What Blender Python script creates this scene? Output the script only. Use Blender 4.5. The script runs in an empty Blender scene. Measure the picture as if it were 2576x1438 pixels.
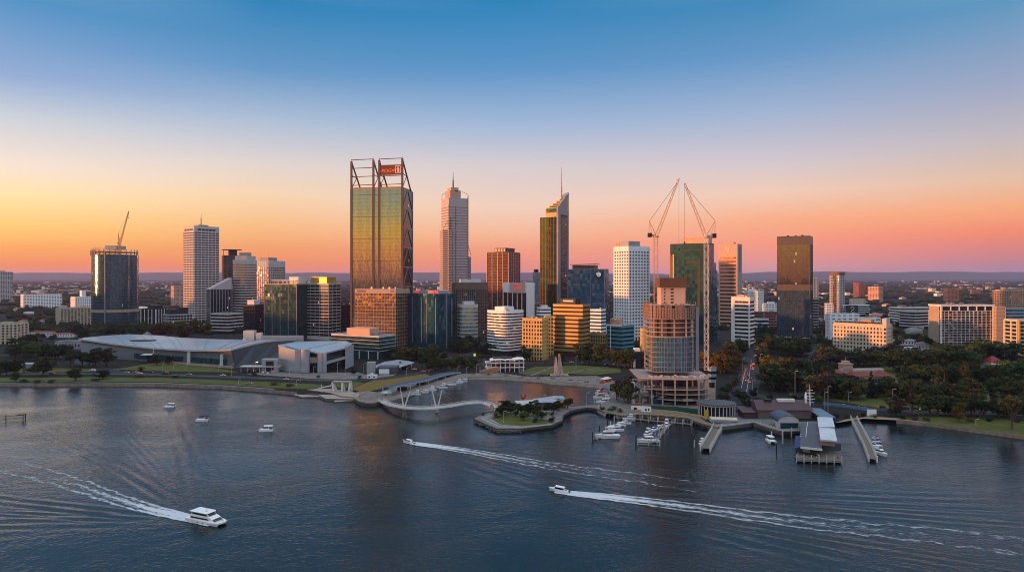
import bpy, math, random
from mathutils import Vector, Matrix, noise
from mathutils.geometry import tessellate_polygon
R = math.radians
sc = bpy.context.scene
COL = sc.collection
rnd = random.Random(7)

# ------------------------------------------------------------------ camera
# pixel frame used for measuring: 2576 x 1438, horizon row HZ, focal length F (pixels), eye height H (metres above the river)
F, HZ, CX, H = 1717.0, 694.6, 1288.0, 100.0
cam = bpy.data.cameras.new('camera')
cam.sensor_width = 36.0
cam.lens = 36.0 * F / 2576.0
cam.shift_y = -(719.0 - HZ) / 2576.0
cam.clip_start, cam.clip_end = 1.0, 80000.0
camo = bpy.data.objects.new('camera', cam)
camo.location = (0, 0, H)
camo.rotation_euler = (R(90), 0, 0)
COL.objects.link(camo)
sc.camera = camo

# ------------------------------------------------------------------ colour management
sc.view_settings.view_transform = 'Standard'
sc.view_settings.look = 'None'
sc.view_settings.exposure = 0.4
sc.view_settings.gamma = 1.0
try:
    sc.view_settings.use_curve_mapping = False
except Exception:
    pass
sc.cycles.use_denoising = True
sc.cycles.filter_width = 1.0
sc.cycles.max_bounces = 6
sc.cycles.volume_bounces = 0
sc.cycles.sample_clamp_indirect = 6.0
sc.cycles.caustics_reflective = False

def lin(r, g, b, k=1.0):
    f = lambda c: (c / 255 / 12.92 if c / 255 <= .04045 else ((c / 255 + .055) / 1.055) ** 2.4) * k
    return (f(r), f(g), f(b), 1.0)

# ------------------------------------------------------------------ dusk sky: colour by direction only
SUN_AZ, SUN_EL = -109.0, 2.5      # degrees, azimuth from the view axis, clockwise
world = bpy.data.worlds.new("World")
sc.world = world
world.use_nodes = True
nt = world.node_tree
for n in list(nt.nodes):
    nt.nodes.remove(n)
def N(t, **kw):
    n = nt.nodes.new(t)
    for k, v in kw.items():
        setattr(n, k, v)
    return n
def mth(op, a, b=None, c=None):
    n = N('ShaderNodeMath', operation=op)
    for i, x in enumerate((a, b, c)):
        if x is None:
            continue
        if isinstance(x, (int, float)):
            n.inputs[i].default_value = x
        else:
            nt.links.new(x, n.inputs[i])
    return n.outputs[0]
tc = N('ShaderNodeTexCoord')
sep = N('ShaderNodeSeparateXYZ')
nt.links.new(tc.outputs['Generated'], sep.inputs[0])
X, Y_, Z = sep.outputs
az = mth('MULTIPLY', mth('ARCTAN2', X, Y_), 180 / math.pi)       # -180..180
el = mth('POWER', mth('MAXIMUM', Z, 0.0), 0.5)                   # square root spreads the horizon band
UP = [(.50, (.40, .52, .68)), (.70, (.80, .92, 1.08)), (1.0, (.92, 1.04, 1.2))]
def stops(x, rows, up=UP, k=1.0):
    out = []
    for y, c in rows:
        d = 742.0 - y
        s = d / math.sqrt(1834.0 ** 2 + (x - 1376) ** 2 + d * d)
        out.append((math.sqrt(max(s, 0.0)), lin(*c, k)))
    return sorted(out + [(p ** .5 if p < 1 else 1.0, (*c, 1)) for p, c in up], key=lambda t: t[0])
def ramp(st):
    r = N('ShaderNodeValToRGB')
    e = r.color_ramp.elements
    e[0].position, e[0].color = st[0]
    e[1].position, e[1].color = st[-1]
    for p, c in st[1:-1]:
        q = e.new(p)
        q.color = c
    nt.links.new(el, r.inputs[0])
    return r.outputs[0]
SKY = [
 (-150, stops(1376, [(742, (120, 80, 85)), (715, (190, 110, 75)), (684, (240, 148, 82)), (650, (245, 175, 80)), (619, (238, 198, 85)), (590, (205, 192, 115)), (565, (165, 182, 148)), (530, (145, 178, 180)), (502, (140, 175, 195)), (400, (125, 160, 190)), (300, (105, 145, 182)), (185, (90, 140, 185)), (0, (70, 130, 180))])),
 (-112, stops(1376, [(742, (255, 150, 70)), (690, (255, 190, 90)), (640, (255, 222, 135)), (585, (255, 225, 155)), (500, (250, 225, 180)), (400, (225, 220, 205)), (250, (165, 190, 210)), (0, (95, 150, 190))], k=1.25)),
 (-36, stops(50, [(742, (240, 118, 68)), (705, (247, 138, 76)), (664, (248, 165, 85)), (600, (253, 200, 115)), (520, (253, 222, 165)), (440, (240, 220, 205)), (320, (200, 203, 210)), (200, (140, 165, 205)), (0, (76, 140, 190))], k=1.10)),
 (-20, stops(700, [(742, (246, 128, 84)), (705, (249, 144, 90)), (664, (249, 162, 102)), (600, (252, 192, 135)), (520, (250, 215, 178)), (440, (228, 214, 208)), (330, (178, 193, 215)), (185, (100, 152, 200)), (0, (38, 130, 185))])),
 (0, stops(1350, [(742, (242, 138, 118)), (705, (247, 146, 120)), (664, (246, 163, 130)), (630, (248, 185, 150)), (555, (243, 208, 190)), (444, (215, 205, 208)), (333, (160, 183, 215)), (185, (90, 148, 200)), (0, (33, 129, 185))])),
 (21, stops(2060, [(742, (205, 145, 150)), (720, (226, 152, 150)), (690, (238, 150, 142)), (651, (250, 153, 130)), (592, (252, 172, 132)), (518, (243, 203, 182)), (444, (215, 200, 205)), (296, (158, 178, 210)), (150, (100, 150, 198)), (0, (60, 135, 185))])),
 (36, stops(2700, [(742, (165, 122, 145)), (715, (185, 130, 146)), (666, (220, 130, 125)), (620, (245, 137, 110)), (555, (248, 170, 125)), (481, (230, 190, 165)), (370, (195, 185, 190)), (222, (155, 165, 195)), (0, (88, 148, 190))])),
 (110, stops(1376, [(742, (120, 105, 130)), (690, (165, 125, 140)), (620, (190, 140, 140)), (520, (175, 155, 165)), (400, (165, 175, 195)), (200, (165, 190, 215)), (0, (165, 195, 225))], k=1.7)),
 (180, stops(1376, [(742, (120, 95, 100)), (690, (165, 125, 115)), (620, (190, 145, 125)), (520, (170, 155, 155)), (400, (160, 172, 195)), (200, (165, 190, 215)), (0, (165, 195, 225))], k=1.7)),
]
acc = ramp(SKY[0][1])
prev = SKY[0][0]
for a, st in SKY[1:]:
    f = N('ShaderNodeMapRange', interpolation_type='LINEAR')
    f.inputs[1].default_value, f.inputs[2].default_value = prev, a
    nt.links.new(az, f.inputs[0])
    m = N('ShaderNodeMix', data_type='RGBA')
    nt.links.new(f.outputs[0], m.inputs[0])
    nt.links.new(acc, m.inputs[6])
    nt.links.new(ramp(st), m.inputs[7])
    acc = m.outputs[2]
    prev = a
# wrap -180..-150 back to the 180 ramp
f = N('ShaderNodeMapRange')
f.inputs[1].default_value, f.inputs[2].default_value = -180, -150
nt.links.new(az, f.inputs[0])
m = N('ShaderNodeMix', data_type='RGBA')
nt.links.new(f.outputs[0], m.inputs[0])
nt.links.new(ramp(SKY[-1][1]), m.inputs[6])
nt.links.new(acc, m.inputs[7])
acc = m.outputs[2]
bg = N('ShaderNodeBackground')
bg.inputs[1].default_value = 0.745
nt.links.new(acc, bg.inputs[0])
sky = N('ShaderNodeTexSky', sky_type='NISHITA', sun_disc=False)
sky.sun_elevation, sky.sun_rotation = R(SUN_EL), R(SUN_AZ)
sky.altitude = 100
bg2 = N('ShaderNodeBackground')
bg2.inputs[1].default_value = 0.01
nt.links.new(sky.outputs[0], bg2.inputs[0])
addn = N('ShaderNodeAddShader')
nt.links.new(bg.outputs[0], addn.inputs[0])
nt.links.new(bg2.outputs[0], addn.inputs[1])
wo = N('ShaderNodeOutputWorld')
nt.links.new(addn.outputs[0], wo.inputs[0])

# ------------------------------------------------------------------ sun, almost on the horizon at the west
sl = bpy.data.lights.new('sun', 'SUN')
sl.energy, sl.angle, sl.color = 5.0, R(1.4), (1.0, .36, .11)
so = bpy.data.objects.new('sun', sl)
d = Vector((math.sin(R(SUN_AZ)) * math.cos(R(SUN_EL)), math.cos(R(SUN_AZ)) * math.cos(R(SUN_EL)), math.sin(R(SUN_EL))))
so.rotation_euler = d.to_track_quat('Z', 'Y').to_euler()
so.location = d * 2000
COL.objects.link(so)

# ------------------------------------------------------------------ measuring helpers
def gx(px, Y): return (px - CX) / F * Y
def gz(py, Y): return H - (py - HZ) / F * Y
def gY(py, z=2.0): return (H - z) * F / (py - HZ)
def gp(px, py, z=2.0):
    Y = gY(py, z)
    return Vector((gx(px, Y), Y, z))

# ------------------------------------------------------------------ materials
MATS = {}
def mat(name, c, rough=.7, metal=0.0, var=.12, vs=.15, spec=.3, emit=None, es=0.0, bump=0.0, c2=None, tint=False):
    """plain surface with mottling; c2 = second colour of the mottling; tint = multiply by the object's own colour"""
    if name in MATS:
        return MATS[name]
    m = bpy.data.materials.new(name)
    m.use_nodes = True
    t = m.node_tree
    b = t.nodes['Principled BSDF']
    b.inputs['Roughness'].default_value = rough
    b.inputs['Metallic'].default_value = metal
    b.inputs['Specular IOR Level'].default_value = spec
    g = t.nodes.new('ShaderNodeNewGeometry')
    nz = t.nodes.new('ShaderNodeTexNoise')
    nz.inputs['Scale'].default_value = vs
    nz.inputs['Detail'].default_value = 5
    nz.inputs['Roughness'].default_value = .65
    t.links.new(g.outputs['Position'], nz.inputs['Vector'])
    rp = t.nodes.new('ShaderNodeValToRGB')
    rp.color_ramp.elements[0].position, rp.color_ramp.elements[1].position = .3, .7
    d2 = c2 or tuple(x * (1 + var) for x in c)
    d1 = c if c2 else tuple(x * (1 - var) for x in c)
    rp.color_ramp.elements[0].color = (*d1, 1)
    rp.color_ramp.elements[1].color = (*d2, 1)
    t.links.new(nz.outputs[0], rp.inputs[0])
    out = rp.outputs[0]
    if tint:
        oi = t.nodes.new('ShaderNodeObjectInfo')
        mx = t.nodes.new('ShaderNodeMix')
        mx.data_type, mx.blend_type = 'RGBA', 'MULTIPLY'
        mx.inputs[0].default_value = 1.0
        t.links.new(out, mx.inputs[6])
        t.links.new(oi.outputs['Color'], mx.inputs[7])
        out = mx.outputs[2]
    t.links.new(out, b.inputs['Base Color'])
    if emit:
        b.inputs['Emission Color'].default_value = (*emit, 1)
        b.inputs['Emission Strength'].default_value = es
    if bump:
        bp = t.nodes.new('ShaderNodeBump')
        bp.inputs['Strength'].default_value = bump
        t.links.new(nz.outputs[0], bp.inputs['Height'])
        t.links.new(bp.outputs[0], b.inputs['Normal'])
    m.cycles.emission_sampling = 'NONE'
    MATS[name] = m
    return m

def glass(name, c, metal=.55, rough=.08, cell=(1.6, 3.6), jit=.012, lit=0.0, var=.35, spec=.6, blind=.0):
    """window glass seen from outside: dark body, mirror coat, every pane a little out of plane; some rooms lit"""
    if name in MATS:
        return MATS[name]
    m = bpy.data.materials.new(name)
    m.use_nodes = True
    t = m.node_tree
    L = t.links.new
    b = t.nodes['Principled BSDF']
    b.inputs['Roughness'].default_value = rough
    b.inputs['Metallic'].default_value = metal
    b.inputs['Specular IOR Level'].default_value = spec
    tc = t.nodes.new('ShaderNodeTexCoord')
    oi = t.nodes.new('ShaderNodeObjectInfo')
    dv = t.nodes.new('ShaderNodeVectorMath'); dv.operation = 'DIVIDE'
    dv.inputs[1].default_value = (cell[0], cell[0], cell[1])
    L(tc.outputs['Object'], dv.inputs[0])
    fl = t.nodes.new('ShaderNodeVectorMath'); fl.operation = 'FLOOR'
    ad0 = t.nodes.new('ShaderNodeVectorMath'); ad0.operation = 'ADD'
    ad0.inputs[1].default_value = (.013, .013, .013)
    L(dv.outputs[0], ad0.inputs[0])
    L(ad0.outputs[0], fl.inputs[0])
    ad = t.nodes.new('ShaderNodeVectorMath'); ad.operation = 'ADD'
    L(fl.outputs[0], ad.inputs[0])
    L(oi.outputs['Location'], ad.inputs[1])
    wn = t.nodes.new('ShaderNodeTexWhiteNoise')
    wn.noise_dimensions = '3D'
    L(ad.outputs[0], wn.inputs['Vector'])
    g = t.nodes.new('ShaderNodeNewGeometry')
    sb = t.nodes.new('ShaderNodeVectorMath'); sb.operation = 'SUBTRACT'
    sb.inputs[1].default_value = (.5, .5, .5)
    L(wn.outputs['Color'], sb.inputs[0])
    sl_ = t.nodes.new('ShaderNodeVectorMath'); sl_.operation = 'SCALE'
    sl_.inputs['Scale'].default_value = jit * 2
    L(sb.outputs[0], sl_.inputs[0])
    # slow waviness of the whole skin
    nz = t.nodes.new('ShaderNodeTexNoise')
    nz.inputs['Scale'].default_value = .06
    L(g.outputs['Position'], nz.inputs['Vector'])
    sb2 = t.nodes.new('ShaderNodeVectorMath'); sb2.operation = 'SUBTRACT'
    sb2.inputs[1].default_value = (.5, .5, .5)
    L(nz.outputs['Color'], sb2.inputs[0])
    sc2 = t.nodes.new('ShaderNodeVectorMath'); sc2.operation = 'SCALE'
    sc2.inputs['Scale'].default_value = jit * 1.5
    L(sb2.outputs[0], sc2.inputs[0])
    a1 = t.nodes.new('ShaderNodeVectorMath'); a1.operation = 'ADD'
    L(g.outputs['Normal'], a1.inputs[0]); L(sl_.outputs[0], a1.inputs[1])
    a2 = t.nodes.new('ShaderNodeVectorMath'); a2.operation = 'ADD'
    L(a1.outputs[0], a2.inputs[0]); L(sc2.outputs[0], a2.inputs[1])
    nm = t.nodes.new('ShaderNodeVectorMath'); nm.operation = 'NORMALIZE'
    L(a2.outputs[0], nm.inputs[0])
    L(nm.outputs[0], b.inputs['Normal'])
    rp = t.nodes.new('ShaderNodeValToRGB')
    rp.color_ramp.interpolation = 'LINEAR'
    rp.color_ramp.elements[0].color = (*[x * (1 - var) for x in c], 1)
    rp.color_ramp.elements[1].color = (*[min(1, x * (1 + var)) for x in c], 1)
    L(wn.outputs['Value'], rp.inputs[0])
    if blind:
        rp.color_ramp.elements[1].position = 1 - blind
        e = rp.color_ramp.elements.new(min(.999, 1 - blind + .01))
        e.color = (.34, .32, .29, 1)
    L(rp.outputs[0], b.inputs['Base Color'])
    if lit:
        sp = t.nodes.new('ShaderNodeSeparateColor')
        L(wn.outputs['Color'], sp.inputs[0])
        gt = t.nodes.new('ShaderNodeMath'); gt.operation = 'GREATER_THAN'
        gt.inputs[1].default_value = 1 - lit * .2
        L(sp.outputs[1], gt.inputs[0])
        ml = t.nodes.new('ShaderNodeMath'); ml.operation = 'MULTIPLY'
        L(gt.outputs[0], ml.inputs[0]); ml.inputs[1].default_value = .35
        b.inputs['Emission Color'].default_value = (1.0, .78, .45, 1)
        L(ml.outputs[0], b.inputs['Emission Strength'])
    m.cycles.emission_sampling = 'NONE'
    MATS[name] = m
    return m

# ------------------------------------------------------------------ mesh builder
class MB:
    def __init__(s):
        s.v, s.f, s.m = [], [], []
    def add(s, vs, fs, mi=0):
        o = len(s.v)
        s.v += [tuple(p) for p in vs]
        s.f += [tuple(i + o for i in q) for q in fs]
        s.m += [mi] * len(fs)
        return s
    def box(s, x0, y0, z0, x1, y1, z1, mi=0):
        return s.add([(x0, y0, z0), (x1, y0, z0), (x1, y1, z0), (x0, y1, z0), (x0, y0, z1), (x1, y0, z1), (x1, y1, z1), (x0, y1, z1)],
                     [(3, 2, 1, 0), (4, 5, 6, 7), (0, 1, 5, 4), (1, 2, 6, 5), (2, 3, 7, 6), (3, 0, 4, 7)], mi)
    def prism(s, poly, z0, z1, mi=0, top=None):
        n = len(poly)
        zt = (lambda p: z1) if not callable(z1) else z1
        vs = [(p[0], p[1], z0) for p in poly] + [(p[0], p[1], zt(p)) for p in poly]
        s.add(vs, [tuple(range(n - 1, -1, -1))] + [(i, (i + 1) % n, n + (i + 1) % n, n + i) for i in range(n)], mi)
        s.add(vs[n:], [tuple(range(n))], mi if top is None else top)
        return s
    def taper(s, p0, z0, p1, z1, mi=0):
        n = len(p0)
        vs = [(*p[:2], z0) for p in p0] + [(*p[:2], z1) for p in p1]
        return s.add(vs, [tuple(range(n - 1, -1, -1)), tuple(range(n, 2 * n))] + [(i, (i + 1) % n, n + (i + 1) % n, n + i) for i in range(n)], mi)
    def tube(s, p, q, r0, r1=None, n=6, mi=0):
        p, q = Vector(p), Vector(q)
        r1 = r0 if r1 is None else r1
        d = (q - p)
        if d.length < 1e-6:
            return s
        d.normalize()
        u = d.orthogonal().normalized()
        w = d.cross(u)
        vs = []
        for c, r in ((p, r0), (q, r1)):
            for i in range(n):
                a = 2 * math.pi * (i + .5) / n
                vs.append(c + (u * math.cos(a) + w * math.sin(a)) * r)
        return s.add(vs, [tuple(range(n - 1, -1, -1)), tuple(range(n, 2 * n))] + [(i, (i + 1) % n, n + (i + 1) % n, n + i) for i in range(n)], mi)
    def beam(s, p, q, w, hgt=None, mi=0):
        """rectangular bar, kept upright"""
        p, q = Vector(p), Vector(q)
        d = (q - p).normalized()
        hgt = w if hgt is None else hgt
        up = Vector((0, 0, 1)) if abs(d.z) < .95 else Vector((0, 1, 0))
        u = d.cross(up).normalized() * w / 2
        k = u.cross(d).normalized() * hgt / 2
        vs = [p - u - k, p + u - k, p + u + k, p - u + k, q - u - k, q + u - k, q + u + k, q - u + k]
        return s.add(vs, [(3, 2, 1, 0), (4, 5, 6, 7), (0, 1, 5, 4), (1, 2, 6, 5), (2, 3, 7, 6), (3, 0, 4, 7)], mi)
    def flat(s, poly, mi=0):
        """a concave outline laid as one sheet (points carry their own z)"""
        P = [Vector(p) for p in poly]
        tris = tessellate_polygon([P])
        o = len(s.v)
        s.v += [tuple(p) for p in P]
        for a, b, c in tris:
            if (P[b] - P[a]).cross(P[c] - P[a]).z < 0:
                b, c = c, b
            s.f.append((a + o, b + o, c + o)); s.m.append(mi)
        return s
    def strip(s, path, width, z=None, mi=0, base=None):
        """a band along a path of points; base makes it solid down to that z"""
        P = [Vector(p) for p in path]
        Lr, Rr = [], []
        for i, p in enumerate(P):
            d = (P[min(i + 1, len(P) - 1)] - P[max(i - 1, 0)]); d.z = 0
            d.normalize()
            nn = Vector((-d.y, d.x, 0)) * width / 2
            zz = p.z if z is None else z
            Lr.append((p.x + nn.x, p.y + nn.y, zz)); Rr.append((p.x - nn.x, p.y - nn.y, zz))
        n = len(P)
        s.add(Lr + Rr, [(n + i, n + i + 1, i + 1, i) for i in range(n - 1)], mi)
        if base is not None:
            for T, fl in ((Lr, 0), (Rr, 1)):
                lo = [(x, y, base if not callable(base) else base(zz)) for x, y, zz in T]
                fs = [(i, i + 1, n + i + 1, n + i) for i in range(n - 1)]
                s.add(T + lo, fs if not fl else [q[::-1] for q in fs], mi)
        return s
    def build(s, name, mats, parent=None, loc=(0, 0, 0), rz=0.0, smooth=False):
        me = bpy.data.meshes.new(name)
        me.from_pydata(s.v, [], s.f)
        for mm in (mats if isinstance(mats, (list, tuple)) else [mats]):
            me.materials.append(mm)
        if any(s.m):
            me.polygons.foreach_set('material_index', s.m)
        if smooth:
            me.polygons.foreach_set('use_smooth', [True] * len(s.f))
        o = bpy.data.objects.new(name, me)
        COL.objects.link(o)
        o.location = loc
        o.rotation_euler = (0, 0, rz)
        if parent:
            o.parent = parent
        return o

def tag(o, label=None, cat=None, group=None, kind=None):
    if label: o['label'] = label
    if cat: o['category'] = cat
    if group: o['group'] = group
    if kind: o['kind'] = kind
    return o
def thing(name, label, cat, loc=(0, 0, 0), rz=0.0, group=None):
    o = bpy.data.objects.new(name, None)
    o.empty_display_size = .5
    COL.objects.link(o)
    o.location = loc
    o.rotation_euler = (0, 0, rz)
    return tag(o, label, cat, group)
def part(name, mesh, parent, loc=(0, 0, 0)):
    o = bpy.data.objects.new(name, mesh)
    COL.objects.link(o)
    o.location = loc
    o.parent = parent
    return o
def dup(root, loc, rz=0.0, s=1.0, label=None, group=None, color=None):
    r = root.copy(); COL.objects.link(r)
    r.location = loc; r.rotation_euler = (0, 0, rz)
    r.scale = (s, s, s) if isinstance(s, (int, float)) else s
    if label: r['label'] = label
    if group: r['group'] = group
    for ch in PROTO[root]:
        c = ch[0].copy(); COL.objects.link(c); c.parent = r
        if color and ch[0].get('paint'): c.color = color
        for g in ch[1]:
            d_ = g.copy(); COL.objects.link(d_); d_.parent = c
            if color and g.get('paint'): d_.color = color
    return r
PROTO = {}
def proto(root):
    PROTO[root] = [(c, list(c.children)) for c in root.children]
    return root
USED = set()
def spawn(root, loc, rz=0.0, s=1.0, label=None, group=None, color=None):
    """the first one moves the pattern itself, later ones copy it"""
    if root not in USED:
        USED.add(root)
        root.location = loc; root.rotation_euler = (0, 0, rz)
        root.scale = (s, s, s) if isinstance(s, (int, float)) else s
        if label: root['label'] = label
        if group: root['group'] = group
        for ch in PROTO[root]:
            if color and ch[0].get('paint'): ch[0].color = color
            for g in ch[1]:
                if color and g.get('paint'): g.color = color
        return root
    return dup(root, loc, rz, s, label, group, color)

def inset(poly, d):
    n = len(poly); out = []
    for i in range(n):
        a, b, c = Vector(poly[i - 1][:2]), Vector(poly[i][:2]), Vector(poly[(i + 1) % n][:2])
        e1, e2 = (b - a).normalized(), (c - b).normalized()
        n1, n2 = Vector((-e1.y, e1.x)), Vector((-e2.y, e2.x))
        k = 1 + n1.dot(n2)
        out.append(tuple(b + (n1 + n2) * (d / max(k, .2))))
    return out
def rect(w, l, x=0.0, y=0.0): return [(x, y), (x + w, y), (x + w, y + l), (x, y + l)]
def ellipse(cx, cy, rx, ry, n=32, a0=0.0): return [(cx + rx * math.cos(a0 + 2 * math.pi * i / n), cy + ry * math.sin(a0 + 2 * math.pi * i / n)) for i in range(n)]
def chamfer(poly, r, k=3):
    n = len(poly); out = []
    for i in range(n):
        a, b, c = Vector(poly[i - 1]), Vector(poly[i]), Vector(poly[(i + 1) % n])
        p, q = b + (a - b).normalized() * r, b + (c - b).normalized() * r
        for j in range(k + 1):
            t = j / k
            out.append(tuple(p * (1 - t) ** 2 + b * 2 * t * (1 - t) + q * t * t))
    return out
def along(poly, step, off=0.0):
    """points spaced along each edge with the outward normal"""
    n = len(poly); res = []
    for i in range(n):
        a, b = Vector(poly[i]), Vector(poly[(i + 1) % n])
        L = (b - a).length
        e = (b - a) / max(L, 1e-6)
        k = max(1, round(L / step))
        for j in range(k):
            res.append((a + e * (L * j / k), e))
    return res

def text(body, size, m, parent, loc, face, name='lettering', ex=.08):
    """raised letters; face 'right' looks along local -y, 'left' along local -x"""
    cu = bpy.data.curves.new(name, 'FONT')
    cu.body, cu.size, cu.extrude = body, size, ex
    cu.materials.append(m)
    tmp = bpy.data.objects.new(name, cu)
    COL.objects.link(tmp)
    o = bpy.data.objects.new(name, bpy.data.meshes.new_from_object(tmp))
    bpy.data.objects.remove(tmp)
    COL.objects.link(o)
    o.location = loc
    o.rotation_euler = (R(90), 0, 0 if face == 'right' else R(-90))
    o.parent = parent
    return o
import numpy as np
# ------------------------------------------------------------------ palette
WHITE = mat('white paint', (.83, .82, .80), .55, var=.06)
OFFW = mat('off white render', (.68, .65, .61), .7)
CREAM = mat('cream render', (.56, .47, .34), .75)
BEIGE = mat('beige concrete', (0.374, 0.323, 0.272), .75)
CONC = mat('grey concrete', (0.306, 0.289, 0.281), .8, var=.15)
PALEC = mat('pale concrete', (.50, .46, .43), .75, var=.1)
PINKG = mat('pink grey stone', (.46, .38, .37), .55, var=.06, spec=.4)
YELL = mat('ochre render', (.60, .38, .12), .75, var=.08)
OLIVE = mat('gold bronze cladding', (.36, .26, .09), .45, metal=.25, var=.1)
BROWN = mat('brown stone', (0.176, 0.12, 0.096), .7, var=.1)
BRONZE = mat('dark bronze metal', (.09, .055, .04), .4, metal=.4)
DARK = mat('charcoal metal', (0.021, 0.021, 0.024), .5, var=.2)
STEEL = mat('grey steel', (.28, .29, .31), .45, metal=.5)
SILVER = mat('silver cladding', (.33, .34, .36), .6, metal=.12, var=.06)
CROWN = mat('brown steel', (.10, .06, .05), .55)
RUST = mat('orange steel band', (.42, .16, .05), .5)
PINKW = mat('salmon cladding', (.56, .33, .24), .6, var=.05)
TEALP = mat('teal panels', (0.03, 0.22, 0.27), .35, var=.15, spec=.5)
REDR = mat('red tile roof', (.20, .055, .04), .75, var=.25)
MAROON = mat('maroon sheet roof', (0.075, 0.033, 0.0375), .5, var=.1)
BRICK = mat('red brick', (.26, .10, .07), .8, var=.2)
SANDST = mat('sandstone', (0.391, 0.289, 0.204), .8, var=.12)
BLUEROOF = mat('pale blue sheet roof', (.30, .40, .46), .4, metal=.3, var=.08)
NAVYROOF = mat('navy curved roof', (0.042, 0.063, 0.098), .45, var=.1)
SLATE = mat('slate grey roof', (0.07, 0.0735, 0.091), .55, var=.1)
GREYROOF = mat('grey roof membrane', (0.176, 0.176, 0.184), .8, var=.25, vs=.08)
TIMBER = mat('weathered timber deck', (0.16, 0.128, 0.096), .8, var=.25, vs=.9)
PILEM = mat('pale pile', (.50, .46, .42), .7)
ASPH = mat('asphalt', (0.0224, 0.0238, 0.0266), .85, var=.3, vs=.06)
PAVE = mat('promenade paving', (0.18, 0.153, 0.135), .8, var=.2, vs=.1)
STONE = mat('pink limestone', (.36, .28, .23), .8, var=.2, vs=.2)
PATHM = mat('grey path', (0.16, 0.16, 0.16), .85, var=.15)
WALLM = mat('river wall limestone', (.20, .15, .11), .9, var=.35, vs=.35, bump=.3)
GRASS = mat('mown grass', (0.0638, 0.075, 0.0165), .95, var=.35, vs=.12, spec=.1, c2=(.12, .12, .032))
DRYG = mat('dry grass', (.15, .105, .03), .95, vs=.1, spec=.1, c2=(.20, .135, .04))
SAND = mat('beach sand', (.30, .21, .13), .95, var=.12)
LINEW = mat('road paint', (.6, .6, .58), .7)
REDLANE = mat('red bus lane', (.22, .05, .045), .8)
BARK = mat('bark', (.10, .075, .055), .9, var=.3, vs=1.0)
GRAVEL = mat('building site dirt', (.22, .16, .12), .95, var=.35, vs=.3)
BLACK = mat('black rubber', (.012, .012, .013), .7)
REDS = mat('red sign', (.55, .012, .03), .5, emit=(1, .03, .06), es=.55)
ORS = mat('orange sign lettering', (.6, .16, .03), .5, emit=(1, .25, .05), es=.2)
REDP = mat('red paint', (.42, .03, .02), .5)
BLUEP = mat('blue canvas', (.02, .05, .20), .7)
NAVYP = mat('navy canvas', (.01, .02, .08), .8)
CYANP = mat('cyan cover', (.02, .25, .42), .7)
ORP = mat('orange paint', (.48, .10, .03), .6)
YELP = mat('yellow panel', (.55, .34, .04), .6)
GOLDP = mat('gold plate', (.55, .33, .05), .4, metal=.3)
TAIL = mat('tail light', (.3, .01, .01), .4, emit=(1, .05, .02), es=5)
HEAD = mat('head light', (.8, .8, .7), .4, emit=(1, .85, .6), es=1.5)
LAMPG = mat('lamp globe', (.8, .7, .4), .4, emit=(1, .72, .2), es=6)
SIGNY = mat('yellow sign', (.55, .6, .02), .6, emit=(.8, 1, .05), es=.35)
SCREEN = mat('safety mesh', (.26, .16, .12), .9, var=.3, vs=.8)
GREENH = mat('green hoarding', (.015, .09, .075), .8)
PAINT = mat('car paint', (.8, .8, .8), .3, var=.02, spec=.6, tint=True)
HULLW = mat('white gelcoat', (.86, .85, .84), .3, var=.03, spec=.5)
COCKP = mat('teak cockpit', (.16, .12, .09), .7)
CRANEP = mat('crane white paint', (.48, .32, .25), .6, var=.1)
CRANEY = mat('crane yellow paint', (.50, .26, .06), .6, var=.1)

G_DARK = glass('dark office glass', (.022, .03, .042), .45, .10, lit=.012)
G_WIN = glass('window glass', (.022, .022, .026), .1, .12, cell=(2.4, 3.6), lit=.008, jit=.03)
G_HOUSE = glass('apartment glass', (.035, .035, .04), .25, .15, cell=(3, 3), lit=.02, jit=.05, blind=.12)
G_GOLD = glass('mirror glass', (.60, .52, .34), .92, .07, cell=(1.5, 4.0), jit=.006, var=.07)
G_BANK = glass('olive mirror glass', (.21, .28, .10), .9, .06, cell=(3.0, 3.9), jit=.010, var=.12)
G_BRONZE = glass('bronze glass', (.20, .085, .045), .75, .10, cell=(2.0, 3.6), jit=.02, var=.3)
G_TEAL = glass('deep teal glass', (.012, .095, .13), .5, .07, cell=(3.6, 5.1), jit=.03, var=.25, lit=.004)
G_GREEN = glass('green glass', (.02, .075, .082), .45, .08, cell=(4, 5.1), jit=.03, var=.25, lit=.01)
G_PALEG = glass('pale green glass', (.26, .36, .33), .6, .12, cell=(2.2, 3.6), jit=.02, var=.25)
G_BLUE = glass('blue glass', (.05, .14, .23), .4, .08, cell=(4, 5.1), jit=.03, var=.2, lit=.006)
G_SMOKE = glass('smoked mirror glass', (.22, .205, .19), .9, .06, cell=(2.0, 3.7), jit=.0035, var=.08, lit=.01)
G_REFL_LOW = glass('smoked glass painted reflection', (.04, .075, .11), .25, .08, cell=(2.0, 3.7), jit=.008, var=.3, lit=.03)  # bluish reflection on the lower smoked tower put into the base colour
G_PINK = glass('pink grey glass', (.24, .19, .19), .45, .10, cell=(2.4, 4), jit=.02, var=.2)
G_ROUND = glass('round tower glass', (.05, .11, .14), .6, .15, cell=(2.4, 3.9), jit=.02, var=.3, lit=.004)
G_CURV = glass('new curved glass', (.05, .13, .19), .4, .08, cell=(1.5, 3.9), jit=.02, var=.3)
G_ORNG = glass('coppery glass', (.42, .24, .14), .85, .09, cell=(2.6, 3.4), jit=.03, var=.4, lit=.01)
G_BOAT = glass('boat window', (.012, .014, .018), .3, .1, cell=(.8, .8), jit=.02)

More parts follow.
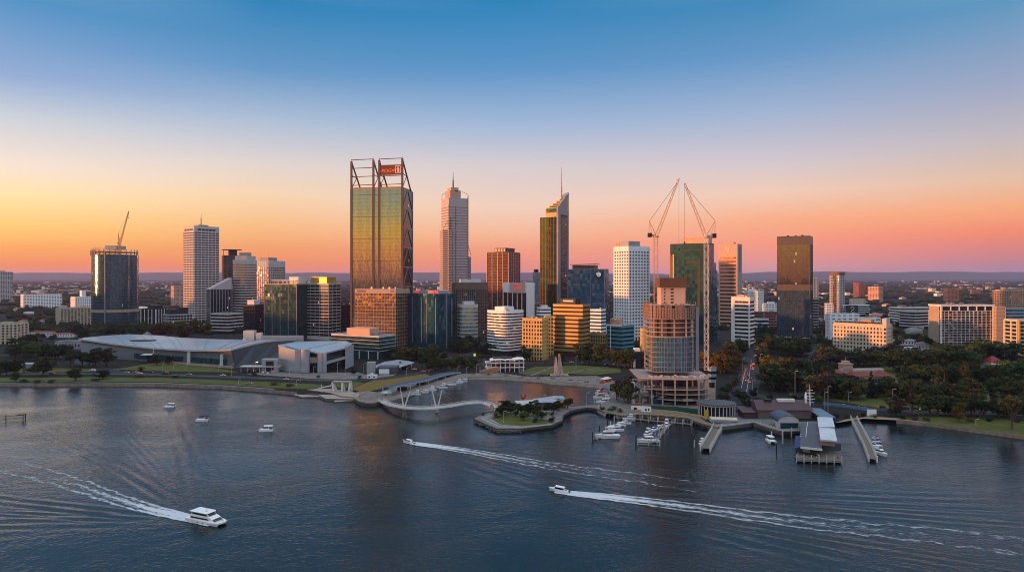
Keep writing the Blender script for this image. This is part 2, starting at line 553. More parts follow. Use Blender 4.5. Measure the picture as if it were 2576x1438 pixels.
# ------------------------------------------------------------------ river
WAKES = [  # boat stern, direction of the trail, length, half width near / far
    dict(p=gp(1434, 1240, 0).xy, q=gp(2600, 1379, 0).xy, w0=3.4, w1=11, us=.88, k=.085, A=.26),
    dict(p=gp(1044, 1115, 0).xy, q=gp(1790, 1232, 0).xy, w0=3.2, w1=9.0, us=.95, k=.085, A=.24),
    dict(p=gp(480, 1304, 0).xy, q=gp(-60, 1158, 0).xy, w0=3.3, w1=9.0, us=1.0, k=.20, A=.34)]
for w in WAKES:
    w['p'], w['q'] = Vector(w['p']), Vector(w['q'])
    w['L'] = (w['q'] - w['p']).length
    w['u'] = (w['q'] - w['p']).normalized()
    w['n'] = Vector((-w['u'].y, w['u'].x))
def wave_z(x, y):
    z = np.zeros_like(x)
    for w in WAKES:
        s = (x - w['p'].x) * w['u'].x + (y - w['p'].y) * w['u'].y
        n = np.abs((x - w['p'].x) * w['n'].x + (y - w['p'].y) * w['n'].y)
        half = w['w0'] + (w['w1'] - w['w0']) * np.clip(s / w['L'], 0, 1)
        for lam, k, wd, A in ((6.5, w['k'], 7.0, 1.0), (4.2, w['k'] * 1.9, 9.0, .6), (9.0, w['k'] * 2.9, 14.0, .55)):
            e = n - k * s - half - 1.0
            fade = np.clip((s - 8) / 45, 0, 1) * np.clip(1.25 - s / (w['L'] * 1.25), 0, 1)
            z += w['A'] * A * np.exp(-(e / wd) ** 2) * np.sin(2 * np.pi * e / lam + .6 * np.sin(s * .05)) * fade * np.clip((n - half) / 2.5, 0, 1) * (.75 + .25 * np.sin(s * .17 + n * .11))
    return z
ts = np.concatenate([[-40], np.linspace(-.98, .98, 560), [40]])
rows = np.concatenate([[-3000, -200], np.geomspace(150, 640, 330), np.geomspace(660, 1250, 20)])
TX, RY = np.meshgrid(ts, rows)
XX = TX * np.maximum(RY, 150)
XX[:, 0] = -5200; XX[:, -1] = 5200
XX[0, :] *= 8
ZZ = wave_z(XX, RY)
ZZ[:, [0, -1]] = 0; ZZ[:2] = 0
nr, nc = XX.shape
me = bpy.data.meshes.new('river_water')
idx = np.arange(nr * nc).reshape(nr, nc)
q = np.stack([idx[:-1, :-1], idx[:-1, 1:], idx[1:, 1:], idx[1:, :-1]], -1).reshape(-1, 4)
me.vertices.add(nr * nc); me.loops.add(q.size); me.polygons.add(len(q))
me.vertices.foreach_set('co', np.stack([XX, RY, ZZ], -1).astype('f').ravel())
me.loops.foreach_set('vertex_index', q.ravel().astype('i'))
me.polygons.foreach_set('loop_start', np.arange(0, q.size, 4, dtype='i'))
me.polygons.foreach_set('use_smooth', np.ones(len(q), bool))
me.update(calc_edges=True)
wm = bpy.data.materials.new('river water')
wm.use_nodes = True
t = wm.node_tree
b = t.nodes['Principled BSDF']
b.inputs['Base Color'].default_value = (.004, .011, .012, 1)
b.inputs['Roughness'].default_value = .09
b.inputs['IOR'].default_value = 1.333
b.inputs['Specular Tint'].default_value = (.66, .74, .74, 1)
b.inputs['Specular IOR Level'].default_value = .5
g = t.nodes.new('ShaderNodeNewGeometry')
def wnoise(scale, stretch, rot, det, dist):
    mp = t.nodes.new('ShaderNodeMapping')
    mp.inputs['Rotation'].default_value = (0, 0, R(rot))
    mp.inputs['Scale'].default_value = stretch
    t.links.new(g.outputs['Position'], mp.inputs['Vector'])
    n = t.nodes.new('ShaderNodeTexNoise')
    n.inputs['Scale'].default_value = scale
    n.inputs['Detail'].default_value = det
    n.inputs['Roughness'].default_value = .6
    n.inputs['Distortion'].default_value = dist
    t.links.new(mp.outputs[0], n.inputs['Vector'])
    return n.outputs[0]
def mul(a, k):
    n = t.nodes.new('ShaderNodeMath'); n.operation = 'MULTIPLY'
    t.links.new(a, n.inputs[0])
    if isinstance(k, float): n.inputs[1].default_value = k
    else: t.links.new(k, n.inputs[1])
    return n.outputs[0]
def addm(a, c):
    n = t.nodes.new('ShaderNodeMath'); n.operation = 'ADD'
    t.links.new(a, n.inputs[0]); t.links.new(c, n.inputs[1])
    return n.outputs[0]
# breeze patches make some water rougher than the rest
patch = wnoise(.011, (1, 1.6, 1), 20, 3, .6)
pr = t.nodes.new('ShaderNodeMapRange')
pr.inputs[1].default_value, pr.inputs[2].default_value, pr.inputs[3].default_value, pr.inputs[4].default_value = .38, .62, .45, 1.25
t.links.new(patch, pr.inputs[0])
hgt = addm(addm(mul(wnoise(.8, (1, 1.0, 1), 35, 2, .3), .13), mul(wnoise(.33, (1, 1.25, 1), 25, 2, .6), .24)), mul(wnoise(.07, (1, 1.8, 1), 15, 2, .4), .12))
hgt = mul(hgt, pr.outputs[0])
bp = t.nodes.new('ShaderNodeBump')
bp.inputs['Strength'].default_value = 1.0
bp.inputs['Distance'].default_value = 1.0
t.links.new(hgt, bp.inputs['Height'])
t.links.new(bp.outputs[0], b.inputs['Normal'])
me.materials.append(wm)
water = bpy.data.objects.new('river_water', me)
COL.objects.link(water)
tag(water, kind='structure')

# foam trails lie on the water
def foam_material():
    m = bpy.data.materials.new('foam')
    m.use_nodes = True
    t = m.node_tree; L = t.links.new
    b = t.nodes['Principled BSDF']
    b.inputs['Base Color'].default_value = (.58, .60, .63, 1)
    b.inputs['Roughness'].default_value = .9
    def M(op, *a, clamp=False):
        n = t.nodes.new('ShaderNodeMath'); n.operation = op; n.use_clamp = clamp
        for i, x in enumerate(a):
            if isinstance(x, (int, float)): n.inputs[i].default_value = x
            else: L(x, n.inputs[i])
        return n.outputs[0]
    uv = t.nodes.new('ShaderNodeUVMap')
    sp = t.nodes.new('ShaderNodeSeparateXYZ'); L(uv.outputs[0], sp.inputs[0])
    u, v = sp.outputs[0], sp.outputs[1]
    wob = t.nodes.new('ShaderNodeTexNoise'); wob.inputs['Scale'].default_value = .12; wob.inputs['Detail'].default_value = 3
    g = t.nodes.new('ShaderNodeNewGeometry'); L(g.outputs['Position'], wob.inputs['Vector'])
    v = M('ADD', v, M('MULTIPLY', M('SUBTRACT', wob.outputs[0], .5), M('ADD', .3, M('MULTIPLY', u, 1.2))))
    av = M('ABSOLUTE', v)
    edge = M('SUBTRACT', 1.0, M('DIVIDE', M('ABSOLUTE', M('SUBTRACT', av, .74)), .26), clamp=True)
    cen = M('SUBTRACT', 1.0, M('DIVIDE', av, .42), clamp=True)
    fill = M('MULTIPLY', M('SUBTRACT', 1.0, M('DIVIDE', av, 1.0), clamp=True), .8)
    f1 = M('SUBTRACT', 1.0, M('MULTIPLY', u, .5), clamp=True)
    f2 = M('SUBTRACT', 1.0, M('MULTIPLY', u, .78), clamp=True)
    body = M('ADD', M('MULTIPLY', edge, f1), M('MULTIPLY', M('ADD', cen, fill), M('MULTIPLY', f2, f2)))
    body = M('ADD', body, M('MULTIPLY', M('SUBTRACT', 1.0, M('MULTIPLY', u, 5.0), clamp=True), M('SUBTRACT', 1.0, M('POWER', av, 4.0), clamp=True)))
    nz = t.nodes.new('ShaderNodeTexNoise'); nz.inputs['Scale'].default_value = .9; nz.inputs['Detail'].default_value = 6; nz.inputs['Roughness'].default_value = .7
    mp = t.nodes.new('ShaderNodeMapping'); L(uv.outputs[1] if len(uv.outputs) > 1 else uv.outputs[0], mp.inputs['Vector'])
    uv2 = t.nodes.new('ShaderNodeUVMap'); uv2.uv_map = 'metres'
    L(uv2.outputs[0], mp.inputs['Vector'])
    mp.inputs['Scale'].default_value = (.28, .9, 1.0)
    L(mp.outputs[0], nz.inputs['Vector'])
    a = M('MULTIPLY', M('SUBTRACT', M('ADD', M('MULTIPLY', body, 1.0), M('MULTIPLY', M('SUBTRACT', nz.outputs[0], .5), 3.0)), .40), 1.2, clamp=True)
    tail = M('MULTIPLY', M('SUBTRACT', 1.0, u), 8.0, clamp=True)
    rim = M('MULTIPLY', M('SUBTRACT', 1.0, M('ABSOLUTE', sp.outputs[1])), 8.0, clamp=True)
    a = M('MULTIPLY', a, M('MULTIPLY', tail, rim))
    tr = t.nodes.new('ShaderNodeBsdfTransparent')
    mx = t.nodes.new('ShaderNodeMixShader')
    L(a, mx.inputs[0]); L(tr.outputs[0], mx.inputs[1]); L(b.outputs[0], mx.inputs[2])
    L(mx.outputs[0], t.nodes['Material Output'].inputs[0])
    return m
FOAM = foam_material()
def foam_trail(w, label, lead=7.0, bend=0.0):
    n, k = 150, 14
    vs, fs, uvs, uvm = [], [], [], []
    for i in range(n + 1):
        s = -lead + (w['L'] + lead) * i / n
        u = max(0.0, s / w['L'])
        um = u * w['us']
        half = (w['w0'] * (1 + min(0, s) / lead * .3) + (w['w1'] - w['w0']) * u ** .8) * 1.12
        c = w['p'] + w['u'] * s + w['n'] * (bend * u * u + 1.2 * math.sin(u * 9))
        for j in range(k + 1):
            v = -1 + 2 * j / k
            p = c + w['n'] * (v * half)
            hump = .10 + .35 * math.exp(-u * 9) * (1 - v * v) + .05 * noise.noise((p.x * .4, p.y * .4, 0))
            vs.append((p.x, p.y, hump))
            uvs.append((um, v)); uvm.append((s, v * half))
    for i in range(n):
        for j in range(k):
            a = i * (k + 1) + j
            fs.append((a, a + k + 1, a + k + 2, a + 1))
    m = MB(); m.add(vs, fs)
    o = m.build('foam_wake', FOAM, smooth=True)
    for nm, dat in (('UVMap', uvs), ('metres', uvm)):
        ul = o.data.uv_layers.new(name=nm)
        for li, lp in enumerate(o.data.loops):
            ul.data[li].uv = dat[lp.vertex_index]
    tag(o, label, 'wake', kind='stuff')
foam_trail(WAKES[0], 'long white foam wake behind the canopied speedboat nearest the camera')
foam_trail(WAKES[1], 'white foam wake behind the speedboat farther out past the park island')
foam_trail(WAKES[2], 'churned white foam wake behind the catamaran ferry', lead=14, bend=-6)

# ------------------------------------------------------------------ land
SHORE = [(-140, 968), (0, 966), (200, 965), (400, 966.5), (560, 972), (700, 983), (748, 988), (800, 991), (893, 991), (900, 1001), (925, 1010), (958, 1009),
         (1007, 994), (1090, 971), (1175, 949.5), (1254, 949), (1363, 956), (1390, 961), (1450, 964.5), (1535, 974), (1545, 985), (1528, 1006), (1507, 1018), (1503, 1028), (1525, 1040), (1550, 1045),
         (1601, 1041), (1735, 1051), (1795, 1072), (1819, 1072), (1894, 1062), (1964, 1083), (2012, 1082), (2060, 1075), (2099, 1062), (2140, 1056), (2173, 1052), (2255, 1056.5), (2337, 1064), (2446, 1079), (2576, 1096), (2760, 1122)]
shore = [gp(x, y) for x, y in SHORE]
far = [(1400, 120, 2), (26000, 120, 2), (26000, 27000, 2), (-26000, 27000, 2), (-26000, 200, 2), (-1250, 200, 2), (-900, 420, 2)]
GROUND = mat('city ground', (0.0132, 0.015, 0.012), .95, vs=.02, c2=(.03, .026, .022), spec=.1)
lm = MB(); lm.flat(shore + [Vector(p) for p in far])
tag(lm.build('ground', GROUND), kind='structure')
def wall_along(pts, name, label, top=2.35, w=.7, m=WALLM, closed=False):
    mb = MB()
    P = [Vector(p) for p in pts]
    if closed: P.append(P[0])
    n = len(P)
    vs = []
    for i, p in enumerate(P):
        a, c = P[max(i - 1, 0)], P[min(i + 1, n - 1)]
        if closed and i in (0, n - 1): a, c = P[-2], P[1]
        dd = (c - a); dd.z = 0; dd.normalize()
        nn = Vector((dd.y, -dd.x, 0))
        vs += [(p.x + nn.x * .9, p.y + nn.y * .9, -1.2), (p.x + nn.x * .05, p.y + nn.y * .05, top), (p.x - nn.x * w, p.y - nn.y * w, top), (p.x - nn.x * w, p.y - nn.y * w, 1.0)]
    for i in range(n - 1):
        for j in range(3):
            a = i * 4 + j
            mb.add([vs[a], vs[a + 1], vs[a + 5], vs[a + 4]], [(0, 1, 2, 3)])
    return tag(mb.build(name, m), label, 'wall')
wall_along(shore[:7], 'river_wall', 'low limestone river wall along the esplanade lawn')
wall_along(shore[11:20], 'river_wall', 'quay wall around the head of the inlet', m=STONE)
wall_along(shore[20:25], 'river_wall', 'short quay wall on the east side of the inlet', m=STONE)
wall_along(shore[25:33], 'river_wall', 'quay wall under the marina boardwalk', m=STONE)
wall_along(shore[37:], 'river_wall', 'low river wall edging the park lawn beyond the long jetty')

def sheet(name, pts, m, dz=.05, kind='structure'):
    mb = MB()
    mb.flat([gp(x, y, 2 + dz) for x, y in pts])
    return tag(mb.build(name, m), kind=kind)
def road(name, pts, width, m=ASPH, dz=.09):
    mb = MB()
    mb.strip([gp(x, y, 2 + dz) for x, y in pts], width)
    return tag(mb.build(name, m), kind='structure')
sheet('lawn', [(-120, 951), (0, 949), (200, 948), (400, 949), (600, 957), (742, 963), (800, 966), (842, 973), (760, 978), (690, 975), (560, 966), (400, 960), (200, 959), (0, 960), (-120, 962)], GRASS, .06)
sheet('lawn', [(350, 918), (410, 910), (470, 913), (560, 927), (600, 936), (470, 934), (350, 931), (290, 928)], GRASS, .06)
sheet('lawn', [(-100, 920), (0, 922), (150, 925), (300, 927), (300, 932), (120, 936), (-100, 938)], GRASS, .05)
sheet('dry_lawn', [(885, 978), (920, 962), (985, 945), (1060, 937), (1085, 945), (1040, 957), (965, 975), (915, 987)], DRYG, .06)
sheet('lawn', [(838, 961), (880, 958), (915, 962), (890, 975), (850, 975)], GRASS, .07)
sheet('park_lawn', [(1302, 936), (1345, 922), (1460, 918), (1560, 926), (1562, 936), (1500, 942), (1400, 938), (1330, 945)], GRASS, .06)
sheet('waterside_lawn', [(2225, 1052), (2330, 1046), (2460, 1047), (2640, 1050), (2780, 1085), (2740, 1117), (2576, 1094), (2446, 1077), (2337, 1062)], GRASS, .06)
sheet('park_lawn', [(1990, 1000), (1965, 950), (2070, 930), (2300, 915), (2700, 905), (2800, 1040), (2600, 1046), (2300, 1040), (2130, 1012)], GRASS, .04)
sheet('beach', [(2096, 1064), (2130, 1053), (2190, 1047), (2250, 1050), (2335, 1062), (2255, 1056), (2173, 1052)], SAND, .07)
sheet('promenade', [(960, 1007), (1007, 992), (1090, 969), (1175, 947.5), (1254, 947), (1363, 954), (1390, 959), (1450, 962.5), (1535, 972), (1575, 966), (1500, 945), (1330, 947), (1250, 936), (1150, 940), (1040, 960), (930, 992)], PAVE, .07)
sheet('promenade', [(1508, 1017), (1528, 1006), (1545, 985), (1600, 990), (1640, 1030), (1735, 1045), (1760, 1050), (1795, 1070), (1735, 1049.5), (1601, 1039.5), (1550, 1043.5), (1525, 1038.5)], PAVE, .07)
sheet('promenade', [(1760, 1030), (1870, 1040), (2000, 1060), (2092, 1058), (2060, 1073), (2012, 1080), (1964, 1081), (1894, 1060), (1819, 1070), (1797, 1070)], PATHM, .07)
sheet('forecourt', [(620, 940), (690, 934), (760, 938), (900, 936), (930, 944), (1000, 940), (960, 955), (860, 960), (760, 950)], PAVE, .06)
sheet('construction_yard', [(1570, 1000), (1590, 960), (1800, 950), (1800, 1015), (1760, 1030), (1640, 1032)], GRAVEL, .06)
road('path', [(-120, 963), (0, 962.5), (200, 961.5), (400, 963), (560, 969), (690, 978)], 4.0, PATHM, .11)
road('road', [(-120, 940), (60, 940), (200, 939), (374, 940.5), (600, 948), (760, 954), (860, 957), (960, 952), (1080, 935), (1200, 925)], 15)
road('road', [(-120, 900), (0, 893), (60, 890), (120, 893), (180, 905), (250, 925), (300, 938)], 14, dz=.10)
road('road', [(1150, 917), (1300, 912), (1400, 913), (1600, 918), (1800, 925), (1870, 935), (1960, 938), (2050, 930)], 16)
road('road', [(1840, 1030), (1872, 985), (1886, 945), (1893, 910), (1897, 880), (1899, 850), (1901, 820), (1903, 790)], 22, dz=.10)
road('road', [(2010, 1000), (2036, 965), (2046, 930), (2049, 900), (2051, 870), (2052, 840), (2053, 810)], 14, dz=.11)
road('road', [(1872, 985), (1930, 1000), (2010, 1012), (2100, 1020), (2200, 1028), (2330, 1036), (2600, 1042)], 12, dz=.12)
road('bus_lane', [(1869, 958), (1878, 925)], 4.5, REDLANE, .16)
road('street', [(1100, 905), (1180, 890), (1210, 880), (1217, 862)], 12)
road('street', [(1384, 912), (1386, 895), (1387, 880)], 10)
for q_ in ([(1306, 938), (1420, 929), (1556, 931)], [(1335, 945), (1370, 930), (1400, 919)], [(1415, 941), (1470, 930), (1530, 922)]): road('lawn_path', q_, 2.4, PATHM, .13)
mb = MB()
for pts, wd in (([(-120, 940), (60, 940), (200, 939), (374, 940.5), (600, 948), (760, 954), (860, 957)], .35), ([(1878, 985), (1885, 945), (1890, 905)], .3), ([(1865, 975), (1876, 925)], .3)):
    mb.strip([gp(x, y, 2.19) for x, y in pts], wd)
tag(mb.build('road_marking', LINEW), kind='structure')

# hills on the horizon and the unseen wooded bluff, its ridge shaped to keep the low sun off the waterfront
def ridge(name, x0, x1, y, depth, prof, m, nx=160, ny=10):
    vs, fs = [], []
    for i in range(nx + 1):
        x = x0 + (x1 - x0) * i / nx
        h = prof(x)
        for j in range(ny + 1):
            v = j / ny
            vs.append((x, y + depth * (v - .5), 1.9 + (h * math.sin(math.pi * v) ** 1.1 * (1 + .06 * noise.noise((x * .0012, v * 5, 3))) if h > 0 else 0)))
    for i in range(nx):
        for j in range(ny):
            a = i * (ny + 1) + j
            fs.append((a, a + ny + 1, a + ny + 2, a + 1))
    mb = MB(); mb.add(vs, fs)
    return tag(mb.build(name, m, smooth=True), kind='structure')
HILLM = mat('wooded scarp', (.055, .055, .06), .95, vs=.004, c2=(.085, .08, .08), spec=.05)  # base colour lifted towards grey, standing in for part of the distance haze
def hp(x):
    return 205 + 40 * noise.noise((x * .00028, 1, 0)) + 24 * noise.noise((x * .0011, 7, 0)) - 35 * math.exp(-((x - 3200) / 2600) ** 2) + 25 * math.exp(-((x - 13500) / 4500) ** 2)
ridge('hills', -22000, 22000, 20500, 5000, hp, HILLM)
ridge('hills', -22000, 22000, 15500, 2600, lambda x: 34 + 26 * noise.noise((x * .0006, 3, 0)), HILLM)
vs, fs = [], []
BL = [(-1180, 1330, 60), (-1130, 1180, 84), (-1030, 980, 80), (-980, 800, 62), (-930, 500, 50), (-890, 250, 58), (-880, 50, 80), (-840, -150, 84), (-730, -450, 80), (-560, -800, 60)]  # ridge line and heights set by where its shadow should fall
nyy, nxx = 80, 10
for i in range(nyy + 1):
    t_ = i / nyy * (len(BL) - 1.001); k = int(t_); a, b = Vector(BL[k]), Vector(BL[k + 1]); p = a.lerp(b, t_ - k); e = (b - a).xy.normalized()
    hh = p.z + 5 * noise.noise((i * .35, 0, 5)) + 5 * noise.noise((i * 1.3, 0, 5))
    hh *= min(1, (i + 1) / 4) * min(1, (nyy - i + 1) / 4)
    for j in range(nxx + 1):
        v = j / nxx; q = 240 * (v - .5)
        vs.append((p.x - e.y * q, p.y + e.x * q, .5 + hh * math.sin(math.pi * v) ** .8))
for i in range(nyy):
    for j in range(nxx):
        a = i * (nxx + 1) + j
        fs.append((a, a + nxx + 1, a + nxx + 2, a + 1))
mb = MB(); mb.add(vs, fs)
tag(mb.build('shade_bluff', HILLM, smooth=True), kind='structure')
DEBUG = False
# ------------------------------------------------------------------ buildings
def solve(xl, xc, xr, Y, k):
    """rotation so that the two seen faces fill xl..xc and xc..xr with side ratio k = left/right"""
    C = Vector((gx(xc, Y), Y))
    t, tl = (xr - CX) / F, (xl - CX) / F
    best = None
    for i in range(40, 890):
        a = R(i / 10)
        dw, dl = math.cos(a) - t * math.sin(a), -math.sin(a) - tl * math.cos(a)
        if abs(dw) < 1e-4 or abs(dl) < 1e-4: continue
        w, l = (t * Y - C.x) / dw, (tl * Y - C.x) / dl
        if w <= 0 or l <= 0: continue
        e = abs(math.log(l / w / k))
        if best is None or e < best[0]: best = (e, a, w, l)
    return C, best[1], best[2], best[3]
def bld(name, label, cat, xl, xc, xr, yt, Y, k=1.0, a=None, l=None, group=None, z0=2.0):
    """empty at the near corner; local x runs along the right-hand face, local y along the left-hand face"""
    if a is None:
        C, a, w, l = solve(xl, xc, xr, Y, k)
    else:
        a = R(a); C = Vector((gx(xc, Y), Y)); t = (xr - CX) / F
        w = (t * Y - C.x) / (math.cos(a) - t * math.sin(a))
    h = gz(yt, Y) - z0
    if DEBUG: print('BLD', round(math.degrees(a)), round(w), round(l), round(h), label)
    r = thing(name, label, cat, (C.x, C.y, z0), a, group)
    return r, w, l, h
def facade(r, poly, h, wall, gl, fh=3.6, sp=.42, ins=.35, pier=None, pw=.9, z0=0.0, lobby=5.0, cap=1.2, band='window_band', skip=(), pd=.12, nmax=100):
    """storeys: solid spandrel rings, one recessed glass band per floor, optional piers; returns roof height"""
    fh *= 1.35
    n = max(1, int(round((h - lobby - cap) / fh)))
    fh = (h - lobby - cap) / n
    mb = MB()
    zb = z0 + lobby
    for i in range(n):
        z = zb + i * fh
        mb.prism(poly, z, z + fh * sp)
    mb.prism(poly, zb + n * fh, z0 + h)
    pp = inset(poly, ins)
    if pier:
        for p, e in along(poly, pier):
            nn = Vector((e.y, -e.x))
            q = p + nn * pd
            f_ = Vector((-nn.x, -nn.y)) * (ins + pd)
            pl = [q - e * pw / 2, q + e * pw / 2, q + e * pw / 2 + f_, q - e * pw / 2 + f_]
            mb.prism([tuple(v) for v in pl][::1], z0 + .1, z0 + h - .15)
    mb.build('wall', wall, r)
    if lobby > .5:
        g = MB(); g.prism(inset(poly, ins + .6), z0, zb); g.build('lobby', gl, r)
    g = MB(); g.prism(pp, 0, fh * (1 - sp)); ob = g.build(band, gl, r, (0, 0, zb + fh * sp))
    for i in range(1, n):
        if i in skip: continue
        part(band, ob.data, r, (0, 0, zb + i * fh + fh * sp))
    return z0 + h
def curtain(r, poly, h, gl, fr, fh=3.8, ms=3.0, z0=0.0, hb=.35, vb=.22, pr=.14, every=1, name='glazing', vert=True):
    """glass skin with a raised grid of thin bars"""
    fh *= 1.35
    g = MB(); g.prism(poly, z0, z0 + h); g.build(name, gl, r)
    mb = MB()
    n = int(h / (fh * every))
    P = inset(poly, -pr); Q = inset(poly, .1)
    for i in range(n + 1):
        z = z0 + min(h - hb, i * fh * every)
        m_ = len(P)
        for j in range(m_):
            a, b_, c, d_ = P[j], P[(j + 1) % m_], Q[(j + 1) % m_], Q[j]
            mb.prism([a, b_, c, d_], z, z + hb)
    if vert:
        for p, e in along(poly, ms):
            nn = Vector((e.y, -e.x)); q = p + nn * (pr + .04)
            f_ = -nn * (pr + .1)
            pl = [q - e * vb / 2, q + e * vb / 2, q + e * vb / 2 + f_, q - e * vb / 2 + f_]
            mb.prism([tuple(v) for v in pl], z0 + .05, z0 + h - .05)
    mb.build('mullion_grid', fr, r)
    return z0 + h
def roof(r, poly, z, m=GREYROOF, par=None, ph=1.1, pt=.4, units=0, um=STEEL, seed=1):
    mb = MB(); mb.prism(inset(poly, pt), z - .2, z + .12); mb.build('roof', m, r)
    if par:
        mb = MB(); P, Q = poly, inset(poly, pt); n = len(P)
        for j in range(n):
            mb.prism([P[j], P[(j + 1) % n], Q[(j + 1) % n], Q[j]], z, z + ph)
        mb.build('parapet', par, r)
    rr = random.Random(seed)
    xs, ys = [p[0] for p in poly], [p[1] for p in poly]
    for _ in range(units):
        x = min(xs) + (max(xs) - min(xs)) * rr.uniform(.2, .75); y = min(ys) + (max(ys) - min(ys)) * rr.uniform(.2, .75)
        s = rr.uniform(1.5, 3.2)
        mb = MB(); mb.box(x, y, z + .1, x + s * rr.uniform(1, 2), y + s, z + s * .8); mb.tube((x + s / 2, y + s / 2, z + s * .8), (x + s / 2, y + s / 2, z + s * .8 + .5), s * .3, n=8)
        mb.build('roof_unit', um, r)
def plant(r, x0, y0, x1, y1, z0, z1, m=CONC, name='plant_room', louv=True):
    mb = MB(); mb.box(x0, y0, z0, x1, y1, z1 - .5); mb.box(x0 - .2, y0 - .2, z1 - .5, x1 + .2, y1 + .2, z1)
    if louv:
        zz = z0 + 1.0
        while zz < z1 - 1.2:
            mb.box(x0 - .1, y0 + .4, zz, x1 + .1, y1 - .4, zz + .35); mb.box(x0 + .4, y0 - .1, zz + .02, x1 - .4, y1 + .1, zz + .33); zz += 1.1
    return mb.build(name, m, r)
def mast(r, x, y, z0, z1, m=STEEL, r0=.35, rings=3, name='antenna'):
    mb = MB()
    mb.tube((x, y, z0), (x, y, z0 + (z1 - z0) * .5), r0, r0 * .7); mb.tube((x, y, z0 + (z1 - z0) * .5), (x, y, z1), r0 * .6, r0 * .25)
    for i in range(rings):
        zz = z0 + (z1 - z0) * (.12 + .12 * i)
        mb.tube((x - 1.5, y, zz), (x + 1.5, y, zz), .15); mb.tube((x, y - 1.5, zz), (x, y + 1.5, zz), .15)
        mb.tube((x - 1.5, y, zz - .8), (x - 1.5, y, zz + 1.0), .22); mb.tube((x + 1.5, y, zz - .8), (x + 1.5, y, zz + 1.0), .22)
    return mb.build(name, m, r)

# --- simple storeyed buildings: (name, label, cat, xl, xc, xr, yt, Y, ratio, style, options)
def simple(name, label, cat, xl, xc, xr, yt, Y, k, wall, gl, opt=None, **kw):
    o = dict(fh=3.6, sp=.42, pier=None, pw=.9, ins=.35, lobby=4.5, cap=1.4, roofm=GREYROOF, par=None, units=2, pl=None, ch=0, pd=.12, group=None)
    o.update(opt or {}); o.update(kw)
    r, w, l, h = bld(name, label, cat, xl, xc, xr, yt, Y, k, group=o['group'])
    poly = rect(w, l)
    if o['ch']: poly = chamfer(poly, o['ch'])
    z = facade(r, poly, h, wall, gl, o['fh'], o['sp'], o['ins'], o['pier'], o['pw'], 0, o['lobby'], o['cap'], pd=o['pd'])
    roof(r, poly, z, o['roofm'], o['par'] or wall, units=o['units'], seed=int(xl * 7 + yt) % 999)
    if o['pl']:
        for fx0, fy0, fx1, fy1, hh, m in o['pl']:
            plant(r, w * fx0, l * fy0, w * fx1, l * fy1, z + .1, z + hh, m)
    return r, w, l, h

simple('apartment_tower', 'pale concrete apartment tower cut by the left frame edge, far from the river', 'tower', -40, -12, 32, 684, 2600, 1.2, PALEC, G_HOUSE, pier=6, pw=2.2, sp=.35, pl=[(.2, .2, .7, .7, 5, CONC)])
simple('apartment_block', 'low cream apartment block with stacked balconies at the left frame edge', 'apartments', -30, 34, 71, 815, 985, 1.3, CREAM, G_HOUSE, fh=3.0, sp=.38, ins=1.1, pier=6.5, pw=2.4, pl=[(.2, .3, .5, .6, 3, CREAM)])
simple('apartment_block', 'long cream apartment block with stepped roof beside the round glass tower', 'apartments', 140, 152, 236, 776, 1340, .7, CREAM, G_HOUSE, fh=3.0, sp=.40, ins=1.0, pier=5.5, pw=2.0, pl=[(.05, .2, .22, .8, 5, CREAM), (.6, .2, .8, .8, 4, CREAM)])
simple('apartment_block', 'white apartment block with a lift tower behind the long cream block', 'apartments', 178, 190, 234, 748, 1680, .8, WHITE, G_HOUSE, fh=3.0, sp=.5, pier=5, pw=2.4, pl=[(.4, .2, .65, .6, 17, WHITE)])
simple('apartment_block', 'low white block among dark trees in the far left suburb', 'building', 52, 60, 156, 742, 2050, .6, WHITE, G_HOUSE, fh=3.2, sp=.55, pier=7, pw=3)
simple('apartment_block', 'small pale tower block behind the tall concrete tower', 'apartments', 430, 438, 461, 720, 2200, 1, PINKW, G_HOUSE, fh=3.2, sp=.5, pier=4, pw=1.8)
r, w, l, h = simple('office_block', 'dark glass office block with white vertical fins beside the round tower', 'office block', 355, 392, 420, 778, 1210, 1.1, DARK, G_DARK, fh=3.7, sp=.12, pl=[(.3, .2, .9, .8, 7, DARK)])
mb = MB()
for i in range(5):
    mb.box(w * i / 4 - .5, -.9, 0, w * i / 4 + .5, -.02, h); mb.box(-.9, l * i / 4 - .5, 0, -.02, l * i / 4 + .5, h)
mb.build('vertical_fin', OFFW, r)
simple('office_block', 'dark office block framed by a pale grid left of the tall concrete tower', 'office block', 410, 425, 484, 792, 1180, .7, SILVER, G_DARK, fh=3.6, sp=.34, pier=5.2, pw=.8, pl=[(.1, .2, .6, .8, 9, DARK), (.55, .3, .9, .9, 12, DARK)])

# tall concrete tower with antenna
r, w, l, h = bld('office_tower', 'tall grey concrete tower with punched window bands and a rooftop antenna', 'tower', 461, 489, 551, 569, 1430, .95)
z = facade(r, rect(w, l), h, PALEC, G_DARK, 3.75, .48, .6, 7.5, 1.1, 0, 6, 12, pd=.05)
roof(r, rect(w, l), z, GREYROOF, PALEC, units=2)
mb = MB(); mb.box(w * .12, -.03, h - 8.5, w * .88, .4, h - 4.5); mb.box(-.03, l * .1, h - 8.5, .4, l * .9, h - 4.5); mb.build('louvre_band', DARK, r)
plant(r, w * .3, l * .3, w * .7, l * .7, z, z + 5, CONC)
mast(r, w * .5, l * .5, z + 4, gz(535, 1450) - 2, CROWN, .7, 5)

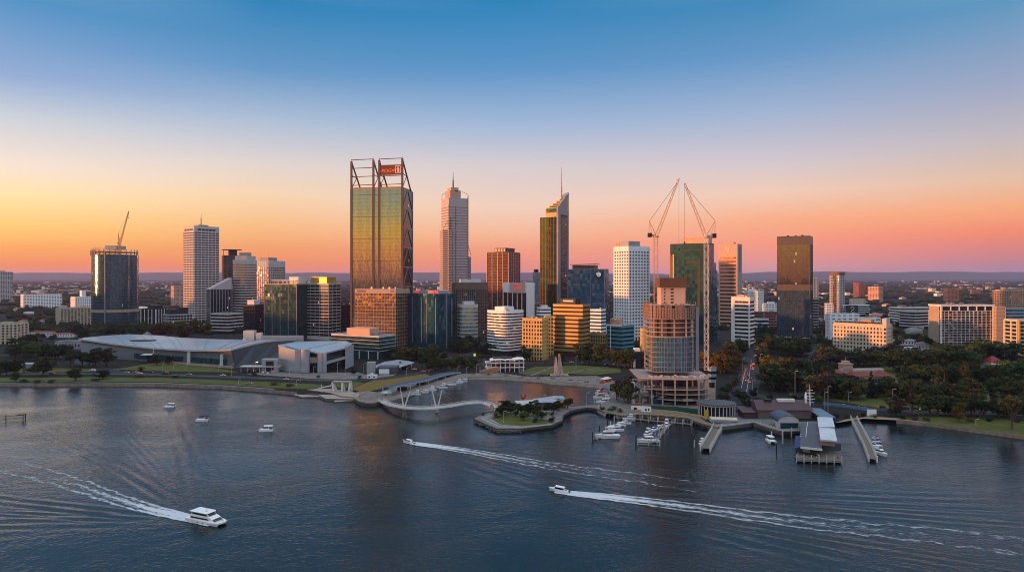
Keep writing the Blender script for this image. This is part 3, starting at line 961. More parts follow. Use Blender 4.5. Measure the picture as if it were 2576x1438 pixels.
# glass office with raked roof
r, w, l, h = bld('office_block', 'glass office with a raked wedge roof in front of the tall concrete tower', 'office block', 521, 530, 581, 728, 1300, .6)
mb = MB(); hz = lambda p: h + (gz(700, 1300) - 2 - h) * max(0, p[0]) / w
mb.prism(rect(w, l), 0, hz); mb.build('glazing', G_DARK, r)
mb = MB()
for i in range(8):
    x = w * i / 7
    mb.box(x - .35, -.35, 0, x + .35, .02, h + (gz(700, 1300) - 2 - h) * i / 7)
for i in range(5):
    mb.box(-.35, l * i / 4 - .3, 0, .02, l * i / 4 + .3, h)
mb.build('vertical_fin', SILVER, r)
mb = MB(); mb.prism(rect(w + 2, l + 2, -1, -1), h + .1, lambda p: h + .8 + (gz(700, 1300) - 2 - h) * max(0, min(w, p[0])) / w); mb.build('raked_roof', PINKG, r)

# dark stepped tower with flat cap
r, w, l, h = bld('office_tower', 'dark slab tower with a thin flat cap behind the curved ribbon tower', 'tower', 558, 562, 606, 642, 1640, .6)
z = facade(r, rect(w, l), h, BROWN, G_DARK, 3.7, .3, .3, 9, .8)
roof(r, rect(w, l), z, GREYROOF)
plant(r, w * .35, l * .2, w * .8, l * .8, z, z + 13, DARK)
mb = MB(); mb.box(-1, -2, z + 13, w * 1.05, l * .9, z + 14.6); mb.build('cap_slab', DARK, r)
mb = MB(); mb.box(0, 0, z, 1, 1, z + 13); mb.build('column', DARK, r)

r, w, l, h = bld('office_tower', 'ribbon window tower with a rounded sunlit corner and stepped stone crown', 'tower', 582, 624, 650, 655, 1330, 1.1)
poly = chamfer(rect(w, l), min(w, l) * .22, 5)
z = facade(r, poly, h, PALEC, G_SMOKE, 3.7, .42, .25, cap=7)
roof(r, poly, z, GREYROOF, PALEC, units=1)
plant(r, w * .1, l * .1, w * .9, l * .85, z, z + 9, PALEC)
plant(r, w * .35, l * .3, w * .8, l * .75, z + 9, z + 16, CONC)
r, w, l, h = bld('office_tower', 'square tower with a blank stone top storey and deep grid windows', 'tower', 638, 681, 717, 657, 1400, 1.1)
z = facade(r, rect(w, l), h, PALEC, G_BRONZE, 3.7, .34, .7, 5.6, 1.3, 0, 6, 12, pd=.25)
roof(r, rect(w, l), z, GREYROOF, PALEC, units=1); plant(r, w * .2, l * .3, w * .8, l * .8, z, z + 8, CONC); mast(r, w * .3, l * .4, z + 8, z + 20, DARK, .2, 0)
simple('office_block', 'low striped office wing behind the convention centre roof', 'office block', 530, 575, 613, 790, 1160, 1, PALEC, G_DARK, fh=3.8, sp=.4, units=3)
simple('office_block', 'narrow charcoal tower beside the green glass office', 'office block', 612, 640, 664, 768, 1080, .8, DARK, G_DARK, fh=3.7, sp=.15, pier=3, pw=.25, pl=[(.3, .3, .9, .9, 8, OFFW)])
# green glass office
r, w, l, h = bld('office_block', 'broad green glass office with vertical joints and open roof canopy', 'office block', 665, 746, 777, 716, 1040, 2.2)
curtain(r, rect(w, l), h, G_GREEN, DARK, 3.8, 100, every=1, hb=.18, vert=False)
mb = MB()
for i in range(5): mb.box(-.5, l * i / 4 - .25, 0, .02, l * i / 4 + .25, h - 1)
mb.build('vertical_fin', SILVER, r)
roof(r, rect(w, l), h, GREYROOF, SANDST, ph=1.8, units=3)
mb = MB(); mb.box(w * .05, l * .05, h + 6, w * .95, l * .8, h + 7)
for i in range(6):
    for j in (0, 1): mb.box(w * (.1 + .75 * j), l * (.08 + .13 * i), h, w * (.1 + .75 * j) + .5, l * (.08 + .13 * i) + .5, h + 6)
mb.build('roof_canopy', OFFW, r); plant(r, w * .2, l * .02, w * .8, l * .3, h, h + 12, OFFW)
# ribbon glass tower with gold plant box
r, w, l, h = bld('office_tower', 'dark glass tower with thin white floor lines and a gold rooftop box', 'tower', 771, 826, 857, 714, 1045, 1.5)
curtain(r, rect(w, l), h, G_SMOKE, OFFW, 3.7, 9, hb=.75, vb=.18)
roof(r, rect(w, l), h, GREYROOF, OFFW, units=1); plant(r, w * .08, l * .12, w * .85, l * .85, h, h + 10.5, GOLDP)
mb = MB(); mb.box(w * -.02, -1.5, 0, w * 1.02, l, 4.8); mb.build('podium', PALEC, r)
simple('office_block', 'plain dark glass block between the gold topped tower and the crowned skyscraper', 'office block', 846, 852, 892, 768, 1090, .8, DARK, G_DARK, fh=3.7, sp=.2, units=1)

# --- the crowned skyscraper
YB = 960
r, w, l, h = bld('skyscraper', 'tallest mirror glass skyscraper with an open steel crown and an orange sign', 'skyscraper', 884, 1012, 1038, 473, YB, 1.7)
g = MB(); g.box(0, 0, 0, w, l, h); g.build('glazing', G_GOLD, r)
mb = MB(); fhh = 5.2; n = int(h / fhh)
for i in range(n + 1):
    z = i * fhh; k_ = .5 if i % 6 == 5 else .16
    for a, b_ in ((1.2, l * .45 - 1), (l * .565 + 1, l - 1.2), (l * .47, l * .55)):
        mb.box(-.16 if k_ < .4 else -.35, a, z, .02, b_, z + k_)
mb.build('floor_line', CROWN, r)
mb = MB()
for i in range(1, 44):
    y = l * i / 44; mb.box(-.08, y - .06, 0, .02, y + .06, h - 1)
mb.build('mullion_grid', CROWN, r)
tops = {0: 398, .45: 402.5, .565: 402, 1: 406}
for fy, ty in tops.items():
    y = l * fy
    Yp = (r.location + Vector((-math.sin(r.rotation_euler.z) * y, math.cos(r.rotation_euler.z) * y, 0))).y
    zt = gz(ty, Yp) - 2
    mb = MB(); mb.box(-.9, y - 1.3, 0, 1.2, y + 1.3, zt); mb.box(-.2, y - .2, zt, .2, y + .2, zt + 3); mb.build('crown_column', CROWN, r)
    mb = MB(); mb.beam((.5, y, zt - 1), (w * .82, y, h), 1.7)
    zm = h + (zt - h) * .46; xm = w * .82 * .5
    mb.beam((.5, y, h + (zt - h) * .5), (xm, y, zm), .8); mb.beam((.5, y, h + 1), (xm, y, zm), .8); mb.build('raking_strut', CROWN, r)
zt = gz(402, YB + 30) - 2
mb = MB(); zs = [h + (zt - h) * q for q in (.13, .40, .67, .94)]
for fa, fb in ((0, .45), (.565, 1)):
    for zz in zs: mb.beam((0, l * fa, zz), (0, l * fb, zz + (-.4)), .9)
mb.build('crown_rail', CROWN, r)
mb = MB(); mb.box(-.35, 1.4, h + (zt - h) * .42, .1, l * .45 - 1.4, h + (zt - h) * .74); sg = mb.build('sign_panel', mat('rust sign board', (.16, .03, .012), .6), r)
text('iPOGWIIIe', 7.2, ORS, sg, (-.4, l * .45 - 2.2, h + (zt - h) * .50), 'left')
mb = MB(); y0, y1, zA, zB = 2.6, 9.6, h + (zt - h) * .47, h + (zt - h) * .70
for a, b_ in (((y0, zA), (y1, zA)), ((y1, zA), (y1, zB)), ((y1, zB), (y0, zB)), ((y0, zB), (y0, zA)), ((4.9, zA + 1.5), (4.9, zB - 1.5)), ((7.2, zA + 1.5), (7.2, zB - 1.5)), ((6.05, zA + 1.2), (6.05, zB - 1.2))):
    mb.beam((-.5, a[0], a[1]), (-.5, b_[0], b_[1]), .55)
mb.build('sign_emblem', mat('pale sign emblem', (.6, .42, .36), .5, emit=(1, .6, .5), es=.3), sg)
mb = MB(); mb.box(-.3, 1.2, h - .02, w, l - 1.2, h + 2.2); mb.build('roof_edge', RUST, r)
mb = MB()
for fy in (0, .45, .565, 1): mb.box(-1.0, l * fy - 1.5, -.01, .9, l * fy + 1.5, h * .999)
mb.build('facade_column', CROWN, r)
mb = MB(); nb = 8; bh = h / nb
mb.box(.9, -.9, 0, 2.6, .02, h); mb.box(w - 1.7, -.9, 0, w, .02, h)
for i in range(nb):
    z = i * bh
    mb.box(2, -.8, z - .6, w - 1, .01, z + .6)
    mb.beam((2.4, -.5, z + .5), (w / 2 - .6, -.5, z + bh - .9), 1.0, .8); mb.beam((w - 1.6, -.5, z + .5), (w / 2 + .6, -.5, z + bh - .9), 1.0, .8)
mb.build('bracing', STEEL, r)
g = MB(); g.box(1, -.06, 0, w - 1, .01, h); g.build('side_glazing', G_DARK, r)

# copper/green grid office in front of it
r, w, l, h = bld('office_block', 'broad copper and green gridded office in front of the crowned skyscraper', 'office block', 893, 995, 1030, 727, 915, 1.9)
curtain(r, rect(w, l), h - 6, G_ORNG, SANDST, 3.5, 4.5, hb=.55, vb=.35)
mb = MB(); mb.box(-.2, -.2, h - 6, w + .2, l + .2, h); mb.build('parapet_band', SANDST, r)
mb = MB(); mb.box(-.3, l * .72, h - 4.6, .1, l * .94, h - 1.4); mb.box(-.3, l * .04, h - 4.2, .1, l * .12, h - 2); mb.build('louvre_band', BROWN, r)
roof(r, rect(w, l), h, GREYROOF, None, units=4)
# four storey green ribbon office on columns
r, w, l, h = bld('office_block', 'low wide office with dark green glass ribbons raised on columns', 'office block', 833, 953, 995, 846, 800, 2.4)
z = facade(r, rect(w, l), h, PALEC, G_GREEN, (h - 11) / 5, .13, .3, None, .5, 0, 9.5, 1.4)
roof(r, rect(w, l), z, GREYROOF, PALEC, ph=.6, units=5); plant(r, w * .15, l * .24, w * .7, l * .72, z, z + 8, PINKW)
mb = MB()
for i in range(6):
    for x in (.8, w - .8): mb.box(x - .5, l * (.02 + .19 * i), 0, x + .5, l * (.02 + .19 * i) + 1, 9.5)
mb.build('column', OFFW, r)
# teal faceted tower
r, w, l, h = bld('office_tower', 'deep teal faceted glass office with red rooftop signs', 'office block', 1027, 1104, 1146, 739, 915, 1.3)
poly = [(0, 0), (w * .3, -1.5), (w * .33, -3), (w * .66, -3), (w * .7, -1), (w, 0), (w, l), (0, l), (-1.5, l * .8), (-3, l * .78), (-3, l * .56), (-1.2, l * .52), (-1.2, l * .36), (-3, l * .34), (-3, l * .10), (-1.2, l * .06)]
curtain(r, poly, h, G_TEAL, DARK, 3.8, 3.6, hb=.10, vb=.10)
mb = MB()
for y in (.06, .34, .52, .80): mb.box(-3.5, l * y - .2, h * .1, -2.9, l * y + .2, h * .93)
mb.box(w * .33, -3.5, 0, w * .36, -2.9, h * .98); mb.box(w * .64, -3.5, 0, w * .67, -2.9, h * .9); mb.build('bright_fin', SILVER, r)
roof(r, rect(w, l), h, GREYROOF, None, units=3)
mb = MB(); mb.box(w * .1, l * .08, h, w * .8, l * .85, h + 4.2); mb.build('plant_room', CONC, r)
for body, fy in (('DEIE', .80), ('GEND', .27)):
    mb = MB(); mb.box(-.6, l * (fy - .20), h + .3, -.1, l * (fy + .03), h + .9)
    sg = mb.build('sign_support', DARK, r); text(body, 5.2, REDS, sg, (-.5, l * (fy + .02), h + .9), 'left', ex=.4)
# brown ribbed tower
r, w, l, h = bld('office_tower', 'brown stone tower with close vertical ribs and arched top windows', 'tower', 1133, 1142, 1229, 712, 1040, .8)
z = facade(r, chamfer(rect(w, l), 6), h, BROWN, G_DARK, 3.7, .18, .5, 2.9, 1.25, 0, 5, 10, pd=.4)
roof(r, chamfer(rect(w, l), 6), z, GREYROOF, BROWN); plant(r, w * .25, l * .2, w * .8, l * .8, z, z + 6, OFFW)
# pale green curved office
r, w, l, h = bld('office_block', 'pale green rounded office with white floor bands beside the teal tower', 'office block', 1147, 1158, 1206, 768, 930, .9)
z = facade(r, chamfer(rect(w, l), w * .3, 5), h, PALEC, G_PALEG, 3.6, .28, .25, cap=3)
roof(r, chamfer(rect(w, l), w * .3, 5), z, GREYROOF, PALEC, units=2); plant(r, w * .25, l * .25, w * .8, l * .7, z, z + 5, OFFW)

# --- stepped stone tower with spire
r, w, l, h = bld('skyscraper', 'tall pink grey stone tower with stepped cap, corner masts and a spire', 'skyscraper', 1110, 1129, 1178, 499, 1330, .95)
z = facade(r, rect(w, l), h, PINKG, G_PINK, 3.9, .66, .25, None, 0, 0, 6, 16)
mb = MB(); mb.box(w * .34, -.25, 0, w * .37, .1, h - 14); mb.box(w - 1.2, -.3, 0, w + .3, .9, h + 7); mb.box(-.3, -.3, 0, .9, .9, h - 12); mb.build('dark_joint', BROWN, r)
roof(r, rect(w, l), z, GREYROOF, PINKG, ph=1.6)
zc = gz(471, 1340) - 2
plant(r, w * .12, l * .12, w * .66, l * .8, z, zc - 6, PINKW, 'cap_storey', False)
plant(r, w * .2, l * .2, w * .58, l * .7, zc - 6, zc, PINKW, 'cap_storey', False)
mb = MB(); mb.box(w * .36, l * .12 - .3, z + 15, w * .52, l * .13, z + 17); mb.build('louvre_band', DARK, r)
mast(r, w * .38, l * .4, zc, gz(433, 1350) - 2, CROWN, 1.5, 4, 'spire')
mb = MB()
for (x, y) in ((0, l * .9), (w * .99, .3), (.3, .3)):
    mb.tube((x, y, z), (x, y, z + 10), .45); mb.tube((x, y, z + 10), (w * .4 + (x - w * .4) * .55, l * .4 + (y - l * .4) * .55, zc - 7), .35)
mb.build('corner_mast', CROWN, r)
# lower wings of the same tower
zw = gz(577, 1330) - 2
mb = MB(); a0 = rect(w * .3, l * 1.05, -w * .02, -1.5)
wl = [(-w * .20, l * .25), (w * .25, -2.5), (w * .3, l * .4), (-.5, l * 1.2)]
n = int(zw / 3.9)
for i in range(n): mb.prism(wl, i * 3.9, i * 3.9 + (2.4 if i % 1 == 0 else 0))
mb.prism(wl, n * 3.9, zw); mb.build('lower_wing', PINKG, r)
g = MB(); g.prism(inset(wl, .3), 0, n * 3.9); g.build('wing_glazing', G_WIN, r)
mb = MB(); mb.tube((-w * .19, l * .27, zw), (w * .1, l * .1, gz(546, 1330) - 2), .4); mb.tube((w * .1, -.4, zw), (w * .1, -.4, gz(546, 1330) - 2), .4); mb.build('wing_stay', CROWN, r)
zw2 = gz(642, 1330) - 2
mb = MB(); wr = [(w, 2), (w + 9, 6), (w + 9, l * .8), (w, l * .8)]; n = int(zw2 / 3.9)
for i in range(n): mb.prism(wr, i * 3.9, i * 3.9 + 2.3)
mb.build('lower_wing', PINKG, r)
g = MB(); g.prism(inset(wr, .3), 0, n * 3.9); g.build('wing_glazing', G_WIN, r)
mb = MB(); mb.tube((w + .6, 4, gz(612, 1330) - 2), (w + 9, 6, zw2), .45); mb.tube((w + .6, 4, zw2), (w + .6, 4, gz(612, 1330) - 2), .45); mb.build('wing_stay', CROWN, r)

# dark bronze tower
r, w, l, h = bld('office_tower', 'dark bronze glass tower with pale vertical ribs and a rounded top box', 'tower', 1225, 1279, 1308, 635, 1180, .9)
curtain(r, rect(w, l), h, G_BRONZE, BRONZE, 3.6, 100, hb=1.2, vert=False)
mb = MB()
for i in range(5): mb.box(-.8, l * i / 4 - .55, 0, .02, l * i / 4 + .55, h)
for i in range(6): mb.box(w * i / 5 - .45, -.8, 0, w * i / 5 + .45, .02, h)
mb.build('vertical_rib', PINKG, r)
roof(r, rect(w, l), h, GREYROOF, BRONZE)
mb = MB(); mb.prism(chamfer(rect(w * .75, l * .6, w * .1, l * .15), 2.5, 4), h, h + 8.5); mb.build('plant_room', BRONZE, r)
mb = MB()
for i in range(4): mb.box(w * .1 - .25, l * (.2 + .13 * i), h + 2, w * .1 + .1, l * (.2 + .13 * i) + 3, h + 7)
mb.build('louvre_panel', STEEL, r)
# white framed block with red roof sign
r, w, l, h = bld('office_block', 'white framed office with dark window strips and a red emblem at its top', 'office block', 1266, 1325, 1344, 713, 1075, 1.5)
g = MB(); g.box(0, 0, 0, w, l, h - 1); g.build('glazing', G_BRONZE, r)
mb = MB(); mb.box(-.5, 0, h - 14, w, l, h); mb.box(.5, -.5, 0, w, .02, h)
for i in range(6): mb.box(-.5, l * i / 5 - .5, 0, .02, l * i / 5 + .5, h - 14)
mb.build('wall', WHITE, r); roof(r, rect(w, l), h, GREYROOF, WHITE, units=1)
mb = MB(); mb.box(-.8, l * .05, h - 15, -.45, l * .72, h + 1.6); mb.build('sign_panel', mat('peach sign board', (.62, .40, .30), .6), r)
text('CiiG', 6.6, REDS, r, (-.9, l * .53, h - 9.3), 'left'); mb = MB()
for i in range(8): mb.tube((-.95, l * (.53 - .026 * i), h - 2.5 + (i % 2) * .9), (-.95, l * (.53 - .026 * (i + 1)), h - 2.5 + ((i + 1) % 2) * .9), .7)
mb.build('sign_emblem', REDS, r)
simple('office_block', 'small grey tower with a dark top seen between the bronze and olive towers', 'office block', 1340, 1345, 1362, 686, 1700, .8, CONC, G_BLUE, fh=3.6, sp=.3, pl=[(.1, .1, .6, .8, 9, DARK)])
simple('office_block', 'tan grid block behind the white framed office', 'office block', 1340, 1344, 1362, 764, 1200, .8, SANDST, G_WIN, fh=3.4, sp=.35, pier=3.5, pw=1)
simple('office_block', 'small white stepped building between the white hotel and the gold ribbon block', 'building', 1350, 1358, 1386, 775, 1020, .8, WHITE, G_WIN, fh=3.6, sp=.6, pl=[(.3, .2, .8, .8, 4, WHITE)])

# white hotel with rounded corners
r, w, l, h = bld('hotel', 'white ribbon window hotel with rounded corners behind the restaurant', 'hotel', 1218, 1272, 1325, 784, 850, 1.0)
poly = chamfer(rect(w, l), w * .30, 6)
z = facade(r, poly, h, WHITE, G_HOUSE, 2.65, .50, .45, None, 0, 0, 4.5, 2.4)
roof(r, poly, z, GREYROOF, WHITE, units=3); plant(r, w * .25, l * .3, w * .7, l * .75, z, z + 5.5, WHITE)
# ochre block
simple('office_block', 'ochre block with small square windows beside the white hotel', 'office block', 1315, 1364, 1378, 803, 790, 1.4, YELL, G_HOUSE, fh=3.45, sp=.36, pier=3.4, pw=1.5, ins=.4, cap=2.2, pd=.05, units=4)
simple('office_block', 'rear ochre wing set back behind the ochre block', 'office block', 1368, 1372, 1392, 797, 840, .8, YELL, G_HOUSE, fh=3.45, sp=.4, pier=3.4, pw=1.5, pd=.05)
# gold ribbon block
r, w, l, h = bld('office_block', 'gold bronze block with heavy horizontal bands behind the twin spire sculpture', 'office block', 1391, 1466, 1485, 768, 835, 1.7)
z = facade(r, rect(w, l), h, OLIVE, G_BRONZE, 3.8, .58, .5, None, 0, 0, 5, 2)
roof(r, rect(w, l), z, GREYROOF, OLIVE, units=2); plant(r, w * .15, l * .28, w * .8, l * .8, z, z + 8, DARK)
mb = MB(); mb.box(w * .14, l * .35, z + 4, w * .15 - .1, l * .7, z + 6); mb.build('sign_panel', OFFW, r)

# --- slanted top tower
r, w, l, h = bld('skyscraper', 'slender olive glass skyscraper with a slanted top and a needle mast', 'skyscraper', 1359, 1404, 1431, 545, 1130, .8)
zl, zh = gz(521, 1130) - 2, gz(479, 1140) - 2
g = MB(); g.box(0, 3, 0, w * .6, l, h); g.build('glazing', G_BANK, r)
mb = MB()
for i in range(7): mb.box(-.4, 3 + (l - 3) * i / 6 - .35, 0, .02, 3 + (l - 3) * i / 6 + .35, h - 1)
for i in range(int(h / 3.9)): mb.box(-.12, 3, i * 3.9, .02, l, i * 3.9 + .22)
mb.build('mullion_grid', BRONZE, r)
mb = MB(); mb.prism(rect(w, 3), 0, lambda p: zl + (zh - zl) * p[0] / w); mb.box(w * .6, 3, 0, w - .3, l * .9, h - .2); mb.prism(rect(w * .3, l * .16, w * .7, 3), h - .2, lambda p: zl + (zh - zl) * p[0] / w - .6)
mb.build('stone_wall', mat('dark pink stone', (.30, .25, .25), .6), r)
mb = MB(); mb.box(w * .24, -.35, 8, w * .29, .05, h + 4); mb.box(w * .80, -.35, 8, w * .85, .05, h + 4); mb.box(w * .24, -.35, h + 2, w * .85, .06, h + 4.5); mb.build('dark_frame', DARK, r)
g = MB(); g.box(w * .29, -.2, 8, w * .80, .03, h + 2); g.build('window_shaft', G_DARK, r)
mb = MB()
for i in range(int(h / 3.9) - 2): mb.box(w * .29, -.28, 10 + i * 3.9, w * .80, .02, 10.25 + i * 3.9)
mb.build('shaft_line', PINKG, r)
mb = MB(); v = lambda x, q: zl + (zh - zl) * x / w - q
for i in range(6):
    x0, x1 = w * (.06 + .15 * i), w * (.06 + .15 * (i + 1))
    mb.box(x0, 3.1, h, x1 + .1, l * (.74 - .10 * i), v(x0, 2.5)); mb.box(x0 - .3, 4, v(x0, 2.5), x1, l * (.71 - .10 * i), v(x0, 1.6))
mb.build('stepped_roof', mat('bronze roof terraces', (.20, .16, .10), .35, metal=.5), r)
g = MB()
for i in range(6):
    x0 = w * (.06 + .15 * i)
    g.box(x0 - .12, 4.2, max(h, v(x0, 10)), x0 - .02, l * (.69 - .10 * i), v(x0, 3.2))
g.build('roof_window', G_BANK, r)
mb = MB(); mb.add([(w * .80, -.12, v(w * .80, 8)), (w * .97, -.12, v(w * .97, 26)), (w * .97, -.12, v(w * .97, 6))], [(0, 1, 2)]); mb.add([(w * .80, -.14, v(w * .80, 26)), (w * .97, -.14, v(w * .97, 32)), (w * .97, -.14, v(w * .97, 8)), (w * .95, -.14, v(w * .95, 8))], [(0, 1, 2, 3)]); mb.build('gold_panel', GOLDP, r)
mast(r, w * .62, 6, v(w * .62, 2), gz(418, 1140) - 2, RUST, 1.2, 3, 'spire')

# blue glass block with spiral emblem
r, w, l, h = bld('office_block', 'blue glass office with a white spiral emblem on a black panel', 'office block', 1429, 1520, 1531, 678, 1085, 2.2)
curtain(r, rect(w, l), h, G_BLUE, DARK, 3.8, 100, hb=.2, vert=False)
mb = MB(); mb.box(-.35, l * .36, 2, .02, l * .37, h); mb.box(-.4, -.4, 0, .4, .4, h); mb.build('vertical_fin', STEEL, r)
roof(r, rect(w, l), h, GREYROOF, STEEL, units=2)
mb = MB(); mb.prism(rect(w * .7, l * .62, w * .15, l * .28), h, h + 7); mb.add([(-1, l * .24, h + 9.5), (w, l * .24, h + 9.5), (w, l * .95, h + 8.6), (-1, l * .95, h + 8.6), (-1, l * .24, h + 8.6), (w, l * .24, h + 8.6), (w, l * .95, h + 8), (-1, l * .95, h + 8)], [(0, 1, 2, 3), (7, 6, 5, 4), (0, 4, 5, 1), (1, 5, 6, 2), (2, 6, 7, 3), (3, 7, 4, 0)]); mb.build('plant_room', BROWN, r)
mb = MB(); mb.box(-.5, 3, h - 13, -.1, 14, h - 3); sg = mb.build('sign_panel', DARK, r)
mb = MB(); pts = []
for i in range(40):
    a = i * .42; q = 4.0 * (1 - i / 44); pts.append((-.62, 9 + q * math.cos(a), h - 8 + q * math.sin(a)))
for i in range(39): mb.tube(pts[i], pts[i + 1], .42, n=5)
mb.build('sign_emblem', mat('white emblem', (.8, .8, .8), .5, emit=(1, 1, 1), es=.25), sg)
mb = MB()
for i in range(18):
    z = h - 6 - i * 4; mb.box(w, 1, z, w + 3.2, 6, z + .35)
mb.box(w + 2.8, 1, h - 80, w + 3.2, 1.4, h - 6); mb.build('side_balcony_rack', STEEL, r)
simple('office_block', 'small white office with blue glass front below the blue tower', 'office block', 1484, 1512, 1524, 780, 960, 1.2, WHITE, G_BLUE, fh=3.7, sp=.5, units=2)
simple('office_block', 'low olive block with square windows half hidden by the lawn trees', 'office block', 1474, 1522, 1536, 842, 850, 1.6, OLIVE, G_HOUSE, fh=3.4, sp=.35, pier=3.2, pw=1.2, units=2)
# cyan panel block
r, w, l, h = bld('office_block', 'bright cyan panelled block with a pale sign box on its flat roof', 'office block', 1525, 1564, 1596, 819, 840, .9)
z = facade(r, rect(w, l), h, TEALP, G_DARK, 3.7, .55, .3, None, 0, 0, 4, 3)
mb = MB(); mb.box(-.5, l * .70, 0, .02, l * .73, h + .6); mb.box(-.5, l - .8, 0, .02, l, h + .6); mb.box(-.4, 0, h - .8, .3, l, h + .6); mb.build('white_frame', WHITE, r)
roof(r, rect(w, l), z, BLUEROOF, STEEL, ph=.5, units=3)
mb = MB(); mb.box(1, l * .12, z, 5, l * .76, z + 8.5); sg = mb.build('sign_box', PINKW, r)
for s_, zz in (('Exar', 4.6), ('Ea', 1.6)): text(s_, 3.0, BROWN, sg, (.9, l * .73, z + zz), 'left')

# white gridded tower
r, w, l, h = bld('office_tower', 'white gridded tower with square windows and box signs on its roof', 'tower', 1545, 1582, 1633, 620, 1030, .85)
z = facade(r, rect(w, l), h, WHITE, G_WIN, 3.5, .5, .7, w / 7, 2.3, 0, 6, 7, pd=.35)
roof(r, rect(w, l), z, GREYROOF, WHITE, ph=.8)
mb = MB(); mb.box(w * .04, l * .08, z, w * .60, l * .6, z + 8.5); sg = mb.build('plant_room', SILVER, r); text('e CG', 4.2, STEEL, sg, (w * .12, l * .08 - .15, z + 3.4), 'right')
mb = MB(); mb.box(1, l * .66, z, 1.5, l * .92, z + 8); sg = mb.build('sign_frame', PINKW, r); text('SG', 4.5, ORS, sg, (.85, l * .90, z + 3), 'left')

# green stepped tower
r, w, l, h = bld('office_tower', 'green glass tower with dark right hand step and a pink roof sign', 'tower', 1686, 1782, 1796, 613, 985, 2.2)
curtain(r, rect(w, l), h, G_GREEN, DARK, 3.8, 100, hb=.14, vert=False)
mb = MB(); zz = h - 4
mb.box(-.08, l * .22, 20, .02, l * .28, h * .83); mb.box(-.08, l * .28, h * .83 - 3, .02, l * .58, h * .83); mb.box(-.4, -.3, h * .72, .02, l * .06, h - 3); mb.box(-.4, 0, h - 9, .02, l * .96, h - 8); mb.build('dark_frame', DARK, r)
mb = MB(); mb.box(-.5, l * .90, h * .35, .02, l * .93, h * .9); mb.box(-.9, l * .965, h * .4, .02, l, h * .88); mb.build('gold_fin', GOLDP, r)
roof(r, rect(w, l), h, GREYROOF, DARK, ph=1.2)
mb = MB(); mb.box(w * .1, l * .02, h, w * .8, l * .70, h + 10); sg = mb.build('plant_room', PINKW, r); text('G Ga', 6, mat('gold letters', (.6, .36, .05), .4, emit=(1, .5, .05), es=.3), sg, (w * .1 - .15, l * .66, h + 3), 'left')
za, zb_ = gz(660, 1000) - 2, gz(680, 1000) - 2
g = MB(); g.box(w, 1, 0, w + 14, l * .5, za); g.box(w + 14, 1.5, 0, w + 22, l * .5, zb_); g.build('lower_step', G_TEAL, r)
mb = MB(); mb.box(w + 3, 3, za, w + 10, l * .4, za + 7); mb.build('step_plant_room', CONC, r)
mb = MB()
for i in range(int(za / 3.8)): mb.box(w, .8, i * 3.8, w + 14, 1.02, i * 3.8 + .14)
for i in range(24): mb.box(w + 21.9, 1.2, i * 3.8 + 4, w + 23.4, 6, i * 3.8 + 4.5)
mb.build('step_line', STEEL, r)
# salmon tower
r, w, l, h = bld('office_tower', 'salmon clad tower with a blank emblem storey and striped windows', 'tower', 1808, 1855, 1866, 614, 1330, 1.8)
g = MB(); g.box(.5, .5, 0, w - .5, l - .5, h - 8); g.build('glazing', G_BRONZE, r)
mb = MB(); n = 19; fh_ = (h - 25) / n
for i in range(n): mb.box(0, 0, i * fh_, w, l, i * fh_ + fh_ * .5)
mb.box(0, 0, h - 25, w, l, h); mb.box(-.2, -.2, 0, 1.5, 2.5, h - .2); mb.box(-.2, l - 2.5, 0, 1.5, l + .2, h - .2); mb.build('wall', PINKW, r)
mb = MB(); mb.box(w * .1, -.4, 0, w + .1, .05, h); mb.build('grey_side', CONC, r); mb = MB(); mb.box(w * .45, -.6, h - 55, w * .6, -.35, h - 5); mb.build('dark_slot', DARK, r)
roof(r, rect(w, l), h, GREYROOF, PINKW, ph=.7); plant(r, w * .2, l * .25, w * .8, l * .80, h, h + 4, PINKW)
mb = MB(); y = l * .52
mb.beam((-.4, y + 3, h - 4), (-.4, y - 1.5, h - 16), 1.2); mb.beam((-.4, y - 2.2, h - 15), (-.4, y - 2.8, h - 9), 1.0); mb.beam((-.4, y - 1, h - 9), (-.4, y - 5, h - 6), 1.2); mb.build('sign_emblem', OFFW, r)
# white ribbon tower
r, w, l, h = bld('office_tower', 'white slab tower with twelve dark window ribbons near the avenue', 'tower', 1840, 1886, 1898, 748, 935, 1.4)
z = facade(r, rect(w, l), h, OFFW, G_WIN, 3.9, .46, .45, None, 0, 0, 5, 5)
mb = MB(); mb.box(-.35, l * .82, 0, .5, l + .3, h); mb.box(-.3, -.3, 0, .6, 1.6, h); mb.build('end_wall', OFFW, r)
roof(r, rect(w, l), z, GREYROOF, OFFW, ph=.6, units=4, um=PINKW); plant(r, w * .2, l * .35, w * .8, l * .7, z, z + 3.4, PINKW)
simple('apartment_block', 'white finned slab behind the white ribbon tower', 'apartments', 1874, 1906, 1921, 733, 1560, 1.3, WHITE, G_HOUSE, fh=3.1, sp=.4, pier=3.0, pw=.9, ins=.6, pd=.3, pl=[(.3, .4, .7, .9, 5, WHITE)])
r, w, l, h = simple('office_block', 'white building with a teal sign panel left of the smoked glass tower', 'building', 1919, 1926, 1956, 764, 1420, .8, WHITE, G_WIN, fh=3.6, sp=.7, pier=6, pw=3, pl=[(.3, .2, .8, .8, 4, WHITE)])
mb = MB(); mb.box(w * .25, -.5, 3, w * .95, -.1, 12); mb.build('sign_panel', TEALP, r)
r, w, l, h = simple('office_block', 'white modern block with a blue glass bay beside the avenue', 'building', 1895, 1905, 1934, 803, 1080, .9, WHITE, G_DARK, fh=4.2, sp=.45, units=3)
mb = MB(); mb.box(w * .02, -1.2, 0, w * .35, -.02, h * .8); mb.build('glass_bay', G_BLUE, r)
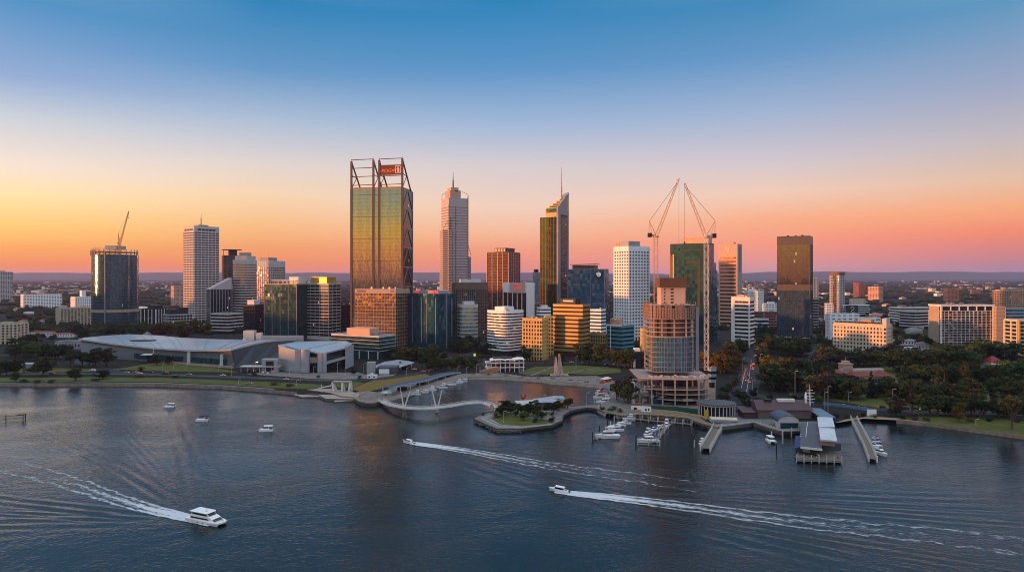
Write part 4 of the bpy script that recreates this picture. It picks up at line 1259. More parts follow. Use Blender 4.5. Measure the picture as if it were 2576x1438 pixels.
simple('shop_building', 'low brown brick shop row behind the white modern block', 'shop', 1894, 1900, 1955, 785, 1260, .7, BRICK, G_HOUSE, fh=4, sp=.5)

# smoked mirror tower
r, w, l, h = bld('office_tower', 'smoked mirror glass tower with a plain band below its flat top', 'tower', 1955, 2037, 2044, 594, 1000, 1.9)
curtain(r, rect(w, l), h * .49 - 9, G_REFL_LOW, BRONZE, 3.7, 3.2, z0=9, hb=.16, vb=.14)  # lower half: its bluish reflection is carried by the glass colour
curtain(r, rect(w, l), h * .51 - 12, G_SMOKE, BRONZE, 3.7, 3.2, z0=h * .49 + 9, hb=.16, vb=.14)
mb = MB(); mb.box(-.3, -.3, h - 3.2, w, l + .3, h); mb.box(-.3, -.3, h - 12, w, l + .3, h - 3.2); mb.box(-.35, -.3, h * .49, w, l + .3, h * .49 + 9); mb.box(-.4, -.5, 0, .8, .5, h); mb.box(w - .5, -.5, 0, w + .3, .2, h); mb.build('bronze_band', mat('smoked band', (.10, .085, .08), .35, metal=.4), r)
mb = MB(); mb.box(.8, .8, 0, w - .5, l - .8, 9); mb.build('lobby', G_DARK, r)
mb = MB()
for i in range(8): mb.box(-.3, l * i / 7 - .4, 0, .3, l * i / 7 + .4, 9.2)
mb.box(-1.5, 0, 6.8, 0, l, 7.6); mb.box(-4, 4, 0, -3, l - 2, 2.2); mb.build('portico', PALEC, r)
roof(r, rect(w, l), h, GREYROOF, DARK, ph=.8, units=3, um=DARK)
simple('office_block', 'grey slab seen behind the right edge of the smoked glass tower', 'office block', 2030, 2040, 2058, 700, 1500, .8, PALEC, G_WIN, fh=3.5, sp=.45, pier=3.5, pw=1.2)
simple('office_block', 'narrow grey block with ribbon windows beside the second street', 'office block', 2044, 2048, 2060, 752, 1240, 1.5, CONC, G_DARK, fh=3.6, sp=.4)
simple('office_block', 'white cubic building left of the brown capped tower', 'building', 2073, 2080, 2096, 764, 1500, .8, WHITE, G_WIN, fh=3.8, sp=.55, pier=4, pw=1)
# brown capped tower
r, w, l, h = bld('apartment_tower', 'apartment tower with flared brown cap and blue grey balconies', 'tower', 2085, 2112, 2127, 684, 1700, 1.3)
poly = chamfer(rect(w, l), w * .25, 3)
z = facade(r, poly, h - 8, PALEC, G_BLUE, 3.1, .3, .4, 6, 1.4)
mb = MB(); mb.taper(poly, h - 8, inset(poly, -1.6), h - 3); mb.prism(inset(poly, -1.6), h - 3, h); mb.build('flared_cap', BROWN, r)
mb = MB(); mb.box(-.9, l * .35, 6, .1, l * .6, h - 8); mb.build('bronze_strip', G_ORNG, r)
r, w, l, h = simple('office_block', 'office with white floor lines and a dark mural wall beside the cream hotel', 'building', 2120, 2128, 2187, 768, 1680, .5, WHITE, G_DARK, fh=4.2, sp=.28, units=2)
mb = MB(); mb.box(-.5, -2, 0, w * .50, -.1, h); mu = mb.build('mural_wall', mat('dark mural wall', (.012, .03, .032), .7), r)
mb = MB(); pts = [(w * (.25 + .07 * math.cos(a * .52)), -2.3, h * (.70 + .14 * math.sin(a * .52))) for a in range(6, -4, -1)] + [(w * (.27 + .06 * math.cos(a * .5)), -2.3, h * (.42 + .14 * math.sin(a * .5))) for a in range(6, 14)]
for i in range(len(pts) - 1): mb.tube(pts[i], pts[i + 1], 1.0, n=5)
mb.build('mural_mark', PALEC, mu)
mb = MB(); mb.box(w * .52, -.8, h + 1, w + .4, l, h + 2); mb.build('roof_canopy', WHITE, r)
simple('office_block', 'cream and white block just behind the mural building', 'building', 2138, 2144, 2176, 752, 1900, .7, CREAM, G_HOUSE, fh=3.6, sp=.75, pier=8, pw=5)
simple('office_block', 'plain beige box right of the mural building', 'building', 2186, 2190, 2236, 790, 1600, .6, BEIGE, G_HOUSE, fh=7, sp=.85)
simple('apartment_tower', 'far red brown tower lit orange by the low sun', 'tower', 2147, 2162, 2176, 712, 3000, 1.2, BRICK, G_ORNG, fh=3.1, sp=.4, pier=6, pw=2)
simple('apartment_tower', 'far white tower with vertical salmon ribs', 'tower', 2184, 2211, 2221, 722, 2500, 1.5, PINKW, G_BRONZE, fh=3.1, sp=.5, pier=5.5, pw=2.2)
simple('apartment_block', 'brown distant block on the skyline right of the salmon tower', 'building', 1868, 1872, 1882, 744, 3400, 1, BROWN, G_HOUSE, fh=3.2, sp=.4)
# cream hotel with roof garden
r, w, l, h = bld('hotel', 'long cream hotel with small windows and a planted roof terrace', 'hotel', 2097, 2230, 2243, 818, 850, 2.6)
z = facade(r, rect(w, l), h, CREAM, G_HOUSE, 3.5, .42, .4, 4.0, 2.0, 0, 4, 3.5, pd=.03)
roof(r, rect(w, l), z, GREYROOF, CREAM, units=3, um=OFFW); plant(r, w * .2, l * .30, w * .8, l * .50, z, z + 6, SANDST); plant(r, w * .2, l * .02, w * .9, l * .10, z, z + 8, PALEC)
mb = MB(); rr = random.Random(4)
for i in range(420):
    y = l * rr.uniform(.12, .97); x = rr.uniform(.8, 5); q = rr.uniform(.3, .8); zz = z + rr.uniform(.6, 2.6); a = rr.uniform(0, 6); u = Vector((math.cos(a), math.sin(a), rr.uniform(-.5, .5))) * q; v_ = Vector((-math.sin(a) * .4, math.cos(a) * .4, .9)) * q
    c = Vector((x, y, zz)); mb.add([c - u - v_, c + u - v_, c + u + v_, c - u + v_], [(0, 1, 2, 3)])
mb.build('roof_garden', mat('roof garden leaves', (.03, .05, .015), .9, c2=(.08, .08, .03)), r)
simple('office_block', 'white flat block behind the planted roof of the cream hotel', 'building', 2078, 2090, 2160, 790, 1050, .8, WHITE, G_WIN, fh=4, sp=.75, pier=9, pw=4, units=3)
simple('office_block', 'white slab showing over the right end of the cream hotel', 'building', 2150, 2160, 2215, 800, 1000, .7, WHITE, G_WIN, fh=4, sp=.7, pier=8, pw=3)
# big right hotel
r, w, l, h = bld('hotel', 'large hotel slab with a white gridded front and glazed top floor', 'hotel', 2336, 2366, 2502, 766, 900, .35)
z = facade(r, rect(w, l), h - 8, PALEC, G_HOUSE, 2.5, .2, .6, w / 13, .5, 0, 4, .8, pd=.1)
g = MB(); g.box(1, 1, h - 8, w - 1, l - 1, h - 2); g.build('top_glazing', G_DARK, r)
mb = MB(); mb.box(-.6, -1, h - 2.4, w, l, h); mb.box(-.6, -1, 0, 1.6, 0, h - 2.4); mb.box(w - 3, -1.2, 0, w, 0, h - 2.4)
for i in range(7): mb.box(w * (.02 + .16 * i), -.6, h - 8, w * (.02 + .16 * i) + 1, .6, h - 2.4)
mb.build('white_frame', OFFW, r); roof(r, rect(w, l), h, GREYROOF, None, units=3)
mb = MB(); mb.box(-.5, 2, h * .2, -.1, l - 2, h - 1); mb.build('side_panel', SANDST, r)
mb = MB(); mb.box(-6, -14, 0, w * .9, -3, 6); mb.box(-6.5, -14.5, 6, w * .9 + .5, -2.5, 7); mb.build('podium', BEIGE, r)
simple('office_block', 'brown tiled tower end joined to the large hotel slab', 'building', 2500, 2508, 2529, 772, 885, .9, SANDST, G_BRONZE, fh=3.4, sp=.72, pier=3, pw=1.6, units=1)
r, w, l, h = simple('apartment_block', 'cream and green glass apartments with a yellow strip at the right frame edge', 'apartments', 2526, 2560, 2640, 806, 800, .6, CREAM, G_GREEN, fh=3.2, sp=.3, ins=.8, pier=9, pw=2.2, units=2)
mb = MB(); mb.box(w * .02, -1.2, 2, w * .06, -.1, h); mb.build('yellow_strip', YELP, r)
simple('office_block', 'blue grey building behind the cream and green apartments', 'building', 2524, 2532, 2640, 776, 960, .7, SILVER, G_BLUE, fh=3.6, sp=.4)
simple('office_tower', 'orange lit office cut by the right frame edge behind the hotel', 'tower', 2498, 2545, 2640, 732, 1500, .8, SANDST, G_ORNG, fh=3.6, sp=.35, pier=5, pw=1.4, pl=[(.1, .2, .6, .7, 6, SANDST)])
simple('office_block', 'wide striped pale block between the cream hotel and the large slab', 'building', 2236, 2260, 2345, 774, 1330, .6, OFFW, G_DARK, fh=3.6, sp=.5, ch=0, units=4)
simple('office_block', 'second striped block stepping down beside the wide pale block', 'building', 2262, 2300, 2345, 784, 1260, .6, PALEC, G_DARK, fh=3.6, sp=.4, units=2)
simple('office_block', 'dull brown block with a red base on the far right skyline', 'building', 2374, 2384, 2412, 726, 2400, .8, BROWN, G_ORNG, fh=3.3, sp=.5, pier=5, pw=2)
r, w, l, h = bld('water_tower', 'brown square tank raised on a stem on the far right skyline', 'tower', 2440, 2446, 2467, 727, 2350, .8)
mb = MB(); mb.box(w * .38, l * .3, 0, w * .62, l * .7, h - 16); mb.build('stem', DARK, r)
mb = MB(); mb.box(0, 0, h - 16, w, l, h)
for i in range(9): mb.box(w * i / 8 - .4, -.5, h - 15.5, w * i / 8 + .4, 0, h + .3)
mb.build('tank', BROWN, r)
# ------------------------------------------------------------------ cranes
def lattice(mb, p, q, w0, w1, n, t=.28):
    p, q = Vector(p), Vector(q); d = (q - p).normalized()
    u = d.cross(Vector((0, 1, 0))).normalized() if abs(d.y) < .9 else d.cross(Vector((1, 0, 0))).normalized()
    v = d.cross(u)
    ring = []
    for i in range(n + 1):
        f = i / n; c = p + (q - p) * f; w = w0 + (w1 - w0) * f
        ring.append([c + (u * a + v * b) * w / 2 for a, b in ((-1, -1), (1, -1), (1, 1), (-1, 1))])
    for k in range(4): mb.beam(ring[0][k], ring[-1][k], t)
    for i in range(n):
        for k in range(4):
            k2 = (k + 1) % 4
            mb.beam(ring[i][k], ring[i + 1][k2] if (i + k) % 2 else ring[i + 1][k], t * .7) if (i + k) % 2 else mb.beam(ring[i][k2], ring[i + 1][k], t * .7)
        if i % 3 == 0:
            for k in range(4): mb.beam(ring[i][k], ring[i][(k + 1) % 4], t * .7)
def crane(label, Y, mx, yb, yt, tip, cj, af, m, mm=None, t=.34, wd=3.0, hook=None):
    """luffing crane: pixel positions for mast, jib tip, counter jib end and A-frame top"""
    X0, z1 = gx(mx, Y), gz(yt, Y); z0 = gz(yb, Y) if yb < 1400 else 2
    P = lambda a: Vector((gx(a[0], Y) - X0, 0, gz(a[1], Y) - z0))
    r = thing('tower_crane', label, 'crane', (X0, Y, z0))
    top = z1 - z0
    mb = MB(); lattice(mb, (0, 0, 0), (0, 0, top), wd, wd, max(4, int(top / 4.2)), t); mb.build('mast', mm or m, r)
    mb = MB(); mb.prism(ellipse(0, 0, wd * .8, wd * .8, 12), top, top + 1.1)
    c = P(cj); sgn = 1 if c.x > 0 else -1
    mb.box(min(0, c.x), -1.4, top + 1.1, max(0, c.x), 1.4, top + 2.3); mb.build('slewing_platform', m, r)
    mb = MB(); mb.box(min(c.x, c.x - sgn * 3), -1.7, top + .2, max(c.x, c.x - sgn * 3), 1.7, top + 3.6); mb.build('counterweight', DARK, r)
    mb = MB(); mb.box(-sgn * 1.2 - 1.1, -2.6, top + 1.2, -sgn * 1.2 + 1.1, -1.5, top + 3.4); mb.build('operator_cab', OFFW, r)
    T = P(tip); A = P(af)
    mb = MB(); lattice(mb, (-sgn * .8, 0, top + 2), T, 2.3, 1.1, max(8, int((T - Vector((0, 0, top))).length / 3.4)), t * .8); mb.build('jib', m, r)
    mb = MB(); mb.beam((0, -1, top + 2), A, t); mb.beam((0, 1, top + 2), A, t); mb.beam((c.x * .9, -1, top + 2.2), A, t * .8); mb.beam((c.x * .9, 1, top + 2.2), A, t * .8); mb.beam((c.x * .45, 0, top + 2.2), A, t * .7); mb.build('a_frame', m, r)
    mb = MB(); mb.tube(A, Vector((0, 0, top)) + (T - Vector((0, 0, top))) * .93, .13, n=4); mb.build('luffing_cable', DARK, r)
    hz = P(hook).z if hook else T.z - 12
    mb = MB(); mb.tube(T, (T.x, 0, hz), .09, n=4); mb.box(T.x - .5, -.5, hz - 1.8, T.x + .5, .5, hz); mb.build('hook', DARK, r)
    return r
# ------------------------------------------------------------------ round tower under construction
Yt = 1240
ww = 52 / F * Yt / (1 - 52 / F)
cx0 = gx(290, Yt + ww)
r = thing('office_tower', 'round dark glass tower with unfinished open top floors and a glint of sun', 'tower', (cx0, Yt + ww, 2), 0)
hh = gz(628, Yt + ww) - 2; n = 28; fh = hh / n
g = MB(); g.prism(ellipse(0, 0, ww, ww, 64), 0, fh * (n - 2)); g.build('glazing', G_ROUND, r).data.polygons.foreach_set('use_smooth', [len(p) == 4 for p in []] or [False] * 66)
mb = MB()
for i in range(n - 1): mb.prism(ellipse(0, 0, ww + .22, ww + .22, 64), i * fh, i * fh + (.55 if i < 14 else .25))
mb.build('floor_line', SLATE, r)
mb = MB()
for i in range(2): mb.prism(ellipse(0, 0, ww - .3, ww - .3, 48), fh * (n - 2 + i) + .1, fh * (n - 2 + i) + .8)
for i in range(24):
    a = i * math.pi / 12; mb.box(ww * .94 * math.cos(a) - .4, ww * .94 * math.sin(a) - .4, fh * (n - 2), ww * .94 * math.cos(a) + .4, ww * .94 * math.sin(a) + .4, hh)
mb.build('open_floor', CONC, r)
mb = MB()
for i in range(58):
    a = math.pi * (.62 + 1.1 * i / 57); q = ww + .8; zt_ = hh + (5 if i < 22 else -2)
    mb.tube((q * math.cos(a), q * math.sin(a), hh - 12), (q * 1.01 * math.cos(a), q * 1.01 * math.sin(a), zt_), .16, n=4)
for zz in (-11, -7, -3, 1): mb.tube((0, 0, 0), (0, 0, .1), .01) ; [mb.tube(((ww + .8) * math.cos(math.pi * (.62 + 1.1 * i / 20)), (ww + .8) * math.sin(math.pi * (.62 + 1.1 * i / 20)), hh + zz), ((ww + .8) * math.cos(math.pi * (.62 + 1.1 * (i + 1) / 20)), (ww + .8) * math.sin(math.pi * (.62 + 1.1 * (i + 1) / 20)), hh + zz), .14, n=4) for i in range(20)]
mb.build('edge_screen', SCREEN, r)
mb = MB(); mb.box(-ww * .2, -ww * .5, hh, ww * .35, ww * .3, hh + 7); mb.build('core', CONC, r)
mb = MB(); mb.box(-ww * .12 + 8, -ww - 1.6, 0, -ww * .12 + 9.8, -ww + 1.5, hh - 4); mb.build('hoist_shaft', STEEL, r)
mb = MB(); mb.prism(ellipse(0, 0, ww + 1.2, ww + 1.2, 48), fh * 6 + .2, fh * 7); mb.build('plant_floor', SANDST, r)
crane('yellow luffing crane on top of the round glass tower', Yt + 20, 301, 640, 614, (324, 531), (297, 600), (298, 585), CRANEY, t=.42, wd=2.6)

# ------------------------------------------------------------------ convention centre under a leaf shaped roof
r = thing('convention_centre', 'long convention centre under a sweeping pale leaf shaped roof', 'convention centre', (*gp(480, 930).xy, 2))
O = r.location
fr = [(198, 852, 872), (290, 865, 815), (374, 874, 785), (430, 878, 770), (480, 880.5, 757), (530, 881, 744), (581, 879, 731)]
bk = [(212, 849, 885), (262, 844, 905), (323, 840, 935), (395, 843, 925), (460, 849, 910), (560, 853, 900), (742, 854, 872)]
P3 = lambda p, dz=0: Vector((gx(p[0], p[2]), p[2], gz(p[1], p[2]) + dz)) - O
nr_, nc_ = 6, 7
grid = [[P3(fr[c]).lerp(P3(bk[c]), i / nr_) + Vector((0, 0, 3.2 * math.sin(math.pi * i / nr_) * (c / 6) ** .5)) for c in range(nc_)] for i in range(nr_ + 1)]
# right end runs along the side edge
mb = MB(); vs = [p for row in grid for p in row]; th = Vector((0, 0, -1.1))
mb.add(vs, [(i * nc_ + c, i * nc_ + c + 1, (i + 1) * nc_ + c + 1, (i + 1) * nc_ + c) for i in range(nr_) for c in range(nc_ - 1)])
mb.add([p + th for p in vs], [(i * nc_ + c, (i + 1) * nc_ + c, (i + 1) * nc_ + c + 1, i * nc_ + c + 1) for i in range(nr_) for c in range(nc_ - 1)])
mb.build('roof', mat('pale zinc roof', (.34, .37, .42), .35, metal=.35, var=.16, vs=.03), r, smooth=True)
mb = MB()
for c in range(nc_ - 1): mb.beam(grid[0][c] - Vector((0, 0, .3)), grid[0][c + 1] - Vector((0, 0, .3)), .9, 1.9)
for i in range(nr_): mb.beam(grid[i][-1] - Vector((0, 0, .3)), grid[i + 1][-1] - Vector((0, 0, .3)), .9, 1.9)
mb.build('fascia', PALEC, r)
mb = MB()
for c in range(1, nc_): mb.beam(grid[0][c] + Vector((0, 0, .2)), grid[nr_][c] + Vector((0, 0, .2)), .5, .5)
for c in range(nc_ - 1):
    for q in (.33, .66):
        a_ = [grid[i][c].lerp(grid[i][c + 1], q) + Vector((0, 0, .16)) for i in range(nr_ + 1)]
        for i in range(nr_): mb.beam(a_[i], a_[i + 1], .3, .3)
mb.build('roof_seam', STEEL, r)
mb = MB(); p0 = P3((360, 858, 840), .6); mb.prism(ellipse(p0.x, p0.y, 16, 7, 20), p0.z - .5, p0.z + 1.2); mb.build('roof_skylight', SLATE, r)
base = [gp(203, 893) - O, gp(290, 902) - O, gp(374, 909) - O, gp(430, 913) - O, gp(480, 917) - O, gp(535, 921) - O, gp(591, 925.5) - O]
side = [gp(625, 920) - O, gp(660, 913) - O, gp(705, 904) - O]
mb = MB()
for c in range(nc_ - 1): mb.add([base[c], base[c + 1], grid[0][c + 1] + th + Vector((1, 3, 0)), grid[0][c] + th + Vector((1, 3, 0))], [(0, 1, 2, 3)])
mb.build('front_wall', mat('dull grey cladding', (.10, .105, .115), .5, metal=.1, var=.1), r)
mb = MB(); bs = [base[-1]] + side; tp = [grid[0][-1], grid[2][-1], grid[4][-1], grid[6][-1]]
for i in range(3): mb.add([bs[i], bs[i + 1], tp[i + 1] + th, tp[i] + th], [(0, 1, 2, 3)])
mb.build('side_wall', mat('slate blue cladding', (.035, .055, .07), .5, metal=.1, var=.1), r)
mb = MB()
for c, q0, q1 in ((1, .6, 1), (2, 0, .35), (2, .45, .9), (3, .1, .55), (4, .05, .5), (4, .6, .95), (5, .05, .6)):
    a_, b_ = base[c].lerp(base[c + 1], q0), base[c].lerp(base[c + 1], q1)
    for p in (a_, b_): p.z += 3
    dd = Vector((-.4, -1.0, 0)); hi = Vector((0, 0, 5.5))
    g = MB(); g.add([a_ + dd, b_ + dd, b_ + dd + hi, a_ + dd + hi, a_ - dd * 2, b_ - dd * 2, b_ - dd * 2 + hi, a_ - dd * 2 + hi], [(0, 1, 2, 3), (7, 6, 5, 4), (3, 2, 6, 7), (0, 4, 5, 1), (1, 5, 6, 2), (0, 3, 7, 4)]); g.build('window', G_TEAL, r)
for c, q in ((4, -.05), (5, .45)):
    p = base[c].lerp(base[c + 1], q); mb = MB(); mb.taper(rect(3.6, 3.4, p.x - 1.8, p.y - 3.4), 0, rect(2.6, 2.6, p.x - 1.6, p.y - 2.2), 14); mb.build('buttress', PALEC, r)
mb = MB(); p, q = base[3].lerp(base[4], .2), base[6]
for c in range(3, 6): mb.beam(base[c] + Vector((-1, -2.5, 1.2)), base[c + 1] + Vector((-1, -2.5, 1.2)), 1.2, 2.4)
mb.build('base_wall', STONE, r)
p = base[2]; mb = MB(); mb.box(p.x - 3, p.y - 12, 8.6, p.x + 12, p.y - 1, 9.3); mb.tube((p.x + 8, p.y - 4, 9), (p.x + 8, p.y - 4, 16), .25); mb.build('entrance_canopy', OFFW, r)
mb = MB(); mb.box(p.x - 1, p.y - 1, .2, p.x + 9, p.y + 4, 8.5); mb.build('entrance', DARK, r)
for (x, y, w_, d_, z0_, z1_) in ((578, 905, 13, 9, 10, 31), (612, 905, 6, 7, 10, 28)):
    q = gp(x, y) - O; mb = MB(); mb.box(q.x, q.y + 40, z0_, q.x + w_, q.y + 40 + d_, z1_); mb.box(q.x + w_ * .3, q.y + 39, z0_ + 5, q.x + w_ * .8, q.y + 40, z0_ + 8); mb.build('exhaust_tower', PALEC, r)
mb = MB(); q = gp(578, 905) - O; mb.tube((q.x + 4, q.y + 34, 17.5), (q.x + 4, q.y + 34, 22), 1.4, 2.0, n=10); mb.tube((q.x - 8, q.y + 34, 17), (q.x - 1, q.y + 34, 19), .7, .9); mb.build('roof_duct', OFFW, r)
q = gp(640, 900) - O; mb = MB(); mb.box(q.x - 22, q.y + 60, 8, q.x + 40, q.y + 64, 21.5); mb.build('rear_wall', SILVER, r)
mb = MB(); q = gp(640, 935) - O; mb.box(q.x - 14, q.y - 3, 5.2, q.x + 26, q.y + 8, 5.9)
for i in range(7): mb.box(q.x - 13 + i * 6.3, q.y - 2.5, 0, q.x - 12.6 + i * 6.3, q.y - 2.1, 5.2)
mb.build('covered_walk', PALEC, r)
# round theatre
r = thing('theatre', 'drum shaped silver theatre with a pale blue roof beside the convention centre', 'theatre', (*gp(764, 935).xy, 2)); O = r.location
zt = gz(881, 700) - 2
A = [gp(701, 928) - O, gp(706, 931) - O, gp(722, 934) - O, gp(742, 936) - O, gp(764, 935.5) - O]
arc = [Vector((a.x, a.y, 0)) for a in A]
mb = MB(); back = [Vector((arc[0].x + 4, arc[0].y + 45, 0))]
for i in range(4):
    d0, d1 = Vector((0, 3, 0)), Vector((0, 3, 0))
    mb.add([arc[i], arc[i + 1], arc[i + 1] + Vector((0, 0, zt - 1 * (4 - i - 1) * -.8)), arc[i] + Vector((0, 0, zt + (4 - i) * .8))], [(0, 1, 2, 3)])
mb.add([back[0], arc[0], arc[0] + Vector((0, 0, zt + 3.2)), back[0] + Vector((0, 0, zt + 2))], [(0, 1, 2, 3)])
mb.build('curved_wall', SILVER, r, smooth=False)
R1, R2, R3 = gp(812, 936) - O, gp(872, 927) - O, gp(884, 921) - O
topz = zt
rp = [arc[0] + Vector((0, 0, zt + 3)), arc[1] + Vector((0, 0, zt + 2)), arc[2] + Vector((0, 0, zt + 1)), arc[3] + Vector((0, 0, zt)), arc[4] + Vector((0, 0, zt)), R1 + Vector((0, 0, zt - 3)), R2 + Vector((0, 0, zt)), R3 + Vector((0, 0, zt + 2)), Vector((R3.x - 16, R3.y + 42, zt + 1)), Vector((arc[2].x + 2, arc[0].y + 62, zt + 1)), Vector((arc[0].x + 4, arc[0].y + 45, zt + 2))]
mb = MB(); mb.flat([p + Vector((0, 0, .3)) for p in rp]); mb.flat([p + Vector((0, 0, .75)) for p in [q.lerp(Vector((20, 35, q.z)), .12) for q in rp]]); mb.build('roof', BLUEROOF, r)
mb = MB()
for i in range(len(rp)): mb.beam(rp[i], rp[(i + 1) % len(rp)], .8, 1.5)
mb.beam(rp[4].lerp(rp[3], .2) + Vector((0, 0, .9)), rp[8] + Vector((0, 0, .9)), .7, .5); mb.build('roof_edge', SILVER, r)
mb = MB(); mb.prism(ellipse(arc[4].x + 2, arc[4].y - 1, 4.4, 3.2, 20), 0, zt + 1.5); mb.build('pylon', SILVER, r)
mb = MB(); mb.box(R1.x - 5, R1.y - 1.5, 0, R1.x + .2, R1.y + 3, zt - 2); mb.box(R1.x + .9, R1.y - 1.8, 0, R1.x + 3.4, R1.y + 3, zt - 2); mb.build('pylon', SILVER, r)
mb = MB(); mb.prism([(R2.x - 1, R2.y - 2), (R3.x, R3.y - 3), (R3.x + 1, R3.y + 6), (R2.x, R2.y + 4)], 0, zt + 1.5); mb.build('pylon', SILVER, r)
g = MB(); g.add([arc[4] + Vector((5, 4, 0)), R1 + Vector((-4, 4, 0)), R1 + Vector((-4, 4, zt - 2)), arc[4] + Vector((5, 4, zt - 1))], [(0, 1, 2, 3)]); g.build('front_glazing', G_DARK, r)
g = MB(); g.add([R1 + Vector((2, 3, 0)), R2 + Vector((-1, 3, 0)), R2 + Vector((-1, 3, zt)), R1 + Vector((2, 3, zt - 2))], [(0, 1, 2, 3)]); g.build('side_glazing', G_DARK, r)
mb = MB(); mb.beam(R1 + Vector((2, 0, zt * .42)), R2 + Vector((-1, 0, zt * .55)), 3.2, 2.2); mb.build('balcony_band', SILVER, r)
mb = MB(); q = arc[4].lerp(R1, .4); mb.box(q.x - 5, q.y + 2.2, zt * .42, q.x + 5, q.y + 3.4, zt * .68); mb.build('screen', SANDST, r)
q = gp(668, 935) - O; mb = MB(); mb.box(q.x - 4, q.y, 0, q.x, q.y + 5, 11); mb.box(q.x + 9, q.y - 2, 0, q.x + 13, q.y + 4, 12.5); mb.box(q.x - 4, q.y, 11, q.x + 12, q.y + 9, 13); mb.build('porch', SILVER, r); mb = MB(); mb.box(q.x, q.y + 1, 0, q.x + 9, q.y + 6, 10.9); mb.build('porch_opening', DARK, r)

# pavilion with blue roof
r = thing('pavilion', 'open sided pavilion with a swooping pale blue roof on tapered posts', 'pavilion', (*gp(960, 940).xy, 2)); O = r.location
Yp = 700; rf = [(939, 922, 715), (975, 931, 690), (985, 931, 690), (1012, 919, 712), (1040, 911, 730), (1022, 907, 745), (1000, 905, 752), (968, 910, 742)]
Q3 = [Vector((gx(a, y), y, gz(b, y))) - O for a, b, y in rf]
mb = MB(); mb.flat([q for q in Q3]); mb.flat([q - Vector((0, 0, .8)) for q in Q3]); mb.build('roof', BLUEROOF, r)
mb = MB()
for i in range(8): mb.beam(Q3[i] - Vector((0, 0, .4)), Q3[(i + 1) % 8] - Vector((0, 0, .4)), .5, 1.1)
mb.build('fascia', OFFW, r)
for i, k in enumerate((1, 3, 4, 5, 7)):
    q = Q3[k] * .92; q.z = Q3[k].z - .8; mb = MB(); mb.tube((q.x, q.y + 2, 0), q, .3, .55); mb.build('post', OFFW, r)
mb = MB(); q = gp(935, 941) - O; mb.box(q.x - 5, q.y, 0, q.x + 3, q.y + 7, 12); mb.build('side_block', SILVER, r)
mb = MB(); mb.box(q.x + 4, q.y + 4, .1, q.x + 24, q.y + 22, 6.5); mb.build('back_wall', SLATE, r)
mb = MB(); mb.box(q.x + 7, q.y + 1.2, .1, q.x + 17, q.y + 3.8, 4.6); mb.build('kiosk', WHITE, r)

# long canopy along the west jetty
r = thing('canopy', 'long dark blue canopy on white posts beside the west jetty', 'canopy', (*gp(1060, 960).xy, 2)); O = r.location
L0, L1 = Vector((gx(972, 560), 560, 0)), Vector((gx(1150, 690), 690, 0))
z0_, z1_ = gz(976, 560) - 2, gz(934, 690) - 2
dv = (L1 - L0).normalized(); nv = Vector((-dv.y, dv.x, 0))
a, b_ = L0 - Vector((O.x, O.y, 0)), L1 - Vector((O.x, O.y, 0))
mb = MB(); K = 8; pts = [a.lerp(b_, i / K) + Vector((0, 0, z0_ + (z1_ - z0_) * i / K + .5 * math.sin(i * 1.3))) for i in range(K + 1)]
for i in range(K):
    p, q = pts[i], pts[i + 1]
    mb.add([p - nv * 4, q - nv * 4, q + nv * 4 + Vector((0, 0, .8)), p + nv * 4 + Vector((0, 0, .8))], [(0, 1, 2, 3)]); mb.add([p - nv * 4 - Vector((0, 0, .5)), p + nv * 4, q + nv * 4, q - nv * 4 - Vector((0, 0, .5))], [(0, 1, 2, 3)])
mb.build('roof', NAVYROOF, r)
mb = MB()
for i in range(K): mb.beam(pts[i] - nv * 4.1 - Vector((0, 0, .2)), pts[i + 1] - nv * 4.1 - Vector((0, 0, .2)), .5, 1.3)
mb.build('fascia', BLUEROOF, r)
for i in range(K + 1):
    for s_ in (-3.4, 3.2):
        p = pts[i] + nv * s_; mb = MB(); mb.box(p.x - .25, p.y - .25, -.5, p.x + .25, p.y + .25, p.z); mb.build('post', OFFW, r)
for i in (1, 3, 5, 6):
    p = pts[i].lerp(pts[i + 1], .5); mb = MB(); mb.box(p.x - 4, p.y - 1, 0, p.x + 4, p.y + 2, 3.2); mb.build('kiosk', DARK, r)

# white two level restaurant
r = thing('restaurant', 'white two level restaurant with wavy roof edge and open terraces', 'restaurant', (*gp(1222, 936).xy, 2), R(6)); O = r.location
S_ = 100 / F * gY(936)  # metres per 100 px
k = S_ / 100
mb = MB(); W_ = 98 * k; D_ = 16
for z in (4.2, 8.8): mb.prism([(0, 0), (W_ * .3, -1.5), (W_ * .55, .5), (W_ * .8, -1), (W_, 0), (W_, D_), (0, D_)], z, z + .7)
mb.build('floor_slab', WHITE, r)
mb = MB(); xs = [0, .15, .3, .42, .55, .7, .85, 1]; zz = [12.2, 13, 13.4, 12.6, 13.2, 12.6, 13.4, 13]
for i in range(7):
    x0, x1 = W_ * (.12 + .88 * xs[i]), W_ * (.12 + .88 * xs[i + 1])
    mb.add([(x0, 0, zz[i]), (x1, 0, zz[i + 1]), (x1, D_, zz[i + 1]), (x0, D_, zz[i])], [(0, 1, 2, 3)]); mb.add([(x0, 0, zz[i] - .9), (x1, 0, zz[i + 1] - .9), (x1, 0, zz[i + 1]), (x0, 0, zz[i])], [(0, 1, 2, 3)]); mb.add([(x0, 0, zz[i] - .9), (x0, D_, zz[i] - .9), (x1, D_, zz[i + 1] - .9), (x1, 0, zz[i + 1] - .9)], [(0, 1, 2, 3)])
mb.build('roof', WHITE, r)
for i in range(9):
    mb = MB(); x = W_ * (.02 + .12 * i); mb.box(x - .3, -.6, 0, x + .3, 0, 12 if i > 1 else 9); mb.build('column', WHITE, r)
g = MB(); g.box(W_ * .14, 2.5, .1, W_ * .98, D_ - 1, 12); g.build('glazing', G_HOUSE, r)
